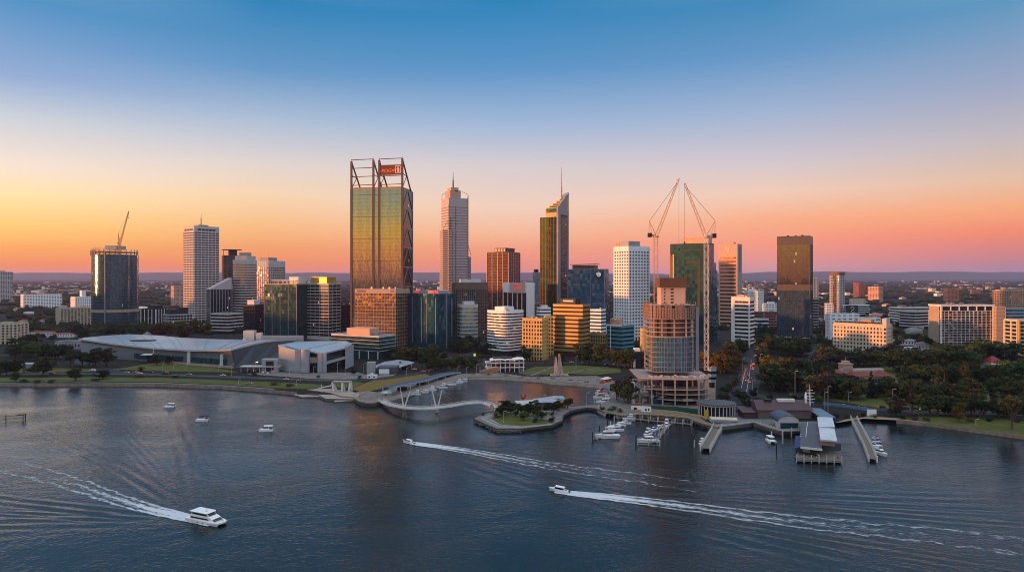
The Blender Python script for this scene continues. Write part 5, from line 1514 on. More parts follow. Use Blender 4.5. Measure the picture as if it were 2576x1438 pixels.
mb = MB(); mb.box(0, -1, 9.6, W_ * .3, -.8, 10.7); mb.box(W_ * .3, -1.3, 9.6, W_, -1.1, 10.6); mb.build('balustrade', STEEL, r)
mb = MB(); mb.box(W_ * .2, D_ * .3, 13.4, W_ * .7, D_ * .8, 14.6); mb.build('roof_deck', DARK, r)
r = thing('awning', 'tilted orange wedge canopy standing at the inlet corner', 'canopy', (*gp(1205, 940).xy, 2))
mb = MB(); mb.add([(0, 0, 2), (14, -2, 6.5), (19, -2, 7), (21, -1, 3), (14, 0, .5), (0, 3, 2.6), (14, 3, 7), (20, 3, 7)], [(0, 1, 2, 3, 4), (0, 5, 6, 1), (1, 6, 7, 2), (5, 0, 4, 3, 7, 6)]); mb.build('shell', mat('orange timber', (.42, .23, .13), .7), r)
mb = MB(); mb.tube((1, 0, 0), (1, 0, 7), .2); mb.build('post', OFFW, r)

# twin spire sculpture
r = thing('monument', 'twin tapering pink stone spires on a stepped plinth at the inlet head', 'monument', (*gp(1407, 944).xy, 2)); k = gY(944) / F
for i, (x0, x1, dx, yt_) in enumerate(((1393, 1404, 0, 897), (1402, 1418, -1, 890))):
    h_ = (944 - yt_) * k; a_ = (x0 - 1407) * k; b_ = (x1 - 1407) * k; y_ = i * 2.2
    mb = MB(); c_ = (a_ + b_) / 2 + dx
    for q0, q1 in ((a_, a_ + (b_ - a_) * .42), (a_ + (b_ - a_) * .58, b_)):
        mb.taper([(q0, y_), (q1, y_), (q1, y_ + 2), (q0, y_ + 2)], .8, [(c_ - .7, y_ + .5), (c_ + .7, y_ + .5), (c_ + .7, y_ + 1.5), (c_ - .7, y_ + 1.5)], h_)
    mb.build('spire', mat('pink obelisk stone', (.50, .36, .30), .7), r)
mb = MB(); mb.box(-9, -3, 0, 9, 7, .6); mb.box(-6, -1.5, .6, 6, 5, 1.2); mb.build('plinth', STONE, r)

# terraced landing
r = thing('landing', 'terraced pink limestone steps running down to the river', 'steps', (*gp(820, 985).xy, 0)); O = r.location
def tier(pts, z, m=STONE, nm='terrace'):
    mb = MB(); P = [gp(x, y, z) - O for x, y in pts]
    lo = [Vector((p.x, p.y, -1)) for p in P]; n = len(P)
    mb.flat(P)
    for i in range(n): mb.add([lo[i], lo[(i + 1) % n], P[(i + 1) % n], P[i]], [(0, 1, 2, 3)]); mb.add([lo[i], P[i], P[(i + 1) % n], lo[(i + 1) % n]], [(0, 1, 2, 3)])
    mb.build(nm, m, r)
tier([(738, 992), (760, 986), (790, 985), (800, 990), (818, 988), (840, 1000), (838, 1004), (800, 997), (762, 998)], 1.0)
tier([(755, 985), (800, 981), (830, 986), (855, 997), (895, 998), (897, 1003), (820, 1002), (800, 992), (770, 990)], 1.8)
tier([(770, 979), (830, 977), (880, 983), (905, 990), (900, 999), (860, 996), (830, 987)], 2.6)
tier([(818, 999), (870, 1006), (905, 1004), (905, 1001), (880, 1001), (830, 996)], .8)
tier([(840, 1007), (895, 1003), (897, 1006), (842, 1010)], .7)
r = thing('platform', 'round paved platform with a low kerb where the footbridge lands', 'platform', (*gp(930, 1000).xy, 0)); O = r.location
tier([(892, 990), (898, 985), (930, 983), (960, 988), (962, 1008), (945, 1013), (925, 1014), (903, 1010), (893, 1002)], 2.4, PAVE, 'deck')
mb = MB(); P = [gp(x, y, 2.4) - O for x, y in [(892, 990), (893, 1002), (903, 1010), (925, 1014), (945, 1013), (962, 1008)]]
for i in range(5): mb.beam(P[i] + Vector((0, 0, .4)), P[i + 1] + Vector((0, 0, .4)), .6, .9)
mb.build('kerb', STONE, r)
# white frame sculpture beside the lawn
r = thing('shelter', 'sculptural white shelter of three leaning frames beside the dry lawn', 'shelter', (*gp(862, 985).xy, 2)); k = gY(985) / F
mb = MB()
for x, lean in ((-22, -4), (-2, 2), (16, 3)):
    mb.beam((x * k, 0, 0), ((x + lean) * k, 0, 24 * k), 1.6, 1.6); mb.beam(((x + 5) * k, 3, 0), ((x + lean) * k, 3, 24 * k), 1.3, 1.3)
mb.build('frame', OFFW, r)
mb = MB(); mb.prism([(-26 * k, -1), (22 * k, -1), (19 * k, 5), (-24 * k, 5)], 24 * k, 26 * k); mb.build('roof', STONE, r)
mb = MB(); mb.beam((-70 * k, -2, 6 * k), (-22 * k, 0, 18 * k), .9, .7); mb.tube((-52 * k, -2, 0), (-52 * k, -2, 20 * k), .25); mb.build('ramp', OFFW, r)

# ------------------------------------------------------------------ footbridge
r = thing('footbridge', 'slender curving footbridge hung from two leaning mast pairs over the inlet mouth', 'bridge', (*gp(1100, 1030, 0).xy, 0)); O = r.location
path = [(958, 1006, 2.6), (970, 1012, 3.2), (983, 1017, 3.8), (1011, 1022.5, 4.6), (1043, 1026, 5.2), (1067, 1026.5, 5.6), (1098, 1024, 5.9), (1127, 1020.5, 6.0), (1156, 1015.5, 6.0), (1184, 1012, 5.7), (1205, 1011.5, 5.2), (1217, 1012.5, 4.8), (1237, 1019.5, 4), (1252, 1032, 2.8)]
cp = [gp(x, y, z) - O for x, y, z in path]
sm = []
for i in range(len(cp) - 1):
    p0, p1, p2, p3 = cp[max(0, i - 1)], cp[i], cp[i + 1], cp[min(len(cp) - 1, i + 2)]
    for j in range(5):
        t_ = j / 5; sm.append(.5 * ((2 * p1) + (p2 - p0) * t_ + (2 * p0 - 5 * p1 + 4 * p2 - p3) * t_ ** 2 + (3 * p1 - p0 - 3 * p2 + p3) * t_ ** 3))
sm.append(cp[-1])
mb = MB(); mb.strip(sm, 4.4, base=lambda z: z - .7); mb.build('deck', mat('pale bridge steel', (.46, .42, .38), .5), r)
for s_ in (-2.2, 2.2):
    mb = MB()
    for i in range(len(sm) - 1):
        d_ = (sm[i + 1] - sm[i]).normalized(); n_ = Vector((-d_.y, d_.x, 0)) * s_
        mb.beam(sm[i] + n_ + Vector((0, 0, 1.2)), sm[i + 1] + n_ + Vector((0, 0, 1.2)), .16); mb.beam(sm[i] + n_ + Vector((0, 0, .7)), sm[i + 1] + n_ + Vector((0, 0, .7)), .08); mb.beam(sm[i] + n_, sm[i] + n_ + Vector((0, 0, 1.2)), .12)
        mb.beam(sm[i] + n_ * 1.05 - Vector((0, 0, .25)), sm[i + 1] + n_ * 1.05 - Vector((0, 0, .25)), .4, .9)
    mb.build('railing', OFFW, r)
for bx, by, t1, t2 in (((1016, 1029), 0, (1007, 986), (1031, 984.5)), ((1099, 1036), 0, (1086, 985), (1111, 981))):
    B = gp(bx[0], bx[1], 0) - O; Yb = (B + O).y
    for tx, ty in (t1, t2):
        T = Vector((gx(tx, Yb), Yb + 3, gz(ty, Yb))) - O
        mb = MB(); mb.tube(B + Vector((0, 0, .5)), T, .62, .30, n=8); mb.build('pylon', OFFW, r)
        near = sorted(range(len(sm)), key=lambda i: (sm[i] - B).length)[:1][0]
        mb = MB()
        for dk in (-9, -5, 5, 9):
            j = max(0, min(len(sm) - 1, near + dk)); mb.tube(T, sm[j], .06, n=4)
        mb.build('stay_cable', STEEL, r)
    mb = MB(); mb.taper(ellipse(B.x, B.y, 2.0, 1.6, 10), -1, ellipse(B.x, B.y, 1.1, 1.0, 10), 2.2); mb.build('pier', STONE, r)
r = thing('sign_disc', 'round pale orange disc by the island end of the footbridge', 'sign', gp(1237, 1036))
mb = MB(); mb.tube((0, 0, 3.4), (.4, .25, 3.4), 2.4, n=20); mb.tube((0, 0, 0), (0, 0, 2), .25); mb.build('disc', mat('pale orange disc', (.5, .3, .18), .7), r)

# ------------------------------------------------------------------ park island
ISL = [(1192, 1053), (1212, 1041), (1240, 1036), (1268, 1026), (1300, 1020), (1341, 1015), (1380, 1012), (1415, 1016), (1437, 1022), (1470, 1019), (1510, 1016), (1508, 1028), (1475, 1025), (1450, 1029), (1433, 1034), (1416, 1044), (1414, 1057), (1389, 1069), (1309, 1078), (1250, 1078.5)]
mb = MB(); P = [gp(x, y) for x, y in ISL]; mb.flat([p + Vector((0, 0, .03)) for p in P]); tag(mb.build('island_ground', PAVE), kind='structure')
wall_along(list(reversed([tuple(p) for p in P]))[::-1], 'sea_wall', 'stone sea wall and coping round the park island', closed=True, m=mat('dark revetment', (.09, .075, .065), .95, var=.4, vs=.8), w=.5)
sheet('island_lawn', [(1236, 1052), (1262, 1040), (1300, 1043), (1340, 1052), (1390, 1056), (1372, 1066), (1305, 1070), (1262, 1068)], GRASS, .09)
sheet('island_path', [(1206, 1052), (1230, 1042), (1242, 1045), (1226, 1053), (1256, 1070), (1310, 1073), (1385, 1065), (1398, 1056), (1405, 1058), (1388, 1067), (1309, 1076), (1252, 1076)], mat('pale path', (.22, .21, .20), .85), .10)
mb = MB(); pp = [gp(x, y, 2.3) for x, y in [(1212, 1053), (1228, 1044)]]; 
for path_ in ([(1210, 1052), (1256, 1073), (1310, 1076), (1388, 1067)], [(1232, 1055), (1262, 1069), (1306, 1072)]):
    q = [gp(x, y, 2.35) for x, y in path_]
    for i in range(len(q) - 1): mb.beam(q[i], q[i + 1], .4, .5)
tag(mb.build('path_edging', PALEC), kind='structure')
rr = random.Random(3)
mb = MB()
for i in range(260):
    t_ = rr.random(); a, b_ = (P[0], P[19]) if t_ < .35 else (P[19], P[18])
    p = a.lerp(b_, rr.random()); q = rr.uniform(.35, .8); c = Vector((p.x + rr.uniform(-.5, .5), p.y - rr.uniform(.2, 2.0), rr.uniform(-.1, 1.5)))
    e = [Vector((rr.uniform(-1, 1), rr.uniform(-1, 1), rr.uniform(-1, 1))).normalized() * q for _ in range(6)]
    mb.add([c + Vector((q, 0, 0)), c + Vector((-q, .2, 0)), c + Vector((0, q, .1)), c + Vector((.1, -q, 0)), c + Vector((0, 0, q)), c + Vector((0, 0, -q))], [(0, 2, 4), (2, 1, 4), (1, 3, 4), (3, 0, 4), (2, 0, 5), (1, 2, 5), (3, 1, 5), (0, 3, 5)])
tag(mb.build('boulders', mat('revetment rock', (.14, .12, .11), .95, var=.4, vs=.6)), 'grey rock armour along the river side of the island', 'rocks', kind='stuff')
r = thing('kiosk', 'small island kiosk with white roof and orange walls', 'kiosk', gp(1325, 1030), R(15))
mb = MB(); mb.box(-5, 0, 0, 5, 7, 3); mb.build('wall', ORP, r); mb = MB(); mb.prism([(-7, -2), (6, -2), (6, 8), (-7, 8)], 3.0, lambda p: 4.6 + p[1] * .12); mb.build('roof', PALEC, r)
mb = MB(); mb.box(2, -1.5, 0, 3, -.6, 3.2); mb.box(4.5, -1.5, 0, 5.2, -.7, 3.2); mb.box(2, -1.6, 2.4, 9, -.6, 3.2); mb.build('gate_frame', ORP, r)
r = thing('restaurant', 'long island restaurant with pale curved roof and orange end walls', 'restaurant', gp(1370, 1027), R(8))
mb = MB(); mb.box(-11, 0, 0, 12, 8, 3.4); mb.build('wall', DARK, r)
mb = MB(); vs = []
for i in range(9):
    x = -12 + 25 * i / 8; z = 4 + 1.6 * math.sin(math.pi * i / 8) ; vs += [(x, -1.5, z - .6), (x, 9, z + .6)]
mb.add(vs, [(2 * i, 2 * i + 2, 2 * i + 3, 2 * i + 1) for i in range(8)]); mb.add([(v[0], v[1], v[2] - .4) for v in vs], [(2 * i, 2 * i + 1, 2 * i + 3, 2 * i + 2) for i in range(8)]); mb.build('roof', mat('pale lilac roof', (.34, .34, .40), .5), r)
mb = MB(); mb.box(-13, -1, 0, -10.9, 2, 4.2); mb.box(12, 0, 0, 16, 4, 4.4); mb.box(-11, -1.8, 2.2, -2, -.6, 2.8); mb.build('end_wall', ORP, r)
for i, (x, y) in enumerate(((1365, 1016), (1392, 1012))):
    r = thing('parasol_roof', ('cream sail roof behind the long island restaurant', 'white and blue striped sail roof at the far side of the island')[i], 'canopy', gp(x, y))
    mb = MB(); mb.add([(-7, -2, 3.2), (8, -2, 4), (8, 4, 4.4), (-7, 4, 3.4), (0, 1, 5)], [(0, 1, 4), (1, 2, 4), (2, 3, 4), (3, 0, 4)]); mb.build('sail', (SANDST, MATS['pale lilac roof'])[i], r)
    for j, xx in enumerate((-6, 7)):
        mb = MB(); mb.tube((xx, 0, 0), (xx, 0, 3.5), .15); mb.build('post', STEEL, r)
r = thing('sculpture', 'tall red bird like sculpture on the island shore', 'sculpture', gp(1316, 1018))
mb = MB(); mb.tube((0, 0, 0), (0, 0, 5), .4, .6); mb.taper(rect(2.4, 1.2, -1.2, -.6), 5, rect(4, 1.6, -2, -.8), 6); mb.taper(rect(1.4, 1, -1.9, -.5), 6, rect(.6, .5, -2.2, -.2), 8.6); mb.taper(rect(1.4, 1, .7, -.5), 6, rect(.6, .5, 1.6, -.2), 8.8); mb.build('figure', REDP, r)
r = thing('sculpture', 'pale blue sphere on a stand at the right end of the island', 'sculpture', gp(1415, 1016))
mb = MB(); ring = [[(2.2 * math.sin(math.pi * i / 8) * math.cos(math.pi * j / 6), 2.2 * math.sin(math.pi * i / 8) * math.sin(math.pi * j / 6), 3.6 + 2.2 * math.cos(math.pi * i / 8)) for j in range(12)] for i in range(9)]
vs = [p for q in ring for p in q]; mb.add(vs, [(i * 12 + j, (i + 1) * 12 + j, (i + 1) * 12 + (j + 1) % 12, i * 12 + (j + 1) % 12) for i in range(8) for j in range(12)]); mb.build('sphere', mat('pale blue sphere', (.25, .42, .48), .4), r, smooth=True); mb = MB(); mb.tube((0, 0, 0), (0, 0, 1.6), .8, .5); mb.build('stand', STEEL, r)
r = thing('sculpture', 'small pale ring sculpture beside the island fig tree', 'sculpture', gp(1296, 1036)); mb = MB()
for i in range(14):
    a = 2 * math.pi * i / 14; b_ = 2 * math.pi * (i + 1) / 14; mb.tube((2.2 * math.cos(a), 0, 2.6 + 2.2 * math.sin(a)), (2.2 * math.cos(b_), 0, 2.6 + 2.2 * math.sin(b_)), .45)
mb.build('ring', PALEC, r)
# ------------------------------------------------------------------ concrete tower under construction
Yc = 522.0
kx = lambda px, Y=Yc: gx(px, Y)
r = thing('construction_tower', 'half built round fronted concrete tower with mesh screens over a slab podium', 'tower', (kx(1705), Yc, 2)); O = r.location
zz = lambda py, Y=Yc: gz(py, Y) - 2
cxl = 0.0; s_ = Yc / F
def body(dx=0.0, y0=11.0):
    """tower outline: curved to the river, straight behind"""
    xl, xr = (1646 - 1705) * s_ - dx, (1762 - 1705) * s_ + dx
    pts = []
    for i in range(13):
        t_ = i / 12; a = math.pi * (1.0 + t_); ca, sa = math.cos(a), math.sin(a)
        pts.append(((xl + xr) / 2 + (xr - xl) / 2 * math.copysign(abs(ca) ** .85, ca), y0 + 7 - (9 + dx) * abs(sa) ** .9))
    return pts + [(xr, y0 + 30 + dx), (xl, y0 + 30 + dx)]
pod = [(-30, 6), (-27, 1), (-12, -4), (4, -6), (16, -5), (23, -1), (26, 6), (28, 26), (28, 52), (-28, 52)]
zs = [zz(1003), zz(989), zz(977), zz(951)]
for i, z in enumerate(zs):
    mb = MB(); ps = pod if i in (2, 3) else [(p[0] * (1 if p[0] > 0 else .55), p[1]) for p in pod]
    mb.prism(ps, z - .55, z); mb.build('podium_slab', mat('pink raw concrete', (.35, .28, .25), .85, var=.2), r)
RAW = MATS['pink raw concrete']
mb = MB(); rs = random.Random(8)
for i in range(70):
    x, y, z = rs.uniform(-29, -8), rs.uniform(-1, 10), rs.choice([0, 5, 9, 13]) + rs.uniform(0, 1); k = rs.random()
    if k < .4: mb.beam((x, y, z), (x + rs.uniform(2, 7), y + rs.uniform(-1, 1), z), .25)
    elif k < .8: mb.beam((x, y, z), (x, y, z + rs.uniform(2, 5)), .25)
    else: mb.box(x, y, z, x + rs.uniform(1, 3), y + 1.5, z + rs.uniform(.5, 2))
for i in range(40):
    x, y = rs.uniform(-26, 25), rs.uniform(1, 9); mb.box(x, y, zs[3], x + rs.uniform(.5, 2.5), y + 1, zs[3] + rs.uniform(.4, 1.8))
mb.build('scaffolding', PALEC, r)
n = 0
for x, y in [(-28, 6), (-20, 0), (-12, -2), (-3, -4), (6, -4.5), (15, -4), (21, 0), (25, 8), (26, 20), (-26, 20), (-14, 12), (0, 10), (14, 10)]:
    mb = MB(); mb.box(x - .5, y - .5, -.5, x + .5, y + .5, zs[3] - .6); mb.build('podium_column', RAW, r)
mb = MB(); mb.box(-10, 8, 0, 20, 40, zs[1] - .6); mb.box(-6, 12, zs[1], 18, 40, zs[3] - .6); mb.build('dark_infill', DARK, r)
mb = MB(); mb.box(-19, 4, 0, -10, 7, 5); mb.build('site_glazing', G_TEAL, r)
mb = MB(); mb.beam((2, -6.5, 4.5), (10, -6.5, 4.5), .6, 1.6); mb.beam((-30, 4, 18), (-14, 2, 20), 1.0, 1.0); mb.build('edge_beam', RAW, r)
mb = MB(); mb.prism(ellipse(-33.5, 4, 1.6, 1.6, 14), 0, zz(962)); mb.build('white_silo', mat('silo', (.56, .46, .42), .6), r)
zt0, zt1, zt2, zt3 = zz(940), zz(851), zz(804), zz(768)
nf = 7; fh = (zt1 - zt0) / nf
mb = MB()
for i in range(nf + 1): mb.prism(body(.12), zt0 + fh * i - .32, zt0 + fh * i)
mb.build('floor_slab', CONC, r)
bo = body(0)
g = MB(); arcp = bo[2:10]
for i in range(len(arcp) - 1):
    a, b_ = arcp[i], arcp[i + 1]; g.add([(a[0], a[1] + .12, zt0), (b_[0], b_[1] + .12, zt0), (b_[0], b_[1] + .12, zt1), (a[0], a[1] + .12, zt1)], [(0, 1, 2, 3)])
g.build('curved_glazing', G_CURV, r)
mb = MB(); mb.prism(inset(bo, 3.5), zt0, zt2); mb.build('dark_infill', mat('shadowed interior', (.09, .07, .06), .9), r)  # dark solid, its colour stands for the shade inside the floors
for p in [bo[0], bo[1], bo[10], bo[11], bo[12], bo[13], bo[14]]:
    q = Vector(p).lerp(Vector((0, 26)), .04); mb = MB(); mb.box(q.x - .45, q.y - .45, zt0, q.x + .45, q.y + .45, zt3); mb.build('column', RAW, r)
mb = MB()
for i, (a, b_) in enumerate(zip(arcp[:-1], arcp[1:])):
    for t_ in (0, .5):
        p = Vector(a).lerp(Vector(b_), t_); mb.box(p.x - .12, p.y - .15, zt0, p.x + .12, p.y + .2, zt1)
mb.build('mullion_grid', STEEL, r)
no = 4; fo = (zt2 - zt1) / no
mb = MB()
for i in range(no + 1): mb.prism(body(.4), zt1 + fo * i + .05, zt1 + fo * i + .7)
for p in bo[:13:2]:
    q = Vector(p).lerp(Vector((0, 26)), .03); mb.box(q.x - .5, q.y - .3, zt1, q.x + .5, q.y + .5, zt2)
mb.build('open_floor', RAW, r)
mb = MB(); bb = body(.9)
for i in range(len(bb)):
    a, b_ = Vector(bb[i]), Vector(bb[(i + 1) % len(bb)]); L = (b_ - a).length; k = max(1, int(L / 1.7))
    for j in range(k):
        p, q = a.lerp(b_, (j + .12) / k), a.lerp(b_, (j + .80) / k)
        zt_ = zt3 + 1.5 * math.sin(i * 3.1 + j) + 1.4 * math.sin(i * 1.3 + j * 2.3)
        mb.add([(p.x, p.y, zt2 - .5), (q.x, q.y, zt2 - .5), (q.x, q.y, zt_), (p.x, p.y, zt_), (p.x * .985, p.y + .15, zt2 - .5), (q.x * .985, q.y + .15, zt2 - .5), (q.x * .985, q.y + .15, zt_), (p.x * .985, p.y + .15, zt_)], [(0, 1, 2, 3), (7, 6, 5, 4), (3, 2, 6, 7), (0, 3, 7, 4), (1, 5, 6, 2)])
mb.build('safety_screen', SCREEN, r)
mb = MB()
for i in range(5):
    z = zt2 + (zt3 - zt2) * i / 4.2; mb.prism(body(.98), z, z + .18)
mb.build('scaffold_rail', RAW, r)
xk0, xk1, xk2 = (1676 - 1705) * s_, (1713 - 1705) * s_, (1742 - 1705) * s_
zk0, zk1 = zz(722), zz(699)
mb = MB(); mb.box(xk0, 18, zt2, xk1 + 8, 32, zk0); mb.build('lift_core', mat('salmon core wall', (.50, .34, .26), .8), r)
for i in range(6):
    for x in (xk0 + 2.2, xk0 + 7.5):
        mb = MB(); z = zt3 + 1 + i * 2.6; mb.box(x, 17.8, z, x + (2.2 if x > xk0 + 5 else 1.0), 18.1, z + 1.2); mb.build('core_opening', DARK, r)
mb = MB(); mb.box(xk0 - 1.4, 16.8, zk0 - .5, xk1 + 9.2, 33, zk1)
for i in range(14): mb.box(xk0 - 1.4 + i * 1.6, 16.6, zk0 - .5, xk0 - .9 + i * 1.6, 16.85, zk1 + 1.2)
mb.build('formwork', mat('dark formwork', (.14, .075, .05), .85), r)
mb = MB(); mb.box(-.9, 22, zk1, .5, 23.4, zk1 + 17); mb.box(-.6, 22.3, zk1 + 17, .2, 23.1, zk1 + 19); mb.build('concrete_boom', mat('orange boom', (.5, .22, .07), .6), r)
mb = MB(); mb.box(17.5, 14, zt0, 20, 17, zt3 - 2); mb.build('hoist_shaft', STEEL, r)
crane('white luffing crane with its jib leaning right beside the unfinished tower', 562, 1650, 1004, 597, (1708, 449), (1630, 592), (1634, 556), CRANEY, CRANEP, t=.22, hook=(1708, 625))
crane('white luffing crane with its jib leaning left over the podium of the unfinished tower', 536, 1777, 930, 599, (1722, 461), (1801, 589), (1799, 555), CRANEP, OFFW, t=.23, hook=(1722, 608))
r = thing('hoarding', 'green site hoarding in front of the unfinished podium', 'fence', (0, 0, 0))
mb = MB(); q = [gp(x, y) for x, y in [(1632, 1030), (1700, 1033), (1760, 1040)]]
for i in range(2): mb.beam(q[i] + Vector((0, 0, 1.5)), q[i + 1] + Vector((0, 0, 1.5)), .2, 3.4)
mb.build('panel', GREENH, r)
r = thing('hoarding', 'white printed hoarding board at the boardwalk corner', 'fence', (0, 0, 0))
mb = MB(); a, b_ = gp(1588, 1034), gp(1636, 1034); mb.beam(a + Vector((0, 0, 2)), b_ + Vector((0, -3, 2)), .25, 4.2); mb.build('panel', WHITE, r); mb = MB(); c = a.lerp(b_, .12) + Vector((0, -.6, 2)); mb.beam(c, a.lerp(b_, .28) + Vector((0, -1.2, 1.6)), .2, 2.4); c = a.lerp(b_, .7); mb.box(c.x, c.y - 2.5, 3, c.x + 1, c.y - 2.3, 4.6); mb.box(c.x + 2, c.y - 2.9, 3, c.x + 3, c.y - 2.7, 4.6); mb.build('print', DARK, r)
# neighbour of the podium
simple('office_block', 'small blue grey block with projecting slats behind the unfinished podium', 'office block', 1780, 1789, 1802, 930, 600, 1.0, BLUEROOF, G_DARK, fh=3.6, sp=.5, units=1)
r = thing('building', 'narrow ochre building left of the unfinished tower', 'building', (*gp(1618, 915).xy, 2)); k = gY(915) / F
z = facade(r, rect(26 * k, 18), (915 - 830) * k, YELL, G_HOUSE, 3.6, .5, .4, 3.6, 2.0, 0, 4, 2, pd=.05); roof(r, rect(26 * k, 18), z, GREYROOF, YELL)
r = thing('gate_building', 'low dark pavilion with red roof behind the row of lawn trees', 'building', (*gp(1596, 925).xy, 2)); k = gY(925) / F
mb = MB(); mb.box(0, 2, 0, 26 * k, 14, 36 * k); mb.build('wall', DARK, r); mb = MB(); mb.box(-1, 1, 36 * k, 27 * k, 15, 41 * k); mb.build('roof', MAROON, r); mb = MB(); mb.box(-1, 0, 0, 1.2, 1.9, 36 * k); mb.build('column', PALEC, r); mb = MB(); mb.box(2 * k, 4, 41 * k, 16 * k, 12, 48 * k); mb.build('roof_unit', OFFW, r)

# ------------------------------------------------------------------ boardwalk, pavilions and jetties on the right
r = thing('boardwalk', 'curved boardwalk with pale edge beam above the marina berths', 'boardwalk', (0, 0, 0))
bw = [(1507, 1026, 2.5), (1530, 1036, 2.6), (1560, 1042, 2.8), (1600, 1039, 3.4), (1640, 1040, 3.6), (1690, 1044, 3.4), (1735, 1049, 3.2), (1768, 1062, 3.0), (1800, 1071, 2.9)]
P = [gp(x, y, z) for x, y, z in bw]
mb = MB(); mb.strip([p + Vector((0, 1.5, 0)) for p in P], 6, base=lambda z: z - .6); mb.build('deck', TIMBER, r)
mb = MB()
for i in range(len(P) - 1): mb.beam(P[i] + Vector((0, -1.6, -.1)), P[i + 1] + Vector((0, -1.6, -.1)), .5, 1.0)
mb.build('edge_beam', mat('ochre edge beam', (.42, .30, .18), .7), r)
for i in range(16):
    t_ = i / 15 * (len(P) - 1.01); p = P[int(t_)].lerp(P[int(t_) + 1], t_ % 1); mb = MB(); mb.tube((p.x, p.y - 1, -1), (p.x, p.y - 1, p.z - .5), .22); mb.build('post', PILEM, r)
r = thing('retaining_wall', 'low ochre timber retaining wall behind the boardwalk', 'wall', (0, 0, 0)); mb = MB()
q = [gp(x, y) for x, y in [(1588, 1036), (1636, 1034), (1700, 1039), (1765, 1050), (1778, 1055)]]
for i in range(4): mb.beam(q[i] + Vector((0, 0, .8)), q[i + 1] + Vector((0, 0, .8)), .5, 1.7)
mb.build('timber_face', mat('ochre timber', (.46, .30, .14), .75), r)
# round pavilion with flat drum roof
r = thing('pavilion', 'round glass pavilion with a flat slate roof and yellow doors', 'pavilion', (*gp(1815, 1050).xy, 2)); k = gY(1052) / F
zt = (1052 - 1028) * k + 1; rx, ry = 49 * k, 12
mb = MB(); mb.prism(ellipse(0, ry, rx, ry, 40), zt, zt + .9); mb.build('roof', SLATE, r)
mb = MB(); mb.prism(ellipse(0, ry, rx + .3, ry + .3, 40), zt - .5, zt + .2); mb.build('roof_rim', mat('copper rim', (.36, .24, .17), .5), r)
g = MB(); g.prism(ellipse(0, ry, rx * .93, ry * .9, 40), 0, zt - .5); g.build('glazing', G_DARK, r)
for i in range(16):
    a = math.pi * (1 + i / 15); mb = MB(); x, y = rx * .96 * math.cos(a), ry + ry * .96 * math.sin(a); mb.box(x - .2, y - .2, 0, x + .2, y + .2, zt - .5); mb.build('post', OFFW, r)
mb = MB(); mb.box(-rx * .82, 2.2, .1, -rx * .62, 3.4, zt * .62); mb.build('door', YELP, r)
r = thing('awning', 'pale fabric awning in front of the round pavilion', 'awning', gp(1818, 1064)); mb = MB(); mb.add([(-8, -2, 3), (9, -3, 2.6), (10, 2, 3.4), (-8, 4, 3.8), (0, 0, 4)], [(0, 1, 4), (1, 2, 4), (2, 3, 4), (3, 0, 4)]); mb.build('fabric', CREAM, r)
for x in (-7, 9):
    mb = MB(); mb.tube((x, 0, 0), (x, 0, 3), .12); mb.build('post', STEEL, r)
# maroon roofed hall
r = thing('hall', 'waterside hall with broad maroon roof and an arched navy entrance', 'building', (*gp(1910, 1060).xy, 2)); O = r.location
a = [gp(1906, 1054) - O, gp(2054, 1056) - O]; k = gY(1050) / F
def gable(x0, x1, y0, y1, zb, zr, m, nm='roof'):
    mb = MB(); ym = (y0 + y1) / 2
    mb.add([(x0, y0, zb), (x1, y0, zb), (x1, y1, zb), (x0, y1, zb), (x0 + 2, ym, zr), (x1 - 1, ym, zr)], [(0, 1, 5, 4), (2, 3, 4, 5), (1, 2, 5), (3, 0, 4), (3, 2, 1, 0)]); return mb.build(nm, m, r)
X0, X1 = a[0].x, a[1].x
mb = MB(); mb.box(X0 + 1, a[0].y + 3, 0, X1 - 1, a[0].y + 24, 6); mb.build('wall', BROWN, r)
gable(X0, X1, a[0].y + 1, a[0].y + 27, 6, 11, MAROON)
mb = MB(); mb.box(X0 - 9, a[0].y + 2, 0, X0, a[0].y + 14, 4.5); mb.add([(X0 - 10, a[0].y + 1, 4.4), (X0 + .5, a[0].y + 1, 4.4), (X0 + .5, a[0].y + 15, 6.4), (X0 - 10, a[0].y + 15, 6.4)], [(0, 1, 2, 3)]); mb.build('side_wing', MAROON, r)
for x, w_ in ((X0 + 9, 5), (X0 + 18, 12)):
    mb = MB(); mb.box(x, a[0].y + 11, 9.5, x + w_, a[0].y + 14, 11.8); mb.build('roof_unit', OFFW if w_ > 6 else DARK, r)
c = gp(1985, 1079) - O; mb = MB(); W2 = 7.2
prof = [(-W2, 4.6)] + [(W2 * 1.02 * math.cos(math.pi * (1 - i / 10)), 4.6 + 4.2 * math.sin(math.pi * i / 10)) for i in range(1, 10)] + [(W2, 4.6)]
vs = [(c.x + p, c.y + q, 0) for p, q in ()]
for i in range(10):
    (p0, q0), (p1, q1) = prof[i], prof[i + 1]; mb.add([(c.x + p0, c.y, q0), (c.x + p1, c.y, q1), (c.x + p1, c.y + 16, q1 + .4), (c.x + p0, c.y + 16, q0 + .4)], [(0, 1, 2, 3)])
mb.add([(c.x + p, c.y + 15.8, q) for p, q in prof], [tuple(range(11))]); mb.build('arched_roof', NAVYROOF, r)
mb = MB(); mb.add([(c.x + p * .95, c.y + .6, q - .3) for p, q in prof], [tuple(range(11))]); mb.box(c.x - W2 * .95, c.y + .5, 3.9, c.x + W2 * .95, c.y + 1, 4.6); mb.box(c.x - W2, c.y, 0, c.x - W2 + 1.6, c.y + 4, 4.6); mb.box(c.x + W2 - 1, c.y, 0, c.x + W2, c.y + 4, 4.6); mb.build('entrance_front', PALEC, r)
g = MB(); g.box(c.x - W2 + 1.6, c.y + 1.2, .1, c.x + W2 - 1, c.y + 1.6, 4.4); g.build('entrance_glass', G_TEAL, r)
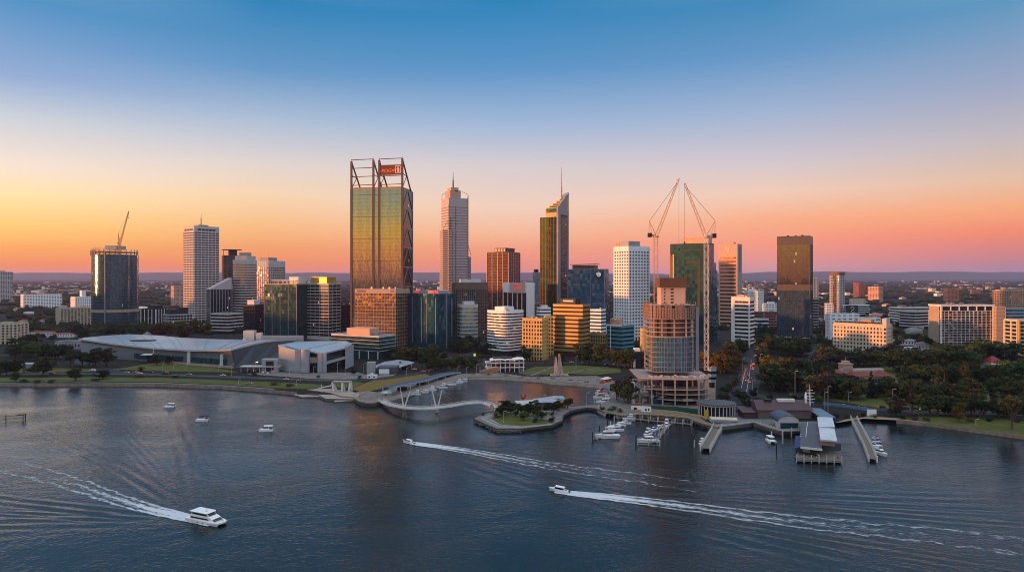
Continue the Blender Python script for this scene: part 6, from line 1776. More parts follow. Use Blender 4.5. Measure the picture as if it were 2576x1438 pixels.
r = thing('statue', 'white figure like statue column on the maroon roof', 'statue', (*(gp(2027, 1046).xy), 11)); mb = MB()
for (z0_, r0_, z1_, r1_) in ((0, 1.3, .6, 1.3), (.6, .55, 3.6, .8), (3.6, .95, 6.4, .75), (6.4, .35, 6.9, .3)): mb.prism(ellipse(0, 0, r0_, r0_, 10), z0_, z0_ + .01); mb.taper(ellipse(0, 0, r0_, r0_ * .8, 10), z0_, ellipse(0, 0, r1_, r1_ * .8, 10), z1_)
mb.taper(ellipse(0, 0, .5, .5, 8), 6.8, ellipse(0, 0, .45, .45, 8), 7.8); mb.build('figure', WHITE, r)
r = thing('ship_mast', 'white ship mast with crossed yards behind the maroon roofed hall', 'mast', gp(2037, 1032)); mb = MB(); k = gY(1032) / F; hh = 66 * k
mb.tube((0, 0, 0), (0, 0, hh * .6), .75, .55); mb.tube((0, 0, hh * .6), (0, 0, hh), .3, .12); mb.build('pole', OFFW, r)
for f_, w_ in ((.30, 3.0), (.42, 3.6), (.55, 2.6), (.66, 3.4), (.76, 2.2)):
    mb = MB(); mb.tube((-w_, 0, hh * f_), (w_, 0, hh * f_ + .2), .22); mb.build('yard', OFFW, r)
mb = MB()
for s2 in (-1, 1):
    for f_ in (.55, .8): mb.tube((s2 * 4.2, 1, 0), (0, 0, hh * f_), .08, n=4)
mb.build('rigging', STEEL, r)
# promenade deck wall in front of the hall
r = thing('promenade_deck', 'zigzag concrete promenade deck along the front of the hall', 'boardwalk', (0, 0, 0)); mb = MB()
P = [gp(x, y, 2.9) for x, y in [(1800, 1071), (1822, 1070), (1894, 1060), (1930, 1070), (1966, 1082), (2016, 1081)]]
mb.strip([p + Vector((0, 2.4, 0)) for p in P], 7, base=lambda z: 1.9); mb.build('deck', PATHM, r); mb = MB()
for i in range(5): mb.beam(P[i] + Vector((0, -1.2, .1)), P[i + 1] + Vector((0, -1.2, .1)), .5, .8)
mb.build('kerb', PALEC, r); mb = MB(); a, b_ = P[2], P[4]; mb.beam(a + Vector((0, -1, -1.5)), b_ + Vector((0, -1, -1.5)), .6, 2.6); mb.build('stone_face', WALLM, r)

# jetty hall
r = thing('jetty_hall', 'long jetty hall with charcoal roof and two raised white roofs', 'building', (*gp(2060, 1156, 0).xy, 0)); O = r.location
D = [gp(2003, 1155, 1.6) - O, gp(2117, 1159, 1.6) - O, gp(2109, 1120, 1.6) - O, gp(2085, 1082, 1.6) - O, gp(2014, 1082, 1.6) - O, gp(2006, 1125, 1.6) - O]
mb = MB(); mb.flat(D); n = len(D)
for i in range(n):
    p, q = D[i], D[(i + 1) % n]; mb.add([Vector((p.x, p.y, 1.0)), Vector((q.x, q.y, 1.0)), q, p], [(0, 1, 2, 3)])
mb.build('deck', TIMBER, r)
def slab_roof(pix, zr, th_, m, nm='roof'):
    P = [gp(x, y, zr) - O for x, y in pix]; mb = MB(); mb.flat(P); lo = [p - Vector((0, 0, th_)) for p in P]; n = len(P)
    for i in range(n): mb.add([lo[i], lo[(i + 1) % n], P[(i + 1) % n], P[i]], [(0, 1, 2, 3)])
    mb.flat(lo); mb.build(nm, m, r); return lo
lo = slab_roof([(2013, 1123), (2068, 1129), (2062, 1064), (2016, 1061)], 6.4, .8, SLATE)
mb = MB(); mb.beam(lo[0] + Vector((0, -.3, .5)), lo[1] + Vector((0, -.3, .5)), .4, 1.1); mb.build('fascia', OFFW, r)
q = [Vector((lo[i].x, lo[i].y + 2, 0)) for i in (0, 1, 2, 3)]
def box4(q, z0_, z1_, m, nm, shr=.94):
    c = sum(q, Vector()) / 4; mb = MB(); mb.prism([tuple((c + (p - c) * shr).xy) for p in q], z0_, z1_); return mb.build(nm, m, r)
box4(q, 1.65, 5.55, G_HOUSE, 'glazing')
for pix, zr in (([(2059, 1073.5), (2100, 1072), (2094, 1049), (2056, 1048)], 9.0), ([(2064, 1104), (2106, 1107.5), (2099, 1077), (2060, 1075)], 10.0)):
    lo2 = slab_roof(pix, zr, .9, mat('pale metal roof', (.55, .57, .62), .5), 'raised_roof'); q2 = [Vector((p.x, p.y + 1.5, 0)) for p in lo2]; box4(q2, 6.0 if zr > 9.5 else 5, zr - .95, SANDST, 'clerestory', .88)
c = gp(2085, 1110, 6) - O; mb = MB(); mb.box(c.x - 5, c.y - 3.2, 1.6, c.x + 5.5, c.y + 6, 5.6); mb.build('dark_annex', SLATE, r)
mb = MB(); mb.box(c.x - 4, c.y - .6, 6.6, c.x + 4.2, c.y - .4, 8.6); mb.build('window', G_HOUSE, r)
a = gp(2012, 1092, 5.0) - O; b_ = gp(2012, 1124, 4.6) - O; mb = MB(); mb.prism([(a.x - 2.6, a.y), (b_.x - 3.0, b_.y), (b_.x, b_.y), (a.x, a.y)][:], 3.6, 4.2); mb.build('blue_awning', BLUEP, r)
for i in range(7):
    p = D[0].lerp(D[1], i / 6); mb = MB(); mb.tube((p.x, p.y - .3, -1.5), (p.x, p.y - .3, 4.4), .28, n=8); mb.build('pile', PILEM, r)
mb = MB(); mb.beam(D[0] + Vector((0, -.1, 1)), D[1] + Vector((0, -.1, 1)), .12, .12); mb.beam(D[0] + Vector((0, -.35, -.5)), D[1] + Vector((0, -.35, -.5)), .3, .5); mb.build('railing', STEEL, r)
mb = MB(); p = gp(2047, 1075, 6.5) - O; mb.beam(lo[0].lerp(lo[3], .35) + Vector((3, 0, 1.0)), lo[3] + Vector((3, -2, 1)), .3, .4); mb.build('roof_pipe', OFFW, r)

def jetty(label, pts, wd, z, pile_n, whites=True, m=TIMBER):
    r = thing('jetty', label, 'jetty', (0, 0, 0)); P = [gp(x, y, z) for x, y in pts]
    mb = MB(); mb.strip(P, wd, base=lambda q: q - .5); mb.build('deck', m, r)
    tot = sum((P[i + 1] - P[i]).length for i in range(len(P) - 1))
    for i in range(pile_n):
        t_ = tot * i / (pile_n - 1); j = 0
        while j < len(P) - 2 and t_ > (P[j + 1] - P[j]).length: t_ -= (P[j + 1] - P[j]).length; j += 1
        d_ = (P[j + 1] - P[j]).normalized(); p = P[j] + d_ * t_; nn = Vector((-d_.y, d_.x, 0)) * (wd / 2 + .2)
        for s2 in (-1, 1):
            mb = MB(); q = p + nn * s2; mb.tube((q.x, q.y, -1.5), (q.x, q.y, z + (2.0 if whites else 2.6)), .36 if whites else .28, n=7); mb.build('pile', OFFW if whites else PILEM, r)
    return r
jetty('long narrow jetty lined with white piles at the beach end', [(2148, 1052), (2162, 1080), (2180, 1115), (2196, 1154)], 3.6, 1.6, 22)
jetty('short broad jetty with rows of white piles below the boardwalk corner', [(1806, 1072), (1792, 1096), (1774, 1127)], 5.0, 1.8, 13)
jetty('marina pontoon leading out between the berthed motor yachts', [(1592, 1056), (1540, 1085), (1498, 1104)], 1.8, .6, 5, False)
jetty('second marina pontoon with cruisers on its outer side', [(1684, 1064), (1662, 1090), (1645, 1112)], 3.0, .6, 5, False)
jetty('low walkway under the boardwalk joining the two pontoons', [(1595, 1052), (1640, 1057), (1690, 1061), (1740, 1066)], 3.2, .9, 8, False)
jetty('pontoon end beam closing the second marina berth', [(1604, 1116), (1660, 1119)], 1.2, .5, 3, False)
jetty('west quay pontoon under the moored boats', [(1020, 998), (1090, 978), (1172, 954)], 2.0, .6, 7, False)
jetty('east inlet pontoon serving the small red boats', [(1500, 1018), (1540, 1000), (1535, 982)], 2.0, .6, 5, False)
for i, (x, y, h_, m) in enumerate([(1941, 1108, 7, PILEM), (1953, 1136, 6, DARK), (1969, 1116, 10, PILEM), (1991, 1098, 7, PILEM), (1491, 1106, 6, DARK), (1508, 1092, 7, DARK), (1536, 1078, 6, PILEM), (1528, 1070, 5, DARK), (1545, 1064, 6, PILEM), (1600, 1113, 6, DARK), (1672, 1083, 7, PILEM), (1656, 1112, 6, PILEM), (1747, 1124, 5, PILEM)]):
    mb = MB(); mb.tube((0, 0, -1.5), (0, 0, h_ * .75), .36, n=8); mb.tube((0, 0, h_ * .75), (0, 0, h_ * .75 + .6), .36, .1, n=8)
    lab = ['pale pile beside the catamaran at the hall', 'dark capped pile in open water left of the jetty hall', 'tall pale pile between the catamaran and jetty hall', 'pale pile just left of the jetty hall', 'dark pile at the outer end of the first pontoon', 'thick dark pile behind the large white yacht', 'pale pile halfway along the first pontoon', 'short dark pile left of the first pontoon', 'pale pile near the boardwalk end of the first pontoon', 'dark pile at the bow of the long low white boat', 'pale pile behind the second pontoon', 'pale pile at the stern of the long low white boat', 'pale pile beside the short broad jetty'][i]
    tag(mb.build('mooring_pile', m, None, gp(x, y, 0)), lab, 'pile')
# channel dolphin at the left
r = thing('dolphin', 'small timber navigation dolphin of linked piles at the left frame edge', 'jetty', (*gp(15, 1058, 0).xy, 0)); mb = MB()
for x, y in ((-6, -4), (-4.5, -5), (0, 0), (9, 4), (10, 5)): mb.tube((x, y, -1.5), (x, y, 4.2), .3, n=6)
mb.build('pile', BARK, r); mb = MB(); mb.beam((-6, -4, 3.2), (10, 5, 3.2), .35, .4); mb.beam((-6, -5, 1.6), (10, 4.4, 1.6), .3, .3); mb.box(6, 2.4, 3.4, 10.5, 5.5, 4.0); mb.build('beam', TIMBER, r)

# ------------------------------------------------------------------ low buildings on the right
r = thing('heritage_house', 'red tiled heritage building with arcades and a pale central tower', 'building', (*gp(2160, 972).xy, 2), R(4)); k = gY(972) / F
def hip(x0, x1, y0, y1, zb, zr, m=REDR):
    mb = MB(); ins_ = min(y1 - y0, x1 - x0) / 2
    mb.add([(x0, y0, zb), (x1, y0, zb), (x1, y1, zb), (x0, y1, zb), (x0 + ins_, (y0 + y1) / 2, zr), (x1 - ins_, (y0 + y1) / 2, zr)], [(0, 1, 5, 4), (1, 2, 5), (2, 3, 4, 5), (3, 0, 4), (3, 2, 1, 0)]); mb.build('roof', m, r)
x0, x1 = -74 * k, 88 * k
mb = MB(); mb.box(x0, 2, 0, x1, 16, 9); mb.box(x0 - 1, 0, 0, x0 + 18, 14, 9.5); mb.build('wall', SANDST, r)
hip(x0 - 2, x0 + 20, -1.5, 16, 9.5, 14.5); hip(x0 + 19, x1 + 1, 1, 17.5, 9, 12.5); hip(x1 - 16, x1 + 2, -1, 15, 9.1, 13.5)
mb = MB(); mb.box(x0 + 18, 12, 12, x1, 16, 14); mb.build('ridge_wall', PALEC, r)
mb = MB(); tx = (2160 - 2160 + 2) * k - 4; mb.box(tx - 4, 12, 0, tx + 5, 20, 18); mb.box(tx - 4.6, 11.4, 18, tx + 5.6, 20.6, 18.8); mb.box(tx - 2.2, 14, 18.8, tx + 3.2, 18.6, 21); mb.tube((tx + .5, 16, 21), (tx + .5, 16, 25), .3, .1); mb.build('tower', mat('pink sandstone tower', (.48, .32, .25), .8), r)
for i in range(14):
    mb = MB(); x = x0 + 22 + i * (x1 - x0 - 26) / 13; mb.prism([(x - .9, 1.75), (x + .9, 1.75), (x + .9, 2.1), (x - .9, 2.1)], 3, 6.4); mb.build('arch', DARK, r)
def house(label, px, py, w_, d_, h_, rh, wm, rm, rz=0, nm='house', cat='house', group=None):
    r_ = thing(nm, label, cat, gp(px, py), rz, group)
    mb = MB(); mb.box(-w_ / 2, 0, 0, w_ / 2, d_, h_); mb.build('wall', wm, r_)
    mb = MB(); i_ = min(w_, d_) / 2 * .98; o_ = .6
    if rh > .8:
        X, Yy = w_ / 2 + o_, d_ + o_; ix = min(i_, X * .95)
        mb.add([(-X, -o_, h_), (X, -o_, h_), (X, Yy, h_), (-X, Yy, h_), (-X + ix, d_ / 2, h_ + rh), (X - ix, d_ / 2, h_ + rh)], [(0, 1, 5, 4), (1, 2, 5), (2, 3, 4, 5), (3, 0, 4), (3, 2, 1, 0)])
    else:
        mb.box(-w_ / 2 - .2, -.2, h_, w_ / 2 + .2, d_ + .2, h_ + .5); mb.box(-w_ * .2, d_ * .3, h_ + .5, w_ * .1, d_ * .6, h_ + 2)
    mb.build('roof', rm, r_)
    for i in range(max(2, int(w_ / 4))):
        mb = MB(); x = -w_ / 2 + (i + .5) * w_ / max(2, int(w_ / 4)); mb.box(x - .8, -.12, h_ * .3, x + .8, .05, h_ * .72); mb.build('window', G_HOUSE, r_)
    return r_
house('red tiled house sunk among the park trees', 2440, 985, 26, 16, 5, 5, BRICK, REDR, R(-8))
house('second red tiled house behind the narrow conifer', 2470, 968, 18, 12, 5, 4, BRICK, REDR, R(12))
house('crimson roofed white house under the large hotel', 2510, 928, 16, 14, 7, 6, WHITE, mat('crimson roof', (.26, .02, .035), .6), R(10))
house('pale flat roofed service building by the park road', 2360, 1000, 26, 12, 5, .5, OFFW, BLUEROOF, R(-5), 'building', 'building')
house('white and orange canopy building under the park trees', 2392, 1010, 22, 9, 4, .5, SANDST, OFFW, R(-4), 'building', 'building')
house('grey villa with pale roof between the cream hotel and the large slab', 2300, 898, 24, 16, 8, 4, OFFW, BLUEROOF, R(5))
house('pale blue roofed terrace left of the large hotel slab', 2280, 868, 30, 14, 7, 2, WHITE, BLUEROOF, 0)
house('brown roofed villa behind the crimson roofed house', 2330, 878, 20, 14, 6, 4, PALEC, BROWN, R(-10))
house('red roofed shed left of the cream apartments', 102, 845, 34, 14, 6, 2, OFFW, REDR, R(10))
house('long red and white roofed depot behind the esplanade trees', 150, 848, 40, 16, 5, 2, WHITE, REDR, R(4), 'building', 'building')
house('open concrete car park deck behind the esplanade trees', 170, 878, 32, 18, 10, .5, CONC, GREYROOF, R(8), 'car_park', 'building')
house('beige service shed beside the sloping road', 130, 890, 26, 9, 4, .5, SANDST, BEIGE, R(5), 'building', 'building')
house('white roofed low hall at the tree line behind the convention centre', 505, 872, 36, 14, 6, .6, OFFW, BLUEROOF, R(-6), 'building', 'building')
r = thing('road_bridge', 'pale blue roofed busway shelter on the left interchange', 'shelter', gp(55, 928)); mb = MB(); mb.prism([(-34, -6), (30, -4), (34, 8), (-30, 12)], 5, lambda p: 5.7 + .02 * p[0]); mb.build('roof', BLUEROOF, r); mb = MB(); mb.box(-28, -2, 0, 26, 8, 4.9); mb.build('wall', PALEC, r)
house('beige roofed terrace kiosk at the foot of the forecourt', 1285 - 350, 952, 9, 5, 3, .5, WHITE, OFFW, 0, 'kiosk', 'kiosk')
r = thing('bus_station_roof', 'pale blue curved shelter roof behind the maroon hall', 'shelter', gp(1950, 1026)); mb = MB()
vs = []
for i in range(9):
    x = -16 + 34 * i / 8; vs += [(x, -2 + .02 * x * x, 4.2), (x, 2 + .02 * x * x, 4.8)]
mb.add(vs, [(2 * i, 2 * i + 2, 2 * i + 3, 2 * i + 1) for i in range(8)]); mb.build('roof', BLUEROOF, r)
for x in (-12, 0, 12):
    mb = MB(); mb.tube((x, .02 * x * x, 0), (x, .02 * x * x, 4.3), .2); mb.build('post', STEEL, r)
r = thing('fence', 'blue screen fence curving along the road behind the jetty hall', 'fence', (0, 0, 0)); mb = MB(); q = [gp(x, y) for x, y in [(2070, 1018), (2110, 1022), (2160, 1030), (2200, 1036)]]
for i in range(3): mb.beam(q[i] + Vector((0, 0, 1.2)), q[i + 1] + Vector((0, 0, 1.2)), .15, 2.4)
mb.build('panel', mat('blue screen', (.10, .20, .32), .6), r)
r = thing('ramp_building', 'glass roofed blue walkway along the right side of the hall', 'building', gp(2075, 1060)); mb = MB(); mb.prism([(-5, -4), (5, -5), (9, 26), (0, 28)], 3.4, 4.0); mb.build('roof', mat('blue green roof', (.12, .20, .25), .4), r); mb = MB(); mb.prism([(-4.5, -3.5), (4.5, -4.5), (8.5, 25), (0.5, 27)], 0, 3.4); mb.build('glazing', G_TEAL, r)
r = thing('sign_board', 'blank white board standing by the park road', 'sign', gp(2193, 1048)); mb = MB(); mb.box(-3.3, 0, .6, 3.3, .2, 5.2); mb.build('panel', WHITE, r)
for x in (-2, 2):
    mb = MB(); mb.tube((x, .3, 0), (x, .3, 3), .12); mb.build('post', STEEL, r)
r = thing('road_sign', 'bright yellow green road sign on a post by the bus street', 'sign', gp(1194, 903)); mb = MB(); mb.tube((0, 0, 0), (0, 0, 4), .14); mb.build('post', STEEL, r); mb = MB(); mb.box(-1.3, -.1, 3.6, 1.3, .1, 6.6); mb.build('panel', SIGNY, r)
# ------------------------------------------------------------------ trees
LEAF = mat('leaves', (.55, .55, .55), .85, var=.45, vs=.35, spec=.08, tint=True)
def crown_mesh(seed, kind, n):
    """unit tree 10 m tall: leaf clumps spread through the crown, denser in sprays"""
    q = random.Random(seed); mb = MB(); blobs = []
    if kind == 'round':
        for _ in range(15): blobs.append((q.uniform(-2.6, 2.6), q.uniform(-2.6, 2.6), q.uniform(2.6, 8.2), q.uniform(1.1, 2.0)))
    elif kind == 'spread':
        for _ in range(26): a, d = q.uniform(0, 6.28), q.uniform(.2, 4.2); blobs.append((d * math.cos(a), d * math.sin(a), q.uniform(2.8, 8.4) - d * .22, q.uniform(1.1, 2.1)))
    elif kind == 'gum':
        for _ in range(14): a, d = q.uniform(0, 6.28), q.uniform(.2, 3.0); blobs.append((d * math.cos(a), d * math.sin(a), q.uniform(4.2, 9.2), q.uniform(.6, 1.35)))
    elif kind == 'poplar':
        for i in range(14): z = 1.6 + 8.0 * i / 14; w = 1.25 * math.sin(math.pi * (.12 + .8 * i / 14)); blobs.append((q.uniform(-.4, .4), q.uniform(-.4, .4), z, max(.4, w * q.uniform(.8, 1.2))))
    elif kind == 'conifer':
        for i in range(16):
            z = 1.2 + 8.4 * i / 16; w = 2.6 * (1 - i / 16.5)
            for _ in range(2): a = q.uniform(0, 6.28); blobs.append((w * .5 * math.cos(a), w * .5 * math.sin(a), z, max(.3, w * .6)))
    elif kind == 'bush':
        for _ in range(9): blobs.append((q.uniform(-4, 4), q.uniform(-2.5, 2.5), q.uniform(1.5, 6), q.uniform(2, 3.6)))
    wts = [b[3] ** 2 for b in blobs]
    for _ in range(n):
        bx, by, bz, br = q.choices(blobs, wts)[0]
        d = Vector((q.gauss(0, 1), q.gauss(0, 1), q.gauss(0, 1))).normalized()
        if kind != 'conifer' and d.z < -.5: d.z *= -.6
        rad = br * q.uniform(.55, 1.08)
        flat = .75 if kind in ('spread', 'gum') else 1.0
        c = Vector((bx + d.x * rad, by + d.y * rad, bz + d.z * rad * flat))
        s = q.uniform(.2, .48) * (1.2 if kind == 'bush' else 1)
        nrm = (d + Vector((q.uniform(-.8, .8), q.uniform(-.8, .8), q.uniform(-.4, .9)))).normalized()
        u = nrm.orthogonal().normalized(); u.rotate(Matrix.Rotation(q.uniform(0, 6.28), 3, nrm)); v = nrm.cross(u)
        k = q.uniform(.6, 1.2)
        mb.add([c - u * s, c + v * s * k, c + u * s * 1.1, c - v * s * k * .8], [(0, 1, 2, 3)])
    return mb, blobs
def tree_proto(seed, kind, n=900):
    r = bpy.data.objects.new('tree', None); COL.objects.link(r); tag(r, 'tree', 'tree')
    mb, blobs = crown_mesh(seed, kind, n)
    c = mb.build('crown', LEAF, r); c['paint'] = 1
    q = random.Random(seed + 50); t_ = MB()
    if kind != 'bush':
        top = {'round': 4, 'spread': 4, 'gum': 6.0, 'poplar': 8, 'conifer': 9}[kind]
        t_.tube((0, 0, -.2), (q.uniform(-.2, .2), q.uniform(-.2, .2), top * .55), .30, .2, 7); base = Vector((0, 0, top * .5))
        for b in q.sample(blobs, min(7, len(blobs))):
            if kind in ('poplar', 'conifer'): break
            t_.tube(base - Vector((0, 0, q.uniform(0, 1.5))), (b[0], b[1], b[2]), .15, .04, 5)
        if kind in ('poplar', 'conifer'): t_.tube((0, 0, top * .5), (0, 0, top), .2, .05, 6)
    else:
        for b in blobs[:4]: t_.tube((b[0] * .5, b[1] * .5, 0), (b[0], b[1], b[2]), .12, .05, 5)
    t_.build('trunk', BARK, r)
    return proto(r)
TP = {}
for i, (k, n, m_) in enumerate((('round', 1500, 3), ('spread', 1800, 3), ('gum', 1150, 3), ('poplar', 1000, 2), ('conifer', 1300, 2), ('bush', 700, 2))):
    TP[k] = [tree_proto(100 + i * 10 + j, k, n) for j in range(m_)]
GRN, DGR, OLV, AUT, YEL, RUS, MRN, GRY = (.052, .088, .026, 1), (.026, .048, .019, 1), (.080, .088, .026, 1), (.11, .058, .016, 1), (.13, .10, .018, 1), (.08, .04, .02, 1), (.055, .014, .016, 1), (.055, .050, .038, 1)
trnd = random.Random(11)
def tree(kind, px, py, hpx, label, col=GRN, group=None, wide=1.0, name=None):
    p = gp(px, py); hm = hpx / F * p.y
    pr = trnd.choice(TP[kind]); s = hm / (9.6 if kind != 'bush' else 8.5)
    j = trnd.uniform(.65, 1.4); c = tuple(min(1, x * 1.15 * j * trnd.uniform(.9, 1.1)) for x in col[:3]) + (1,)
    o = spawn(pr, p, trnd.uniform(0, 6.28), (s * wide * trnd.uniform(.9, 1.15), s * wide * trnd.uniform(.9, 1.15), s), label, group, c)
    nm = name or {'bush': 'shrub', 'conifer': 'conifer_tree', 'poplar': 'poplar_tree', 'gum': 'gum_tree', 'spread': 'fig_tree', 'round': 'park_tree'}[kind]
    o.name = nm; o['category'] = 'shrub' if kind == 'bush' else 'tree'
    return o
def grove(kinds, pts, n, hp_, label, cols, group, wide=1.1, jx=14, jy=4):
    """n trees scattered along a polyline of pixel foot points; the label is true of every one of them"""
    L = [math.dist(pts[i], pts[i + 1]) for i in range(len(pts) - 1)]; T = sum(L)
    lab = {}
    for i in range(n):
        t_ = T * (i + trnd.uniform(.2, .8)) / n; k = 0
        while k < len(L) - 1 and t_ > L[k]: t_ -= L[k]; k += 1
        a, b_ = pts[k], pts[k + 1]; f_ = t_ / max(L[k], 1e-6)
        x, y = a[0] + (b_[0] - a[0]) * f_ + trnd.uniform(-jx, jx), a[1] + (b_[1] - a[1]) * f_ + trnd.uniform(-jy, jy)
        tree(trnd.choice(kinds), x, y, trnd.uniform(*hp_), label, trnd.choice(cols), group, wide)
# left shore
tree('spread', 108, 945, 52, 'broad dark fig tree by the pale blue shelter on the left', DGR, wide=1.25)
tree('round', 40, 960, 27, 'small round green tree alone on the esplanade lawn', GRN)
tree('round', 190, 958, 36, 'round dark tree close to the river wall', DGR, wide=1.1)
tree('spread', 258, 953, 24, 'low wide dark tree clump between road and river', DGR, wide=1.8)
grove(['round', 'spread'], [(-10, 945), (50, 942)], 4, (34, 44), 'dark tree at the left frame edge by the interchange', [DGR], 'dark trees at the left frame edge')
grove(['round', 'spread'], [(35, 895), (110, 905), (170, 905)], 12, (30, 46), 'dense green tree between the sloping road and the convention centre', [GRN, DGR], 'trees beside the sloping road', 1.25)
grove(['round', 'gum'], [(175, 925), (215, 922), (280, 922)], 9, (38, 52), 'dark tree in front of the left end of the convention centre', [DGR, DGR, OLV], 'trees at the left end of the convention centre', 1.1)
grove(['round'], [(0, 862), (70, 866), (140, 855)], 8, (18, 28), 'dark tree around the low cream apartments', [DGR, GRN], 'trees by the cream apartments', 1.3)
grove(['round', 'spread'], [(190, 850), (260, 838), (350, 836), (395, 842)], 18, (18, 30), 'green tree behind the left half of the leaf shaped roof', [DGR, GRN, OLV], 'trees behind the leaf shaped roof', 1.25)
grove(['round', 'gum'], [(395, 850), (450, 852), (500, 850)], 9, (30, 42), 'olive or rust tree behind the middle of the leaf shaped roof', [RUS, OLV, YEL, OLV], 'autumn trees behind the leaf shaped roof', 1.2)
grove(['round'], [(420, 838), (470, 836), (530, 838)], 9, (26, 34), 'tall dark tree between concrete tower and leaf shaped roof', [DGR, OLV, AUT], 'tall trees below the concrete tower', 1.3)
for x, y, h_, lb in ((535, 872, 26, 'small green tree beside the white low hall'), (395, 918, 30, 'bushy tree on the lawn before the convention centre'), (424, 916, 24, 'narrow dark tree against the convention centre wall'), (355, 935, 14, 'low shrub clump on the upper lawn')):
    tree('round' if h_ > 15 else 'bush', x, y, h_, lb, DGR, wide=1.2 if h_ > 25 else .8)
for i, (x, y, w_) in enumerate(((60, 961, 3), (95, 962, 2.4), (130, 962, 2), (350, 949, 2.2), (440, 950, 1.8), (420, 941, 2.4), (240, 958, 2), (690, 968, 2.6), (730, 972, 2))):
    tree('bush', x, y, 8, 'low dark shrub on the esplanade lawn strip', [DGR, OLV][i % 2], 'shrubs on the esplanade lawn', wide=w_)
# centre
grove(['round', 'spread'], [(998, 903), (1050, 905), (1105, 898)], 14, (30, 40), 'olive street tree in front of the teal tower', [OLV, DGR, OLV], 'street trees in front of the teal tower', 1.2)
grove(['round', 'gum'], [(1060, 928), (1110, 932), (1165, 930)], 9, (28, 42), 'green tree behind the long canopy', [DGR, GRN, OLV], 'trees behind the long canopy', 1.15)
grove(['round'], [(1140, 880), (1190, 885)], 7, (28, 40), 'dark street tree at the foot of the brown ribbed tower', [DGR, OLV], 'street trees below the brown tower', 1.2)
tree('spread', 1222, 898, 38, 'large fig tree left of the white hotel entrance', DGR, wide=1.3)
grove(['round'], [(1150, 925), (1195, 928)], 5, (22, 32), 'yellowish tree by the bus street', [OLV, YEL], 'yellowish trees by the bus street', 1.2)
tree('round', 1288, 900, 20, 'clipped square tree under the white hotel', DGR, wide=1.5)
tree('round', 1255, 903, 18, 'small clipped tree at the white hotel corner', DGR, wide=1.2)
tree('round', 1324, 908, 40, 'large round tree before the ochre block', DGR, wide=1.1)
tree('round', 1412, 916, 32, 'dark tree right behind the twin spires', DGR)
grove(['round', 'gum'], [(1458, 914), (1490, 916), (1524, 917)], 8, (46, 54), 'tall green tree in the row behind the lawn', [GRN, DGR, OLV], 'tall trees behind the lawn', 1.0, 6, 2)
grove(['round', 'gum'], [(1535, 921), (1565, 923), (1592, 924)], 8, (42, 50), 'olive tree in the right row behind the lawn', [OLV, GRN, YEL], 'olive trees behind the lawn', 1.0, 5, 2)
tree('round', 1631, 925, 40, 'single olive tree against the narrow ochre building', OLV, wide=.9)
grove(['round'], [(1600, 880), (1640, 880)], 3, (20, 28), 'dark tree in the gap below the white gridded tower', [DGR], 'trees below the white gridded tower')
grove(['gum', 'round'], [(1555, 1000), (1570, 1012), (1590, 1015)], 6, (48, 68), 'ragged tree at the left edge of the construction yard', [DGR, OLV, GRY], 'ragged trees by the construction yard', 1.0, 8, 4)
for i, (x, y) in enumerate(((1515, 1032), (1535, 1034), (1545, 1030), (1560, 1036), (1690, 1036))):
    tree('bush', x, y, 10, 'low planting beside the marina boardwalk', OLV, 'planting beside the boardwalk', wide=1.4)
# island
tree('spread', 1272, 1040, 36, 'big dark fig tree at the left end of the park island', DGR, wide=1.25)
tree('spread', 1352, 1048, 30, 'broad olive tree in the middle of the island lawn', OLV, wide=1.5)
tree('round', 1375, 1038, 28, 'tall green tree beside the long island restaurant', DGR, wide=1.1)
tree('round', 1428, 1028, 32, 'round yellow green tree on the right neck of the island', OLV, wide=1.1)
tree('round', 1298, 1048, 18, 'rust coloured small tree by the ring sculpture', RUS, wide=1.1)
for x, y, h_, lb in ((1248, 1050, 14, 'shrub mound at the left tip of the island lawn'), (1216, 1044, 8, 'brown shrubs on the left point of the island'), (1347, 1062, 12, 'clipped shrub at the end of the island lawn'), (1386, 1062, 16, 'dense shrub at the right corner of the island path'), (1388, 1045, 9, 'planted round bed with low shrub on the island'), (1395, 1030, 14, 'hedge block behind the island path')):
    tree('bush', x, y, h_, lb, DGR if x > 1250 else OLV, wide=1.2)
# right of the unfinished tower
grove(['round', 'spread'], [(1785, 925), (1820, 938), (1852, 925)], 13, (40, 56), 'golden autumn tree right of the unfinished tower', [AUT, YEL, OLV, YEL], 'golden trees along the avenue', 1.2)
grove(['round'], [(1842, 895), (1866, 890)], 5, (34, 46), 'dark tree below the white ribbon tower', [DGR, OLV], 'trees below the white ribbon tower', 1.1)
grove(['round', 'spread'], [(1926, 880), (1965, 892), (2030, 895)], 13, (36, 50), 'dark tree at the foot of the smoked glass tower', [DGR, GRN], 'trees below the smoked glass tower', 1.3)
tree('round', 1935, 945, 58, 'bright yellow autumn tree beside the avenue', YEL, wide=1.0)
tree('spread', 1985, 968, 74, 'very large grey green gum between the two streets', OLV, wide=1.15)
tree('round', 1958, 955, 62, 'yellow topped tree left of the very large gum', YEL, wide=.9)
grove(['round', 'spread', 'gum'], [(1932, 968), (1965, 985), (2015, 980), (2030, 950)], 15, (46, 64), 'dark green park tree between the two streets', [DGR, DGR, GRN, OLV], 'park trees between the two streets', 1.2)
for x, y, h_ in ((1868, 1018, 44), (1878, 1040, 40), (1858, 1005, 20), (1895, 1000, 26)):
    tree('round', x, y, h_, 'dark tree on the kerb by the bus street beside the hall', DGR, 'trees by the hall forecourt')
grove(['round', 'gum'], [(1830, 1015), (1850, 1000)], 3, (12, 18), 'rust shrub tree on the verge beside the podium', [RUS, OLV], 'rust verge trees', 1.2)
grove(['round', 'spread', 'gum'], [(2050, 960), (2110, 1000), (2090, 990), (2160, 1005), (2050, 1000)], 16, (46, 66), 'grey green park tree before the heritage house', [OLV, DGR, GRY], 'park trees before the heritage house', 1.1)
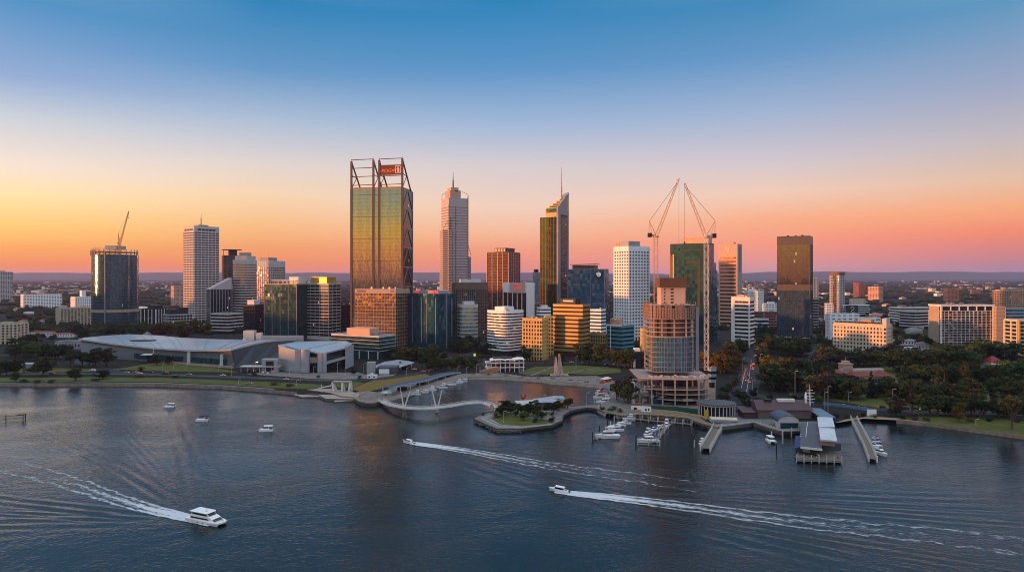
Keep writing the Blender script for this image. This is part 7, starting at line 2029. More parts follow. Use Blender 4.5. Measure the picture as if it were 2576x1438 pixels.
tree('conifer', 2192, 1000, 70, 'dark pointed conifer in front of the heritage house', DGR, wide=.75)
tree('conifer', 2275, 1000, 100, 'tall dark conifer right of the heritage house', DGR, wide=.8)
tree('poplar', 2430, 1000, 95, 'tall slim yellow green poplar in the park', OLV, wide=1.0)
tree('spread', 2298, 905, 34, 'dark red leaved tree beside the cream hotel', MRN, wide=1.3)
tree('round', 2428, 1020, 52, 'orange brown autumn tree near the park centre', AUT, wide=1.2)
grove(['round', 'spread'], [(2060, 930), (2100, 925), (2160, 920), (2240, 915)], 14, (36, 56), 'dark tree along the foot of the cream hotel', [DGR, GRN, OLV, GRY], 'trees along the cream hotel', 1.25)
grove(['round', 'spread'], [(2250, 935), (2300, 940), (2340, 930)], 11, (44, 64), 'dense dark tree between heritage house and large hotel', [DGR, DGR, GRN], 'dense trees left of the large hotel', 1.25)
grove(['round', 'spread'], [(2350, 925), (2420, 925), (2480, 915), (2540, 920)], 15, (44, 66), 'dark tree under the front of the large hotel slab', [DGR, OLV, GRN], 'trees under the large hotel', 1.25)
grove(['round', 'spread', 'gum'], [(2290, 975), (2370, 985), (2450, 980), (2540, 970), (2600, 965)], 22, (48, 72), 'dark park tree in the deep middle of the right park', [DGR, DGR, OLV, GRN], 'deep park trees', 1.2)
grove(['round', 'spread', 'gum'], [(2300, 1015), (2370, 1020), (2460, 1018), (2550, 1015), (2620, 1010)], 20, (48, 74), 'large mixed park tree behind the park road', [DGR, OLV, GRN, GRY, OLV], 'park trees behind the road', 1.15)
grove(['round', 'gum'], [(2230, 1042), (2290, 1046), (2330, 1046)], 7, (40, 58), 'thin brownish tree near the beach', [GRY, OLV, RUS], 'thin trees near the beach', 1.0)
tree('round', 2412, 1060, 50, 'bright yellow green tree on the waterside lawn', YEL, wide=1.0)
tree('gum', 2546, 1078, 92, 'tall leaning gum on the waterside lawn near the right frame edge', OLV, wide=1.0)
grove(['round', 'gum', 'spread'], [(2350, 1048), (2400, 1046), (2480, 1050), (2540, 1050), (2600, 1058)], 14, (40, 66), 'green tree along the back of the waterside lawn', [DGR, OLV, GRN], 'trees behind the waterside lawn', 1.15)
for x, y, w_ in ((2105, 1050, 2), (2130, 1052, 2.2), (2200, 1050, 1.6), (2270, 1054, 2), (2300, 1056, 2.4), (2330, 1058, 2), (2170, 1046, 1.5), (2440, 1062, 2), (2490, 1060, 2.4), (2560, 1062, 2.6)):
    tree('bush', x, y, 10, 'low brown green shrub at the edge of the beach and lawn', trnd.choice([OLV, DGR, GRY]), 'shrubs at the beach and lawn edge', wide=w_ * .7)
grove(['round', 'spread'], [(2260, 870), (2320, 865), (2345, 880)], 8, (24, 36), 'dark tree among the villas behind the cream hotel', [DGR, GRN, OLV], 'trees among the villas', 1.3)
grove(['round'], [(1905, 850), (1945, 858), (1930, 842)], 5, (26, 38), 'dark street tree left of the smoked glass tower', [DGR], 'street trees left of the smoked tower', 1.2)
grove(['round'], [(2060, 870), (2080, 880), (2085, 905)], 6, (26, 40), 'dark street tree right of the smoked glass tower', [DGR, GRN], 'street trees right of the smoked tower', 1.2)
for x, y, h_ in ((770, 868, 18), (1118, 905, 20), (1010, 925, 16), (890, 942, 18), (905, 952, 9), (640, 945, 10), (800, 950, 8)):
    tree('bush' if h_ < 12 else 'round', x, y, h_, 'small planting around the forecourt and office bases', DGR, 'small forecourt planting', wide=1.2)

# ------------------------------------------------------------------ boats
def hull_mesh(L, B, Hh, bow=1.0, flare=.25, n=12, draft=.4):
    mb = MB(); rings = []
    for i in range(n + 1):
        t_ = i / n; x = -L / 2 + L * t_
        w = B / 2 * (1 - max(0, (t_ - .42) / .58) ** 2.1) if t_ > .42 else B / 2 * (.90 + .1 * t_ / .42)
        sh = Hh * (.82 + .34 * bow * t_ ** 2)
        xk = x - (L * .07 * max(0, t_ - .7) / .3)
        rings.append([(xk, 0, -draft), (xk, -w * (1 - flare), .05), (x, -w, sh), (x, w, sh), (xk, w * (1 - flare), .05)])
    vs = [p for r_ in rings for p in r_]
    for i in range(n):
        for j in range(5):
            a = i * 5 + j; b_ = i * 5 + (j + 1) % 5
            mb.add([vs[a], vs[b_], vs[b_ + 5], vs[a + 5]], [(3, 2, 1, 0)])
    mb.add(vs[:5], [(0, 1, 2, 3, 4)])
    return mb
def cabin(x0, x1, w0, w1, z0, z1, rake=.8, rear=.2):
    mb = MB()
    lo = [(x0, -w0 / 2), (x1, -w0 / 2 * .8), (x1, w0 / 2 * .8), (x0, w0 / 2)]
    hi = [(x0 + rear, -w1 / 2), (x1 - rake, -w1 / 2 * .85), (x1 - rake, w1 / 2 * .85), (x0 + rear, w1 / 2)]
    return mb.taper(lo, z0, hi, z1)
def band(x0, x1, w0, w1, z0, z1, rake, rear, a, b_, mb=None):
    """dark window strip standing proud of a cabin's sides and front"""
    mb = mb or MB(); f = lambda t_: (x0 + rear * t_ + .25, x1 - rake * t_ + .03, (w0 + (w1 - w0) * t_) / 2 + .03)
    (xa, xb, wa), (xc, xd, wc) = f(a), f(b_); za, zb = z0 + (z1 - z0) * a, z0 + (z1 - z0) * b_
    return mb.taper([(xa, -wa), (xb, -wa * .82), (xb, wa * .82), (xa, wa)], za, [(xc, -wc), (xd, -wc * .84), (xd, wc * .84), (xc, wc)], zb)
def new_boat(name, cat='boat'):
    r = bpy.data.objects.new(name, None); COL.objects.link(r); tag(r, name, cat); return r
def rails(mb, L, B, z, h_, x0=0.0):
    n = 7
    pts = [(x0 + (L / 2 - .3 - x0) * i / n, B / 2 * .95 * (1 - max(0, (((x0 + (L / 2 - x0) * i / n) / L + .5) - .42) / .58) ** 2.1)) for i in range(n + 1)]
    for s_ in (-1, 1):
        for i in range(n):
            mb.tube((pts[i][0], s_ * pts[i][1], z + h_), (pts[i + 1][0], s_ * pts[i + 1][1], z + h_ + .05), .05, n=4); mb.tube((pts[i][0], s_ * pts[i][1], z), (pts[i][0], s_ * pts[i][1], z + h_), .04, n=4)
    return mb
# flybridge motor yacht, 15 m
def yacht(fly=True, canopy=None):
    r = new_boat('motor_yacht')
    hull_mesh(15, 4.6, 1.7, 1.1).build('hull', HULLW, r, smooth=False)
    mb = MB(); mb.box(-7.2, -1.9, 1.2, -3.6, 1.9, 1.36); mb.build('cockpit', COCKP, r)
    cabin(-3.8, 4.0, 3.7, 3.0, 1.4, 3.1, 2.2).build('cabin', HULLW, r)
    band(-3.8, 4.0, 3.7, 3.0, 1.4, 3.1, 2.2, .2, .42, .86).build('window', G_BOAT, r)
    if fly:
        mb = cabin(-4.6, 1.0, 3.2, 2.9, 3.1, 3.9, .9, -.2); mb.box(-4.3, -1.5, 5.0, -.6, 1.5, 5.15)
        for x in (-4.1, -.9):
            for y in (-1.35, 1.35): mb.tube((x, y, 3.8), (x, y, 5.0), .06, n=4)
        mb.build('flybridge', HULLW, r)
        mb = MB(); mb.taper([(.1, -1.3), (.7, -1.1), (.7, 1.1), (.1, 1.3)], 3.9, [(-.3, -1.2), (.1, -1), (.1, 1), (-.3, 1.2)], 4.4); mb.build('windscreen', G_BOAT, r)
    if canopy:
        mb = MB(); mb.taper(rect(3.4, 3.6, -7.2, -1.8), 3.3, rect(3.2, 3.2, -7.1, -1.6), 3.5)
        for x in (-7, -4): mb.tube((x, -1.7, 1.4), (x, -1.7, 3.3), .05, n=4); mb.tube((x, 1.7, 1.4), (x, 1.7, 3.3), .05, n=4)
        mb.build('canopy', canopy, r)
    rails(MB(), 15, 4.6, 1.75, .7, .5).build('railing', STEEL, r)
    mb = MB(); mb.box(-7.6, -1.9, .25, -7.0, 1.9, .5); mb.build('swim_platform', COCKP, r)
    mb = MB(); mb.tube((-2, 0, 3.5), (-2.3, 0, 6.6), .06, .03, 5); mb.build('aerial', STEEL, r)
    return proto(r)
def cruiser(cover=None):
    r = new_boat('cabin_cruiser')
    hull_mesh(9, 3.0, 1.25, 1.1).build('hull', HULLW, r)
    cabin(-1.6, 2.6, 2.5, 2.1, 1.05, 2.3, 1.3).build('cabin', HULLW, r)
    band(-1.6, 2.6, 2.5, 2.1, 1.05, 2.3, 1.3, .2, .4, .88).build('window', G_BOAT, r)
    mb = MB(); mb.box(-4.1, -1.2, .9, -1.7, 1.2, 1.02); mb.build('cockpit', COCKP, r)
    mb = MB(); mb.box(-4.0, -1.3, 2.35, .6, 1.3, 2.5)
    for x in (-3.8, -1.8):
        for y in (-1.2, 1.2): mb.tube((x, y, 1.1), (x, y, 2.4), .05, n=4)
    mb.build('canopy', cover or HULLW, r)
    mb = MB(); mb.box(-4.9, -.3, -.1, -4.4, .3, 1.3); mb.build('outboard', DARK, r)
    return proto(r)
def catamaran(top=None, sail=False):
    r = new_boat('catamaran')
    for s_ in (-1, 1):
        m_ = hull_mesh(9.2, 1.2, 1.2, .7); m_.v = [(x, y + s_ * 1.7, z) for x, y, z in m_.v]; m_.build('hull', HULLW, r)
    mb = MB(); mb.prism([(-4.2, -2.1), (3.0, -2.1), (3.4, 0), (3.0, 2.1), (-4.2, 2.1)], .85, 1.2); mb.build('bridge_deck', HULLW, r)
    cabin(-2.2, 2.2, 3.4, 2.8, 1.2, 2.6, 1.0).build('cabin', HULLW, r)
    band(-2.2, 2.2, 3.4, 2.8, 1.2, 2.6, 1.0, .2, .35, .85).build('window', G_BOAT, r)
    mb = MB(); mb.box(-4.3, -1.7, 2.62, 1.2, 1.7, 2.8)
    for y in (-1.6, 1.6): mb.tube((-4.1, y, 1.2), (-4.1, y, 2.6), .06, n=4)
    mb.build('roof', top or HULLW, r)
    mb = MB(); mb.box(-4.2, -1.6, 1.2, -2.4, 1.6, 1.7); mb.build('cockpit', COCKP, r)
    if sail:
        mb = MB(); mb.tube((.6, 0, 2.6), (.6, 0, 15), .11, .06, 6); mb.tube((.6, 0, 3.6), (-3.8, 0, 3.7), .1, n=6); mb.tube((.6, -1, 9.5), (.6, 1, 9.5), .04, n=4); mb.build('mast', STEEL, r)
    return proto(r)
Y1, Y2, Y3 = yacht(True, NAVYP), yacht(False, BLUEP), yacht(True)
C1, C2, C3, C4 = cruiser(), cruiser(BLUEP), cruiser(NAVYP), cruiser(REDP)
K1, K2, K3 = catamaran(), catamaran(NAVYP), catamaran(None, True)
def boat(pr, px, py, lpx, hd, label, group=None):
    """hd = heading in degrees, 0 = to the right of the picture, 90 = away from the camera"""
    p = gp(px, py, 0); L = {'motor_yacht': 15, 'cabin_cruiser': 9, 'catamaran': 9.2}[pr.name.split('.')[0]]
    c = abs(math.cos(R(hd))) + (.55 if L == 9.2 else .32) * abs(math.sin(R(hd))); s = lpx / F * p.y / c / L
    return spawn(pr, p, R(hd), (s, s, s * 1.3), label, group)
boat(K3, 426, 1024, 27, 185, 'white sailing catamaran with a bare mast near the esplanade wall')
boat(K2, 508, 1058, 34, 188, 'small white catamaran with navy roof on the open river')
boat(K1, 669, 1084, 38, 190, 'all white catamaran nearest the terraced landing')
boat(Y3, 1527, 1101, 66, 184, 'large white flybridge yacht at the outer end of the first pontoon')
boat(Y1, 1549, 1084, 42, 184, 'white yacht with navy cockpit cover just behind the large flybridge yacht')
boat(Y2, 1538, 1079, 36, 184, 'low white yacht with blue cover third along the first pontoon')
boat(C1, 1558, 1073, 32, 184, 'small white cruiser between two covered yachts on the first pontoon')
boat(Y2, 1570, 1067, 36, 184, 'white yacht with blue stern cover halfway along the first pontoon')
boat(Y1, 1582, 1056, 34, 184, 'white yacht with navy cover under the boardwalk edge')
boat(C2, 1574, 1050, 28, 184, 'innermost blue covered cruiser of the first pontoon')
boat(Y3, 1628, 1096, 36, 235, 'flybridge yacht pointing at the camera beside the second pontoon')
boat(C2, 1645, 1084, 28, 235, 'blue canopied cruiser behind the forward facing flybridge yacht')
boat(C1, 1656, 1079, 22, 235, 'small white cruiser midway along the second pontoon')
boat(C4, 1666, 1076, 16, 250, 'small red topped workboat on the second pontoon')
boat(Y3, 1677, 1074, 24, 255, 'white cruiser moored at the inner end of the second pontoon')
boat(Y2, 1630, 1112, 58, 184, 'long low white boat lying across the end of the second pontoon')
boat(Y1, 1764, 1118, 30, 235, 'white yacht with navy cover beside the short broad jetty')
boat(K1, 1940, 1112, 22, 268, 'white catamaran facing the camera left of the jetty hall')
boat(Y3, 2215, 1143, 26, 282, 'white flybridge cruiser at the outer end of the long jetty')
boat(C3, 2206, 1124, 30, 190, 'navy covered cruiser second along the long jetty')
boat(C3, 2204, 1113, 26, 190, 'navy covered cruiser third along the long jetty')
boat(C2, 2202, 1103, 20, 190, 'blue covered small cruiser innermost on the long jetty')
for i, (pr, x, y, l_, lb) in enumerate(((Y1, 1046, 993, 28, 'navy covered yacht nearest the footbridge on the west quay'), (C1, 1068, 988, 24, 'white cruiser second from the footbridge on the west quay'), (Y3, 1084, 983, 30, 'tall flybridge yacht in the middle of the west quay'), (Y1, 1112, 976, 30, 'dark covered yacht right of the tall flybridge on the west quay'), (Y2, 1134, 969, 28, 'blue covered yacht on the inner half of the west quay'), (Y3, 1152, 964.5, 26, 'white flybridge yacht second from the inner end of the west quay'), (C1, 1167, 960, 20, 'small white cruiser at the inner end of the west quay'))):
    boat(pr, x, y, l_, 190, lb)
for pr, x, y, l_, lb in ((C4, 1512, 993, 34, 'red covered cruiser at the top of the east inlet berths'), (C4, 1508, 1003, 36, 'second red covered cruiser in the east inlet berths'), (C2, 1514, 986, 30, 'blue covered cruiser furthest in at the east inlet berths'), (Y3, 1520, 1014, 46, 'white boat nearest the walkway in the east inlet berths')):
    boat(pr, x, y, l_, 186, lb)

# catamaran ferry under way
fd = (WAKES[2]['p'] - WAKES[2]['q']).normalized(); fa = math.atan2(-.42, .905)
p = gp(521, 1312, 0)
r = thing('ferry', 'white two deck catamaran ferry with a maroon window band under way', 'ferry', (p.x, p.y, 0), fa)
k = 18.5 / 20; r.scale = (1.0, .95, .66)
for s_ in (-1, 1):
    m_ = hull_mesh(20 * k, 2.0, 2.0, .6, .15); m_.v = [(x, y + s_ * 2.2, z) for x, y, z in m_.v]; m_.build('hull', HULLW, r)
    mb = MB(); mb.box(-9.0 * k, s_ * 3.2 - .04, .12, 6 * k, s_ * 3.2 + .04, .42); mb.build('boot_stripe', MAROON, r)
L2 = 10 * k
mb = MB(); mb.prism([(-L2, -3.15), (L2 * .62, -3.15), (L2 * .86, -2.6), (L2 * 1.0, -1.2), (L2 * 1.0, 1.2), (L2 * .86, 2.6), (L2 * .62, 3.15), (-L2, 3.15)], 1.35, 2.15); mb.build('main_deck', HULLW, r)
cabin(-L2 * .72, L2 * .70, 6.0, 5.5, 2.15, 4.5, 2.6, .1).build('lower_cabin', HULLW, r)
m_ = MB()
for s_ in (-1, 1): m_.add([(-L2 * .66, s_ * 3.02, 2.9), (L2 * .42, s_ * 2.62, 2.8), (L2 * .30, s_ * 2.60, 3.75), (-L2 * .66, s_ * 2.90, 3.85)], [(0, 1, 2, 3) if s_ < 0 else (3, 2, 1, 0)])
m_.build('window_band', mat('maroon glass', (.10, .022, .02), .25), r)
g = MB(); g.add([(L2 * .695, -2.2, 2.45), (L2 * .695, 2.2, 2.45), (L2 * .52, 2.1, 3.6), (L2 * .52, -2.1, 3.6)], [(0, 1, 2, 3)]); g.build('front_window', G_BOAT, r)
cabin(-L2 * .66, L2 * .36, 5.2, 4.9, 4.5, 6.5, 1.2, .1).build('upper_cabin', HULLW, r)
for i in range(6):
    for s_ in (-1, 1):
        g = MB(); x = -L2 * .60 + i * 1.36; g.box(x, s_ * 2.56 - .1, 5.2, x + 1.1, s_ * 2.56 + .1, 6.1); g.build('window', G_BOAT, r)
g = MB(); g.add([(L2 * .345, -1.9, 4.9), (L2 * .345, 1.9, 4.9), (L2 * .26, 1.8, 6.25), (L2 * .26, -1.8, 6.25)], [(0, 1, 2, 3)]); g.build('bridge_window', G_BOAT, r)
mb = MB(); mb.prism([(-L2 * .76, -2.75), (L2 * .22, -2.75), (L2 * .30, -2), (L2 * .30, 2), (L2 * .22, 2.75), (-L2 * .76, 2.75)], 6.5, 6.72); mb.build('roof', HULLW, r)
mb = MB(); rails(mb, 19, 6.4, 2.15, .9, 6); mb.build('railing', STEEL, r)
mb = MB(); mb.tube((0, 0, 6.7), (-.3, 0, 8.6), .08); mb.box(-.8, -.5, 7.4, .2, .5, 7.55); mb.build('mast', OFFW, r)
for i, x in enumerate((-5, -2, 1, 4)):
    mb = MB(); mb.tube((x, -3.25, 1.0), (x, -3.3, 1.0), .28, n=8); mb.build('porthole', MAROON, r)
# two speedboats under way
def speedboat(label, px, py, heading, L, canopy):
    p = gp(px, py, 0); r = thing('speedboat', label, 'boat', (p.x, p.y, .15), heading)
    r.rotation_euler = (0, R(-4.5), heading)
    s_ = L / 10
    hull_mesh(L, 3.0 * s_, 1.3 * s_, .9).build('hull', HULLW, r)
    z0_ = 1.15 * s_
    if canopy:
        mb = MB(); mb.taper(rect(4.6 * s_, 2.3 * s_, -2.8 * s_, -1.15 * s_), 2.35 * s_, rect(4.2 * s_, 2.0 * s_, -2.6 * s_, -1.0 * s_), 2.6 * s_)
        for x in (-2.6, 1.5):
            for y in (-1.05, 1.05): mb.tube((x * s_, y * s_, 1 * s_), (x * s_, y * s_, 2.4 * s_), .07, n=4)
        mb.build('canopy', HULLW, r)
        g = MB(); g.box(-2.5 * s_, -1.12 * s_, 1.45 * s_, 1.6 * s_, 1.12 * s_, 2.3 * s_); g.build('window', G_BOAT, r)
        mb = MB(); mb.box(-3 * s_, -1.2 * s_, 1.0 * s_, 2.6 * s_, 1.2 * s_, 1.46 * s_); mb.build('coaming', HULLW, r)
    else:
        cabin(-2.6 * s_, 3.2 * s_, 2.5 * s_, 2.1 * s_, z0_, 2.5 * s_, 1.6).build('cabin', HULLW, r)
        for i, x in enumerate((-2.1, -.4, 1.2)):
            g = MB(); g.box(x * s_, -1.2 * s_, 1.5 * s_, (x + 1.25) * s_, 1.2 * s_, 2.1 * s_); g.build('window', G_BOAT, r)
    mb = MB(); mb.box(-4.6 * s_, -1.2 * s_, .85 * s_, -2.9 * s_, 1.2 * s_, 1.0 * s_); mb.build('cockpit', COCKP, r)
    mb = MB()
    for y in (-.5, .5): mb.box(-5.5 * s_, (y - .25) * s_, 0, -4.9 * s_, (y + .25) * s_, 1.4 * s_)
    mb.build('outboard', DARK, r)
    mb = MB(); mb.box(-3.9 * s_, -.4 * s_, 1.0 * s_, -3.3 * s_, .4 * s_, 1.8 * s_); mb.build('seat', SANDST, r)
speedboat('white speedboat under a long hard canopy leaving the nearest wake', 1405, 1236.5, math.atan2(*(-WAKES[0]['u']).yx), 10.0, True)
speedboat('white cabin speedboat leaving the farther wake off the park island', 1027, 1114, math.atan2(*(-WAKES[1]['u']).yx), 9.0, False)

# ------------------------------------------------------------------ cars, lamps, people
def car_proto(kind):
    r = bpy.data.objects.new(kind, None); COL.objects.link(r); tag(r, kind, 'car' if kind == 'car' else 'van')
    mb = MB()
    if kind == 'car':
        side = [(-2.15, .35), (2.1, .35), (2.2, .75), (1.3, .92), (-2.0, .98), (-2.2, .8)]; roofp = [(-1.7, .95), (1.1, .9), (.45, 1.42), (-1.2, 1.45)]; hw, hc = .9, .78
    else:
        side = [(-2.6, .4), (2.5, .4), (2.6, .95), (2.0, 1.2), (-2.6, 1.3)]; roofp = [(-2.6, 1.25), (2.0, 1.15), (1.4, 2.15), (-2.55, 2.2)]; hw, hc = 1.0, .93
    n = len(side); vs = [(x, -hw, z) for x, z in side] + [(x, hw, z) for x, z in side]
    mb.add(vs, [tuple(range(n)), tuple(range(2 * n - 1, n - 1, -1))] + [(i + n, (i + 1) % n + n, (i + 1) % n, i) for i in range(n)])
    n2 = 4; vt = [(x, -hc * (1 if z < 1.3 else .86), z) for x, z in roofp] + [(x, hc * (1 if z < 1.3 else .86), z) for x, z in roofp]
    b_ = mb.build('body', PAINT, r); b_['paint'] = 1
    g = MB(); g.add(vt, [(0, 1, 2, 3), (7, 6, 5, 4), (4, 5, 1, 0), (5, 6, 2, 1), (7, 4, 0, 3)]); g.build('window', G_BOAT, r)
    rm = MB(); zr = roofp[2][1]; rm.box(roofp[3][0], -hc * .84, zr - .02, roofp[2][0], hc * .84, zr + .06)
    if kind == 'van': rm.box(-2.58, -hc * .99, 1.28, .2, hc * .99, 2.1)
    q = rm.build('roof', PAINT, r); q['paint'] = 1
    for x in (-1.35, 1.35):
        for y in (-hw, hw):
            w_ = MB(); w_.tube((x, y - .1, .33), (x, y + .1, .33), .33, n=10); w_.build('wheel', BLACK, r)
    for y in (-.65, .65):
        w_ = MB(); w_.box(side[0][0] - .08, y - .16, .62, side[0][0] - .02, y + .16, .82); w_.build('tail_light', TAIL, r)
        w_ = MB(); w_.box(side[1][0] + .06, y - .16, .55, side[1][0] + .12, y + .16, .72); w_.build('headlight', HEAD, r)
    return proto(r)
CAR, VAN = car_proto('car'), car_proto('van')
CC = {'white': (.75, .75, .75, 1), 'silver': (.35, .36, .38, 1), 'black': (.03, .03, .035, 1), 'red': (.30, .02, .02, 1), 'blue': (.03, .06, .18, 1)}
crn = random.Random(5)
def car(px, py, hd, col, label, group=None, van=False, z=2.12):
    o = spawn(VAN if van else CAR, gp(px, py, z), R(hd), 1.15, label, group, CC[col]); return o
for x, y, c, lb in ((318, 938, 'white', 'white car heading left near the low trees on the esplanade road'), (341, 937, 'silver', 'silver car bunched with two others on the esplanade road'), (351, 940, 'white', 'white car just behind the silver one on the esplanade road'), (378, 938, 'black', 'black car on the esplanade road before the white van'), (474, 943, 'silver', 'silver car right of the white van on the esplanade road'), (560, 945, 'white', 'white car below the buttressed end of the convention centre'), (719, 955, 'white', 'lone white car near the theatre'), (626, 965, 'silver', 'silver car parked on the lawn strip'), (130, 940, 'blue', 'blue car on the left part of the esplanade road'), (260, 939, 'silver', 'silver car behind the round dark tree')):
    car(x, y, 182 + crn.uniform(-4, 4), c, lb)
car(417, 940, 182, 'white', 'white van on the esplanade road', van=True)
car(232, 933, 184, 'white', 'white van by the grey steps left of the convention centre', van=True)
for i in range(26):
    y = crn.choice([992, 975, 960, 948, 938, 928, 918, 909, 902, 895, 888, 880, 873, 866, 858]) + crn.uniform(-4, 4)
    t_ = (1030 - y) / 180; x = 1868 + 32 * min(1, (1000 - y) / 110) + crn.choice([-1, 1]) * (1 + 9 * (1 - t_) ** 1.3) * crn.uniform(.7, 1)
    car(x, y, 84 if x > 1885 - 10 * (1 - t_) else 264, crn.choice(['white', 'silver', 'black', 'black', 'red', 'blue']), 'car with lights on in the avenue traffic right of the unfinished tower', 'cars in the avenue')
for i in range(14):
    y = crn.uniform(845, 990); x = 2052 - (y - 850) * .05 - max(0, y - 930) * .35 + crn.choice([-1, 1]) * 4
    car(x, y, 92 if crn.random() < .6 else 272, crn.choice(['white', 'silver', 'black', 'red']), 'car with lights on in the second street right of the smoked tower', 'cars in the second street')
for i in range(16):
    x = crn.uniform(1345, 1640); car(x, 913 + (x - 1400) * .022 + crn.uniform(-2.5, 2.5), crn.choice([2, 182]), crn.choice(['white', 'silver', 'black', 'silver']), 'car in the street behind the inlet lawn', 'cars behind the inlet lawn')
for i in range(12):
    x = crn.uniform(2105, 2560); car(x, 1022 + (x - 2105) * .042 + crn.uniform(-2, 2), crn.choice([175, 355]), crn.choice(['white', 'silver', 'blue', 'black', 'red']), 'car on the park road behind the beach', 'cars on the park road')
for i in range(12):
    x = crn.uniform(640, 700) if i < 6 else crn.uniform(1040, 1090); y = 936 + crn.uniform(-2, 3) if i < 6 else 930 + crn.uniform(-2, 5)
    car(x, y, crn.uniform(0, 360), crn.choice(['white', 'silver', 'black']), 'parked car by the forecourt and pavilion', 'parked cars near the forecourt')
def lamp(px, py, hpx, label, group=None, lit=False, arm=1.6):
    p = gp(px, py); h_ = hpx / F * p.y
    r = thing('street_lamp', label, 'street lamp', p, crn.uniform(-.4, .4), group)
    mb = MB(); mb.tube((0, 0, 0), (0, 0, h_), .16, .10, 6); mb.build('pole', PILEM, r)
    mb = MB(); mb.tube((0, 0, h_ - .1), (arm, 0, h_ + .2), .07, n=5); mb.box(arm - .3, -.2, h_ + .1, arm + .6, .2, h_ + .3); mb.build('lamp_head', LAMPG if lit else OFFW, r)
    if lit:
        mb = MB(); mb.tube((arm, 0, h_ - .6), (arm, 0, h_ + .1), .45, .3, 8); mb.build('globe', LAMPG, r)
for x, y, h_, lb in ((643, 926, 16, 'street lamp lit yellow in front of the convention centre side wall'), (679, 932, 22, 'street lamp lit yellow at the porch of the theatre')): lamp(x, y, h_, lb, None, True)
for x, y, h_ in ((98, 872, 22), (172, 868, 28), (408, 935, 20), (437, 930, 14), (549, 934, 18), (583, 948, 32), (625, 932, 14), (728, 945, 20), (755, 958, 30), (789, 940, 18), (849, 938, 26), (868, 945, 20), (915, 938, 24), (746, 970, 14), (600, 968, 14)):
    lamp(x, y, h_, 'tall pale lamp post between the convention centre and the river', 'lamp posts along the esplanade')
for x, y, h_ in ((1022, 945, 20), (1150, 950, 26), (1173, 948, 24), (1198, 946, 30), (1217, 932, 30), (1234, 947, 10), (1251, 947, 10), (1449, 926, 30), (1476, 1024, 36), (1551, 1003, 40), (1568, 1012, 50), (1366, 1040, 46), (1369, 1056, 22), (1266, 1062, 28)):
    lamp(x, y, h_, 'slender pale lamp post around the inlet promenade', 'lamp posts around the inlet')
for x, y, h_ in ((1913, 930, 40), (1868, 935, 34), (2000, 1005, 72), (2083, 1035, 64), (2075, 1030, 44), (2246, 1040, 62), (2342, 1022, 24), (2425, 1028, 36), (2477, 1012, 44), (2522, 990, 30), (2455, 1070, 16), (2135, 1010, 24), (1893, 985, 30), (2310, 985, 26)):
    lamp(x, y, h_, 'tall pale pole among the trees of the right park', 'poles in the right park')
# people on the lawn, quay and boardwalk, a couple of pixels each
def person_proto(i, top, low):
    q = random.Random(i); r = bpy.data.objects.new('person', None); COL.objects.link(r); tag(r, 'person', 'person')
    mb = MB(); a = .16
    for s_, o in ((-1, .12), (1, -.10)): mb.taper(ellipse(o, s_ * .1, .08, .08, 6), 0, ellipse(0, s_ * .09, .11, .1, 6), .85)
    mb.taper(ellipse(0, 0, .15, .2, 8), .82, ellipse(0, 0, .17, .25, 8), 1.42); mb.taper(ellipse(0, 0, .12, .2, 8), 1.42, ellipse(0, 0, .06, .06, 8), 1.52); mb.taper(ellipse(.01, 0, .09, .08, 8), 1.50, ellipse(.01, 0, .11, .1, 8), 1.64); mb.taper(ellipse(.01, 0, .11, .1, 8), 1.64, ellipse(0, 0, .06, .05, 8), 1.76)
    for s_ in (-1, 1): mb.tube((0, s_ * .26, 1.4), (.05 * s_, s_ * .32, 1.1), .06, .05, 6); mb.tube((.05 * s_, s_ * .32, 1.1), (.16, s_ * .28, .85), .05, .035, 6)
    o = mb.build('body', low, r)
    c = MB(); c.taper(ellipse(0, 0, .17, .23, 8), .84, ellipse(0, 0, .19, .28, 8), 1.44); c.build('shirt', top, r)
    return proto(r)
PP = [person_proto(1, WHITE, DARK), person_proto(2, DARK, SANDST), person_proto(3, BLUEP, BROWN)]
pr_ = random.Random(9)
for x0, x1, y0, y1, n, lb, gr in ((1330, 1530, 925, 950, 26, 'person strolling on the lawn and steps at the inlet head', 'people at the inlet head'), (1640, 1735, 1053, 1061, 14, 'person standing on the low walkway under the boardwalk', 'people under the boardwalk'), (900, 955, 990, 1006, 8, 'person on the round landing platform', 'people on the round platform'), (1225, 1310, 938, 946, 10, 'person outside the white two level restaurant', 'people by the white restaurant'), (2006, 2110, 1152, 1157, 9, 'person on the outer deck of the jetty hall', 'people on the jetty deck')):
    for i in range(n):
        z = .95 if 'boardwalk' in lb else 1.65 if 'jetty' in lb else 2.4 if 'platform' in lb else 2.12
        spawn(pr_.choice(PP), gp(pr_.uniform(x0, x1), pr_.uniform(y0, y1), z), pr_.uniform(0, 6.28), 1.0, lb, gr)

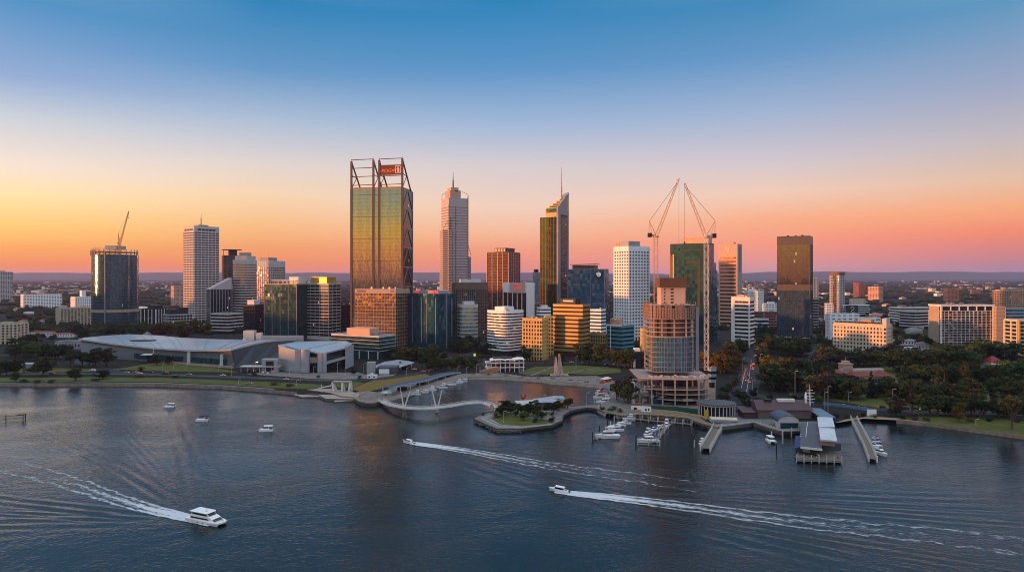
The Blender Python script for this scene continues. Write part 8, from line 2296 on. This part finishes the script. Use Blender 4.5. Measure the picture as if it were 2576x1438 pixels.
# ------------------------------------------------------------------ far suburb
def sub_proto(name, cat, wm, rm, w_, d_, h_, rh):
    r = bpy.data.objects.new(name, None); COL.objects.link(r); tag(r, name, cat)
    mb = MB(); mb.box(-w_ / 2, -d_ / 2, 0, w_ / 2, d_ / 2, h_); mb.build('wall', wm, r)
    mb = MB()
    if rh: mb.add([(-w_ / 2 - .5, -d_ / 2 - .5, h_), (w_ / 2 + .5, -d_ / 2 - .5, h_), (w_ / 2 + .5, d_ / 2 + .5, h_), (-w_ / 2 - .5, d_ / 2 + .5, h_), (-w_ / 2 + d_ / 2, 0, h_ + rh), (w_ / 2 - d_ / 2, 0, h_ + rh)], [(0, 1, 5, 4), (1, 2, 5), (2, 3, 4, 5), (3, 0, 4), (3, 2, 1, 0)])
    else: mb.box(-w_ / 2 - .2, -d_ / 2 - .2, h_, w_ / 2 + .2, d_ / 2 + .2, h_ + .6); mb.box(-w_ * .3, -d_ * .2, h_ + .6, w_ * .1, d_ * .2, h_ + 2.6)
    mb.build('roof', rm, r)
    g = MB()
    for f in range(max(1, int(h_ / 3.4))): g.box(-w_ / 2 + .8, -d_ / 2 - .08, f * 3.4 + 1.0, w_ / 2 - .8, -d_ / 2 + .02, f * 3.4 + 2.3)
    g.build('window_band', G_HOUSE, r)
    return proto(r)
SUB = [(sub_proto('house', 'house', OFFW, REDR, 18, 12, 5, 3.5), 'red roofed house in the suburb beyond the towers', 'red roofed suburb houses'),
       (sub_proto('house', 'house', CREAM, GREYROOF, 20, 12, 5, 3.5), 'grey roofed house in the suburb beyond the towers', 'grey roofed suburb houses'),
       (sub_proto('house', 'house', WHITE, BLUEROOF, 26, 14, 6, 2.5), 'pale blue roofed house in the suburb beyond the towers', 'blue roofed suburb houses'),
       (sub_proto('apartment_block', 'apartments', WHITE, GREYROOF, 30, 16, 13, 0), 'small white flat roofed block in the suburb beyond the towers', 'white suburb blocks'),
       (sub_proto('warehouse', 'warehouse', OFFW, OFFW, 60, 30, 9, 0), 'broad pale warehouse in the suburb beyond the towers', 'pale suburb warehouses'),
       (sub_proto('office_block', 'office block', BEIGE, GREYROOF, 26, 20, 24, 0), 'mid rise beige block in the suburb beyond the towers', 'beige suburb blocks')]
srn = random.Random(21)
BANDS = [(1120, 1500, 70), (1500, 2100, 110), (2100, 3400, 110)]
for y0, y1, n in BANDS:
    for i in range(n):
        Y = srn.uniform(y0, y1); X = srn.uniform(-.80, .80) * Y
        k = srn.choices(range(6), (28, 28, 14, 8, 4, 3))[0]
        if noise.noise((X * .005, Y * .0025, 2)) < -.1: continue
        if Y < 1500 and abs(X) < 330 and srn.random() < .7: continue
        spawn(SUB[k][0], (X, Y, 2), srn.choice([.3, 1.87]) + srn.uniform(-.15, .15), srn.uniform(.8, 1.25), SUB[k][1], SUB[k][2])
# everything farther than that reads as one mass
mb = MB()
for i in range(4200):
    Y = 3300 * (12500 / 3300) ** srn.random(); X = srn.uniform(-.82, .82) * Y
    if noise.noise((X * .0016, Y * .0007, 5)) < .02: continue
    s = srn.uniform(7, 16) * (1 if srn.random() < .9 else 2.2); h_ = srn.uniform(4, 8) * (1 if srn.random() < .93 else 3.2); c_, s_ = math.cos(.3), math.sin(.3)
    P_ = [(X + (a * c_ - b_ * s_) * s, Y + (a * s_ + b_ * c_) * s * .7) for a, b_ in ((-1, -1), (1, -1), (1, 1), (-1, 1))]
    mb.prism(P_, 2, 2 + h_, srn.choice([0, 1, 2]), srn.choice([0, 0, 3, 4]))
tag(mb.build('distant_suburb', [BEIGE, CREAM, OFFW, REDR, GREYROOF]), 'scattered pale buildings of the plain below the hills', 'suburb', kind='stuff')
CANOPY = mat('far tree canopy', (.018, .027, .014), .95, vs=.01, c2=(.045, .042, .022), spec=.05)
def canopy_stuff(name, n, y0, y1, size, label, keep=lambda X, Y: True):
    mb = MB()
    for i in range(n):
        Y = y0 * (y1 / y0) ** srn.random(); X = srn.uniform(-.83, .83) * Y
        if not keep(X, Y): continue
        s = srn.uniform(*size) * (1 + Y / 9000); h_ = srn.uniform(6, 13); k = 6
        for _ in range(k):
            a = srn.uniform(0, 6.28); d_ = srn.random() * s; q = s * srn.uniform(.35, .7); c = Vector((X + d_ * math.cos(a), Y + d_ * math.sin(a), 2 + h_ * srn.uniform(.45, .8)))
            vv = [c + Vector((q * math.cos(j * 1.2566 + a), q * math.sin(j * 1.2566 + a), srn.uniform(-.4, .2) * h_ * .5)) for j in range(5)] + [c + Vector((0, 0, h_ * srn.uniform(.2, .5)))]
            mb.add(vv, [(j, (j + 1) % 5, 5) for j in range(5)]); lo = [(p.x * .0 + (c.x + (p.x - c.x) * .7), c.y + (p.y - c.y) * .7, 2) for p in vv[:5]]
            mb.add(vv[:5] + [Vector(p) for p in lo], [(j, 5 + j, 5 + (j + 1) % 5, (j + 1) % 5) for j in range(5)])
    return tag(mb.build(name, CANOPY), label, 'trees', kind='stuff')
canopy_stuff('distant_woodland', 3600, 2300, 13500, (10, 26), 'dark tree cover of the plain between city and hills')
canopy_stuff('suburb_treetops', 1500, 1130, 2400, (5, 10), 'dark tree clumps between the suburb houses', lambda X, Y: not (Y < 1500 and abs(X) < 380))

# small things that furnish the island and the quays
for i, (x, y, w_, d_, rm, lb) in enumerate(((1300, 1028, 8, 5, REDR, 'small red roofed hut at the left shore of the island'), (1340, 1022, 9, 5, MAROON, 'small maroon roofed hut behind the island kiosk'), (1400, 1022, 8, 5, REDR, 'small red roofed hut right of the long island restaurant'), (975, 997, 7, 4, BLUEROOF, 'small blue roofed kiosk on the west quay by the round platform'), (1530, 960, 9, 5, OFFW, 'small white kiosk on the promenade below the lawn'), (1610, 1028, 8, 4, REDR, 'small red roofed ticket hut by the construction yard'))):
    house(lb, x, y, w_, d_, 2.8, 1.6, SANDST if i % 2 else ORP, rm, .2 * i, 'kiosk', 'kiosk')
for x, y, h_, k_, c in ((1262, 1048, 31, 'round', DGR), (1285, 1040, 33, 'round', GRN), (1318, 1056, 26, 'round', OLV), (1330, 1044, 33, 'round', DGR), (1310, 1040, 28, 'round', OLV), (1362, 1056, 28, 'round', GRN), (1392, 1040, 31, 'round', DGR), (1345, 1036, 31, 'gum', OLV), (1405, 1032, 28, 'round', DGR)):
    tree(k_, x, y, h_, 'middle sized tree in the planting of the park island', c, 'planted trees of the park island', 1.15)
for i in range(26):
    t_ = i / 25; x = 1190 + 340 * t_ + pr_.uniform(-4, 4); y = 947.5 + 24 * max(0, t_ - .1) - pr_.uniform(4, 9)
    r = thing('planter', 'low timber edged planter on the promenade at the inlet head', 'planter', gp(x, y, 2.12), pr_.uniform(-.3, .3), 'promenade planters')
    mb = MB(); mb.box(-2.2, -.7, 0, 2.2, .7, .55); mb.build('box', PALEC if i % 3 else TIMBER, r)
    mb = MB()
    for _ in range(26):
        c = Vector((pr_.uniform(-2, 2), pr_.uniform(-.6, .6), pr_.uniform(.6, 1.2))); u = Vector((pr_.uniform(-1, 1), pr_.uniform(-1, 1), pr_.uniform(-.3, 1))) * .3; v = Vector((pr_.uniform(-1, 1), pr_.uniform(-1, 1), pr_.uniform(0, 1))) * .3
        mb.add([c - u, c + v, c + u, c - v], [(0, 1, 2, 3)])
    mb.build('foliage', MATS['roof garden leaves'], r)

grove(['round', 'spread'], [(2212, 1002), (2232, 985), (2242, 1008)], 7, (30, 52), 'tree filling the lawn right of the heritage house conifer', [DGR, OLV, GRN, AUT], 'trees right of the heritage conifer', 1.1, 8, 5)
grove(['round', 'gum'], [(1918, 950), (1920, 915), (1920, 885)], 6, (30, 46), 'street tree on the park side of the avenue', [DGR, OLV, GRN], 'avenue trees on the park side', 1.1, 5, 4)
grove(['round', 'bush'], [(1815, 1005), (1832, 985), (1845, 965)], 8, (14, 26), 'small tree in the planting beside the site podium', [DGR, OLV, RUS], 'planting beside the site podium', 1.1, 6, 4)
grove(['round'], [(1935, 1010), (1985, 1018), (2060, 1014)], 7, (16, 26), 'small dark tree behind the maroon roofed hall', [DGR, OLV], 'small trees behind the hall', 1.1, 10, 3)
grove(['round'], [(2058, 960), (2062, 920), (2066, 890)], 6, (28, 42), 'street tree along the second street', [DGR, GRN], 'trees along the second street', 1.0, 4, 4)
# ------------------------------------------------------------------ evening haze
hm = bpy.data.materials.new('haze')
hm.use_nodes = True
t = hm.node_tree
t.nodes.remove(t.nodes['Principled BSDF'])
pv = t.nodes.new('ShaderNodeVolumePrincipled')
pv.inputs['Color'].default_value = (.60, .60, .94, 1)
pv.inputs['Density'].default_value = 2.4e-5
pv.inputs['Anisotropy'].default_value = .2
t.links.new(pv.outputs[0], t.nodes['Material Output'].inputs['Volume'])
mb = MB(); mb.box(-27500, -3200, -4, 27500, 27500, 300)
tag(mb.build('haze', hm), kind='stuff')

# drop patterns that were never placed
for o in list(PROTO):
    if o not in USED:
        for c in list(o.children_recursive) + [o]: bpy.data.objects.remove(c, do_unlink=True)
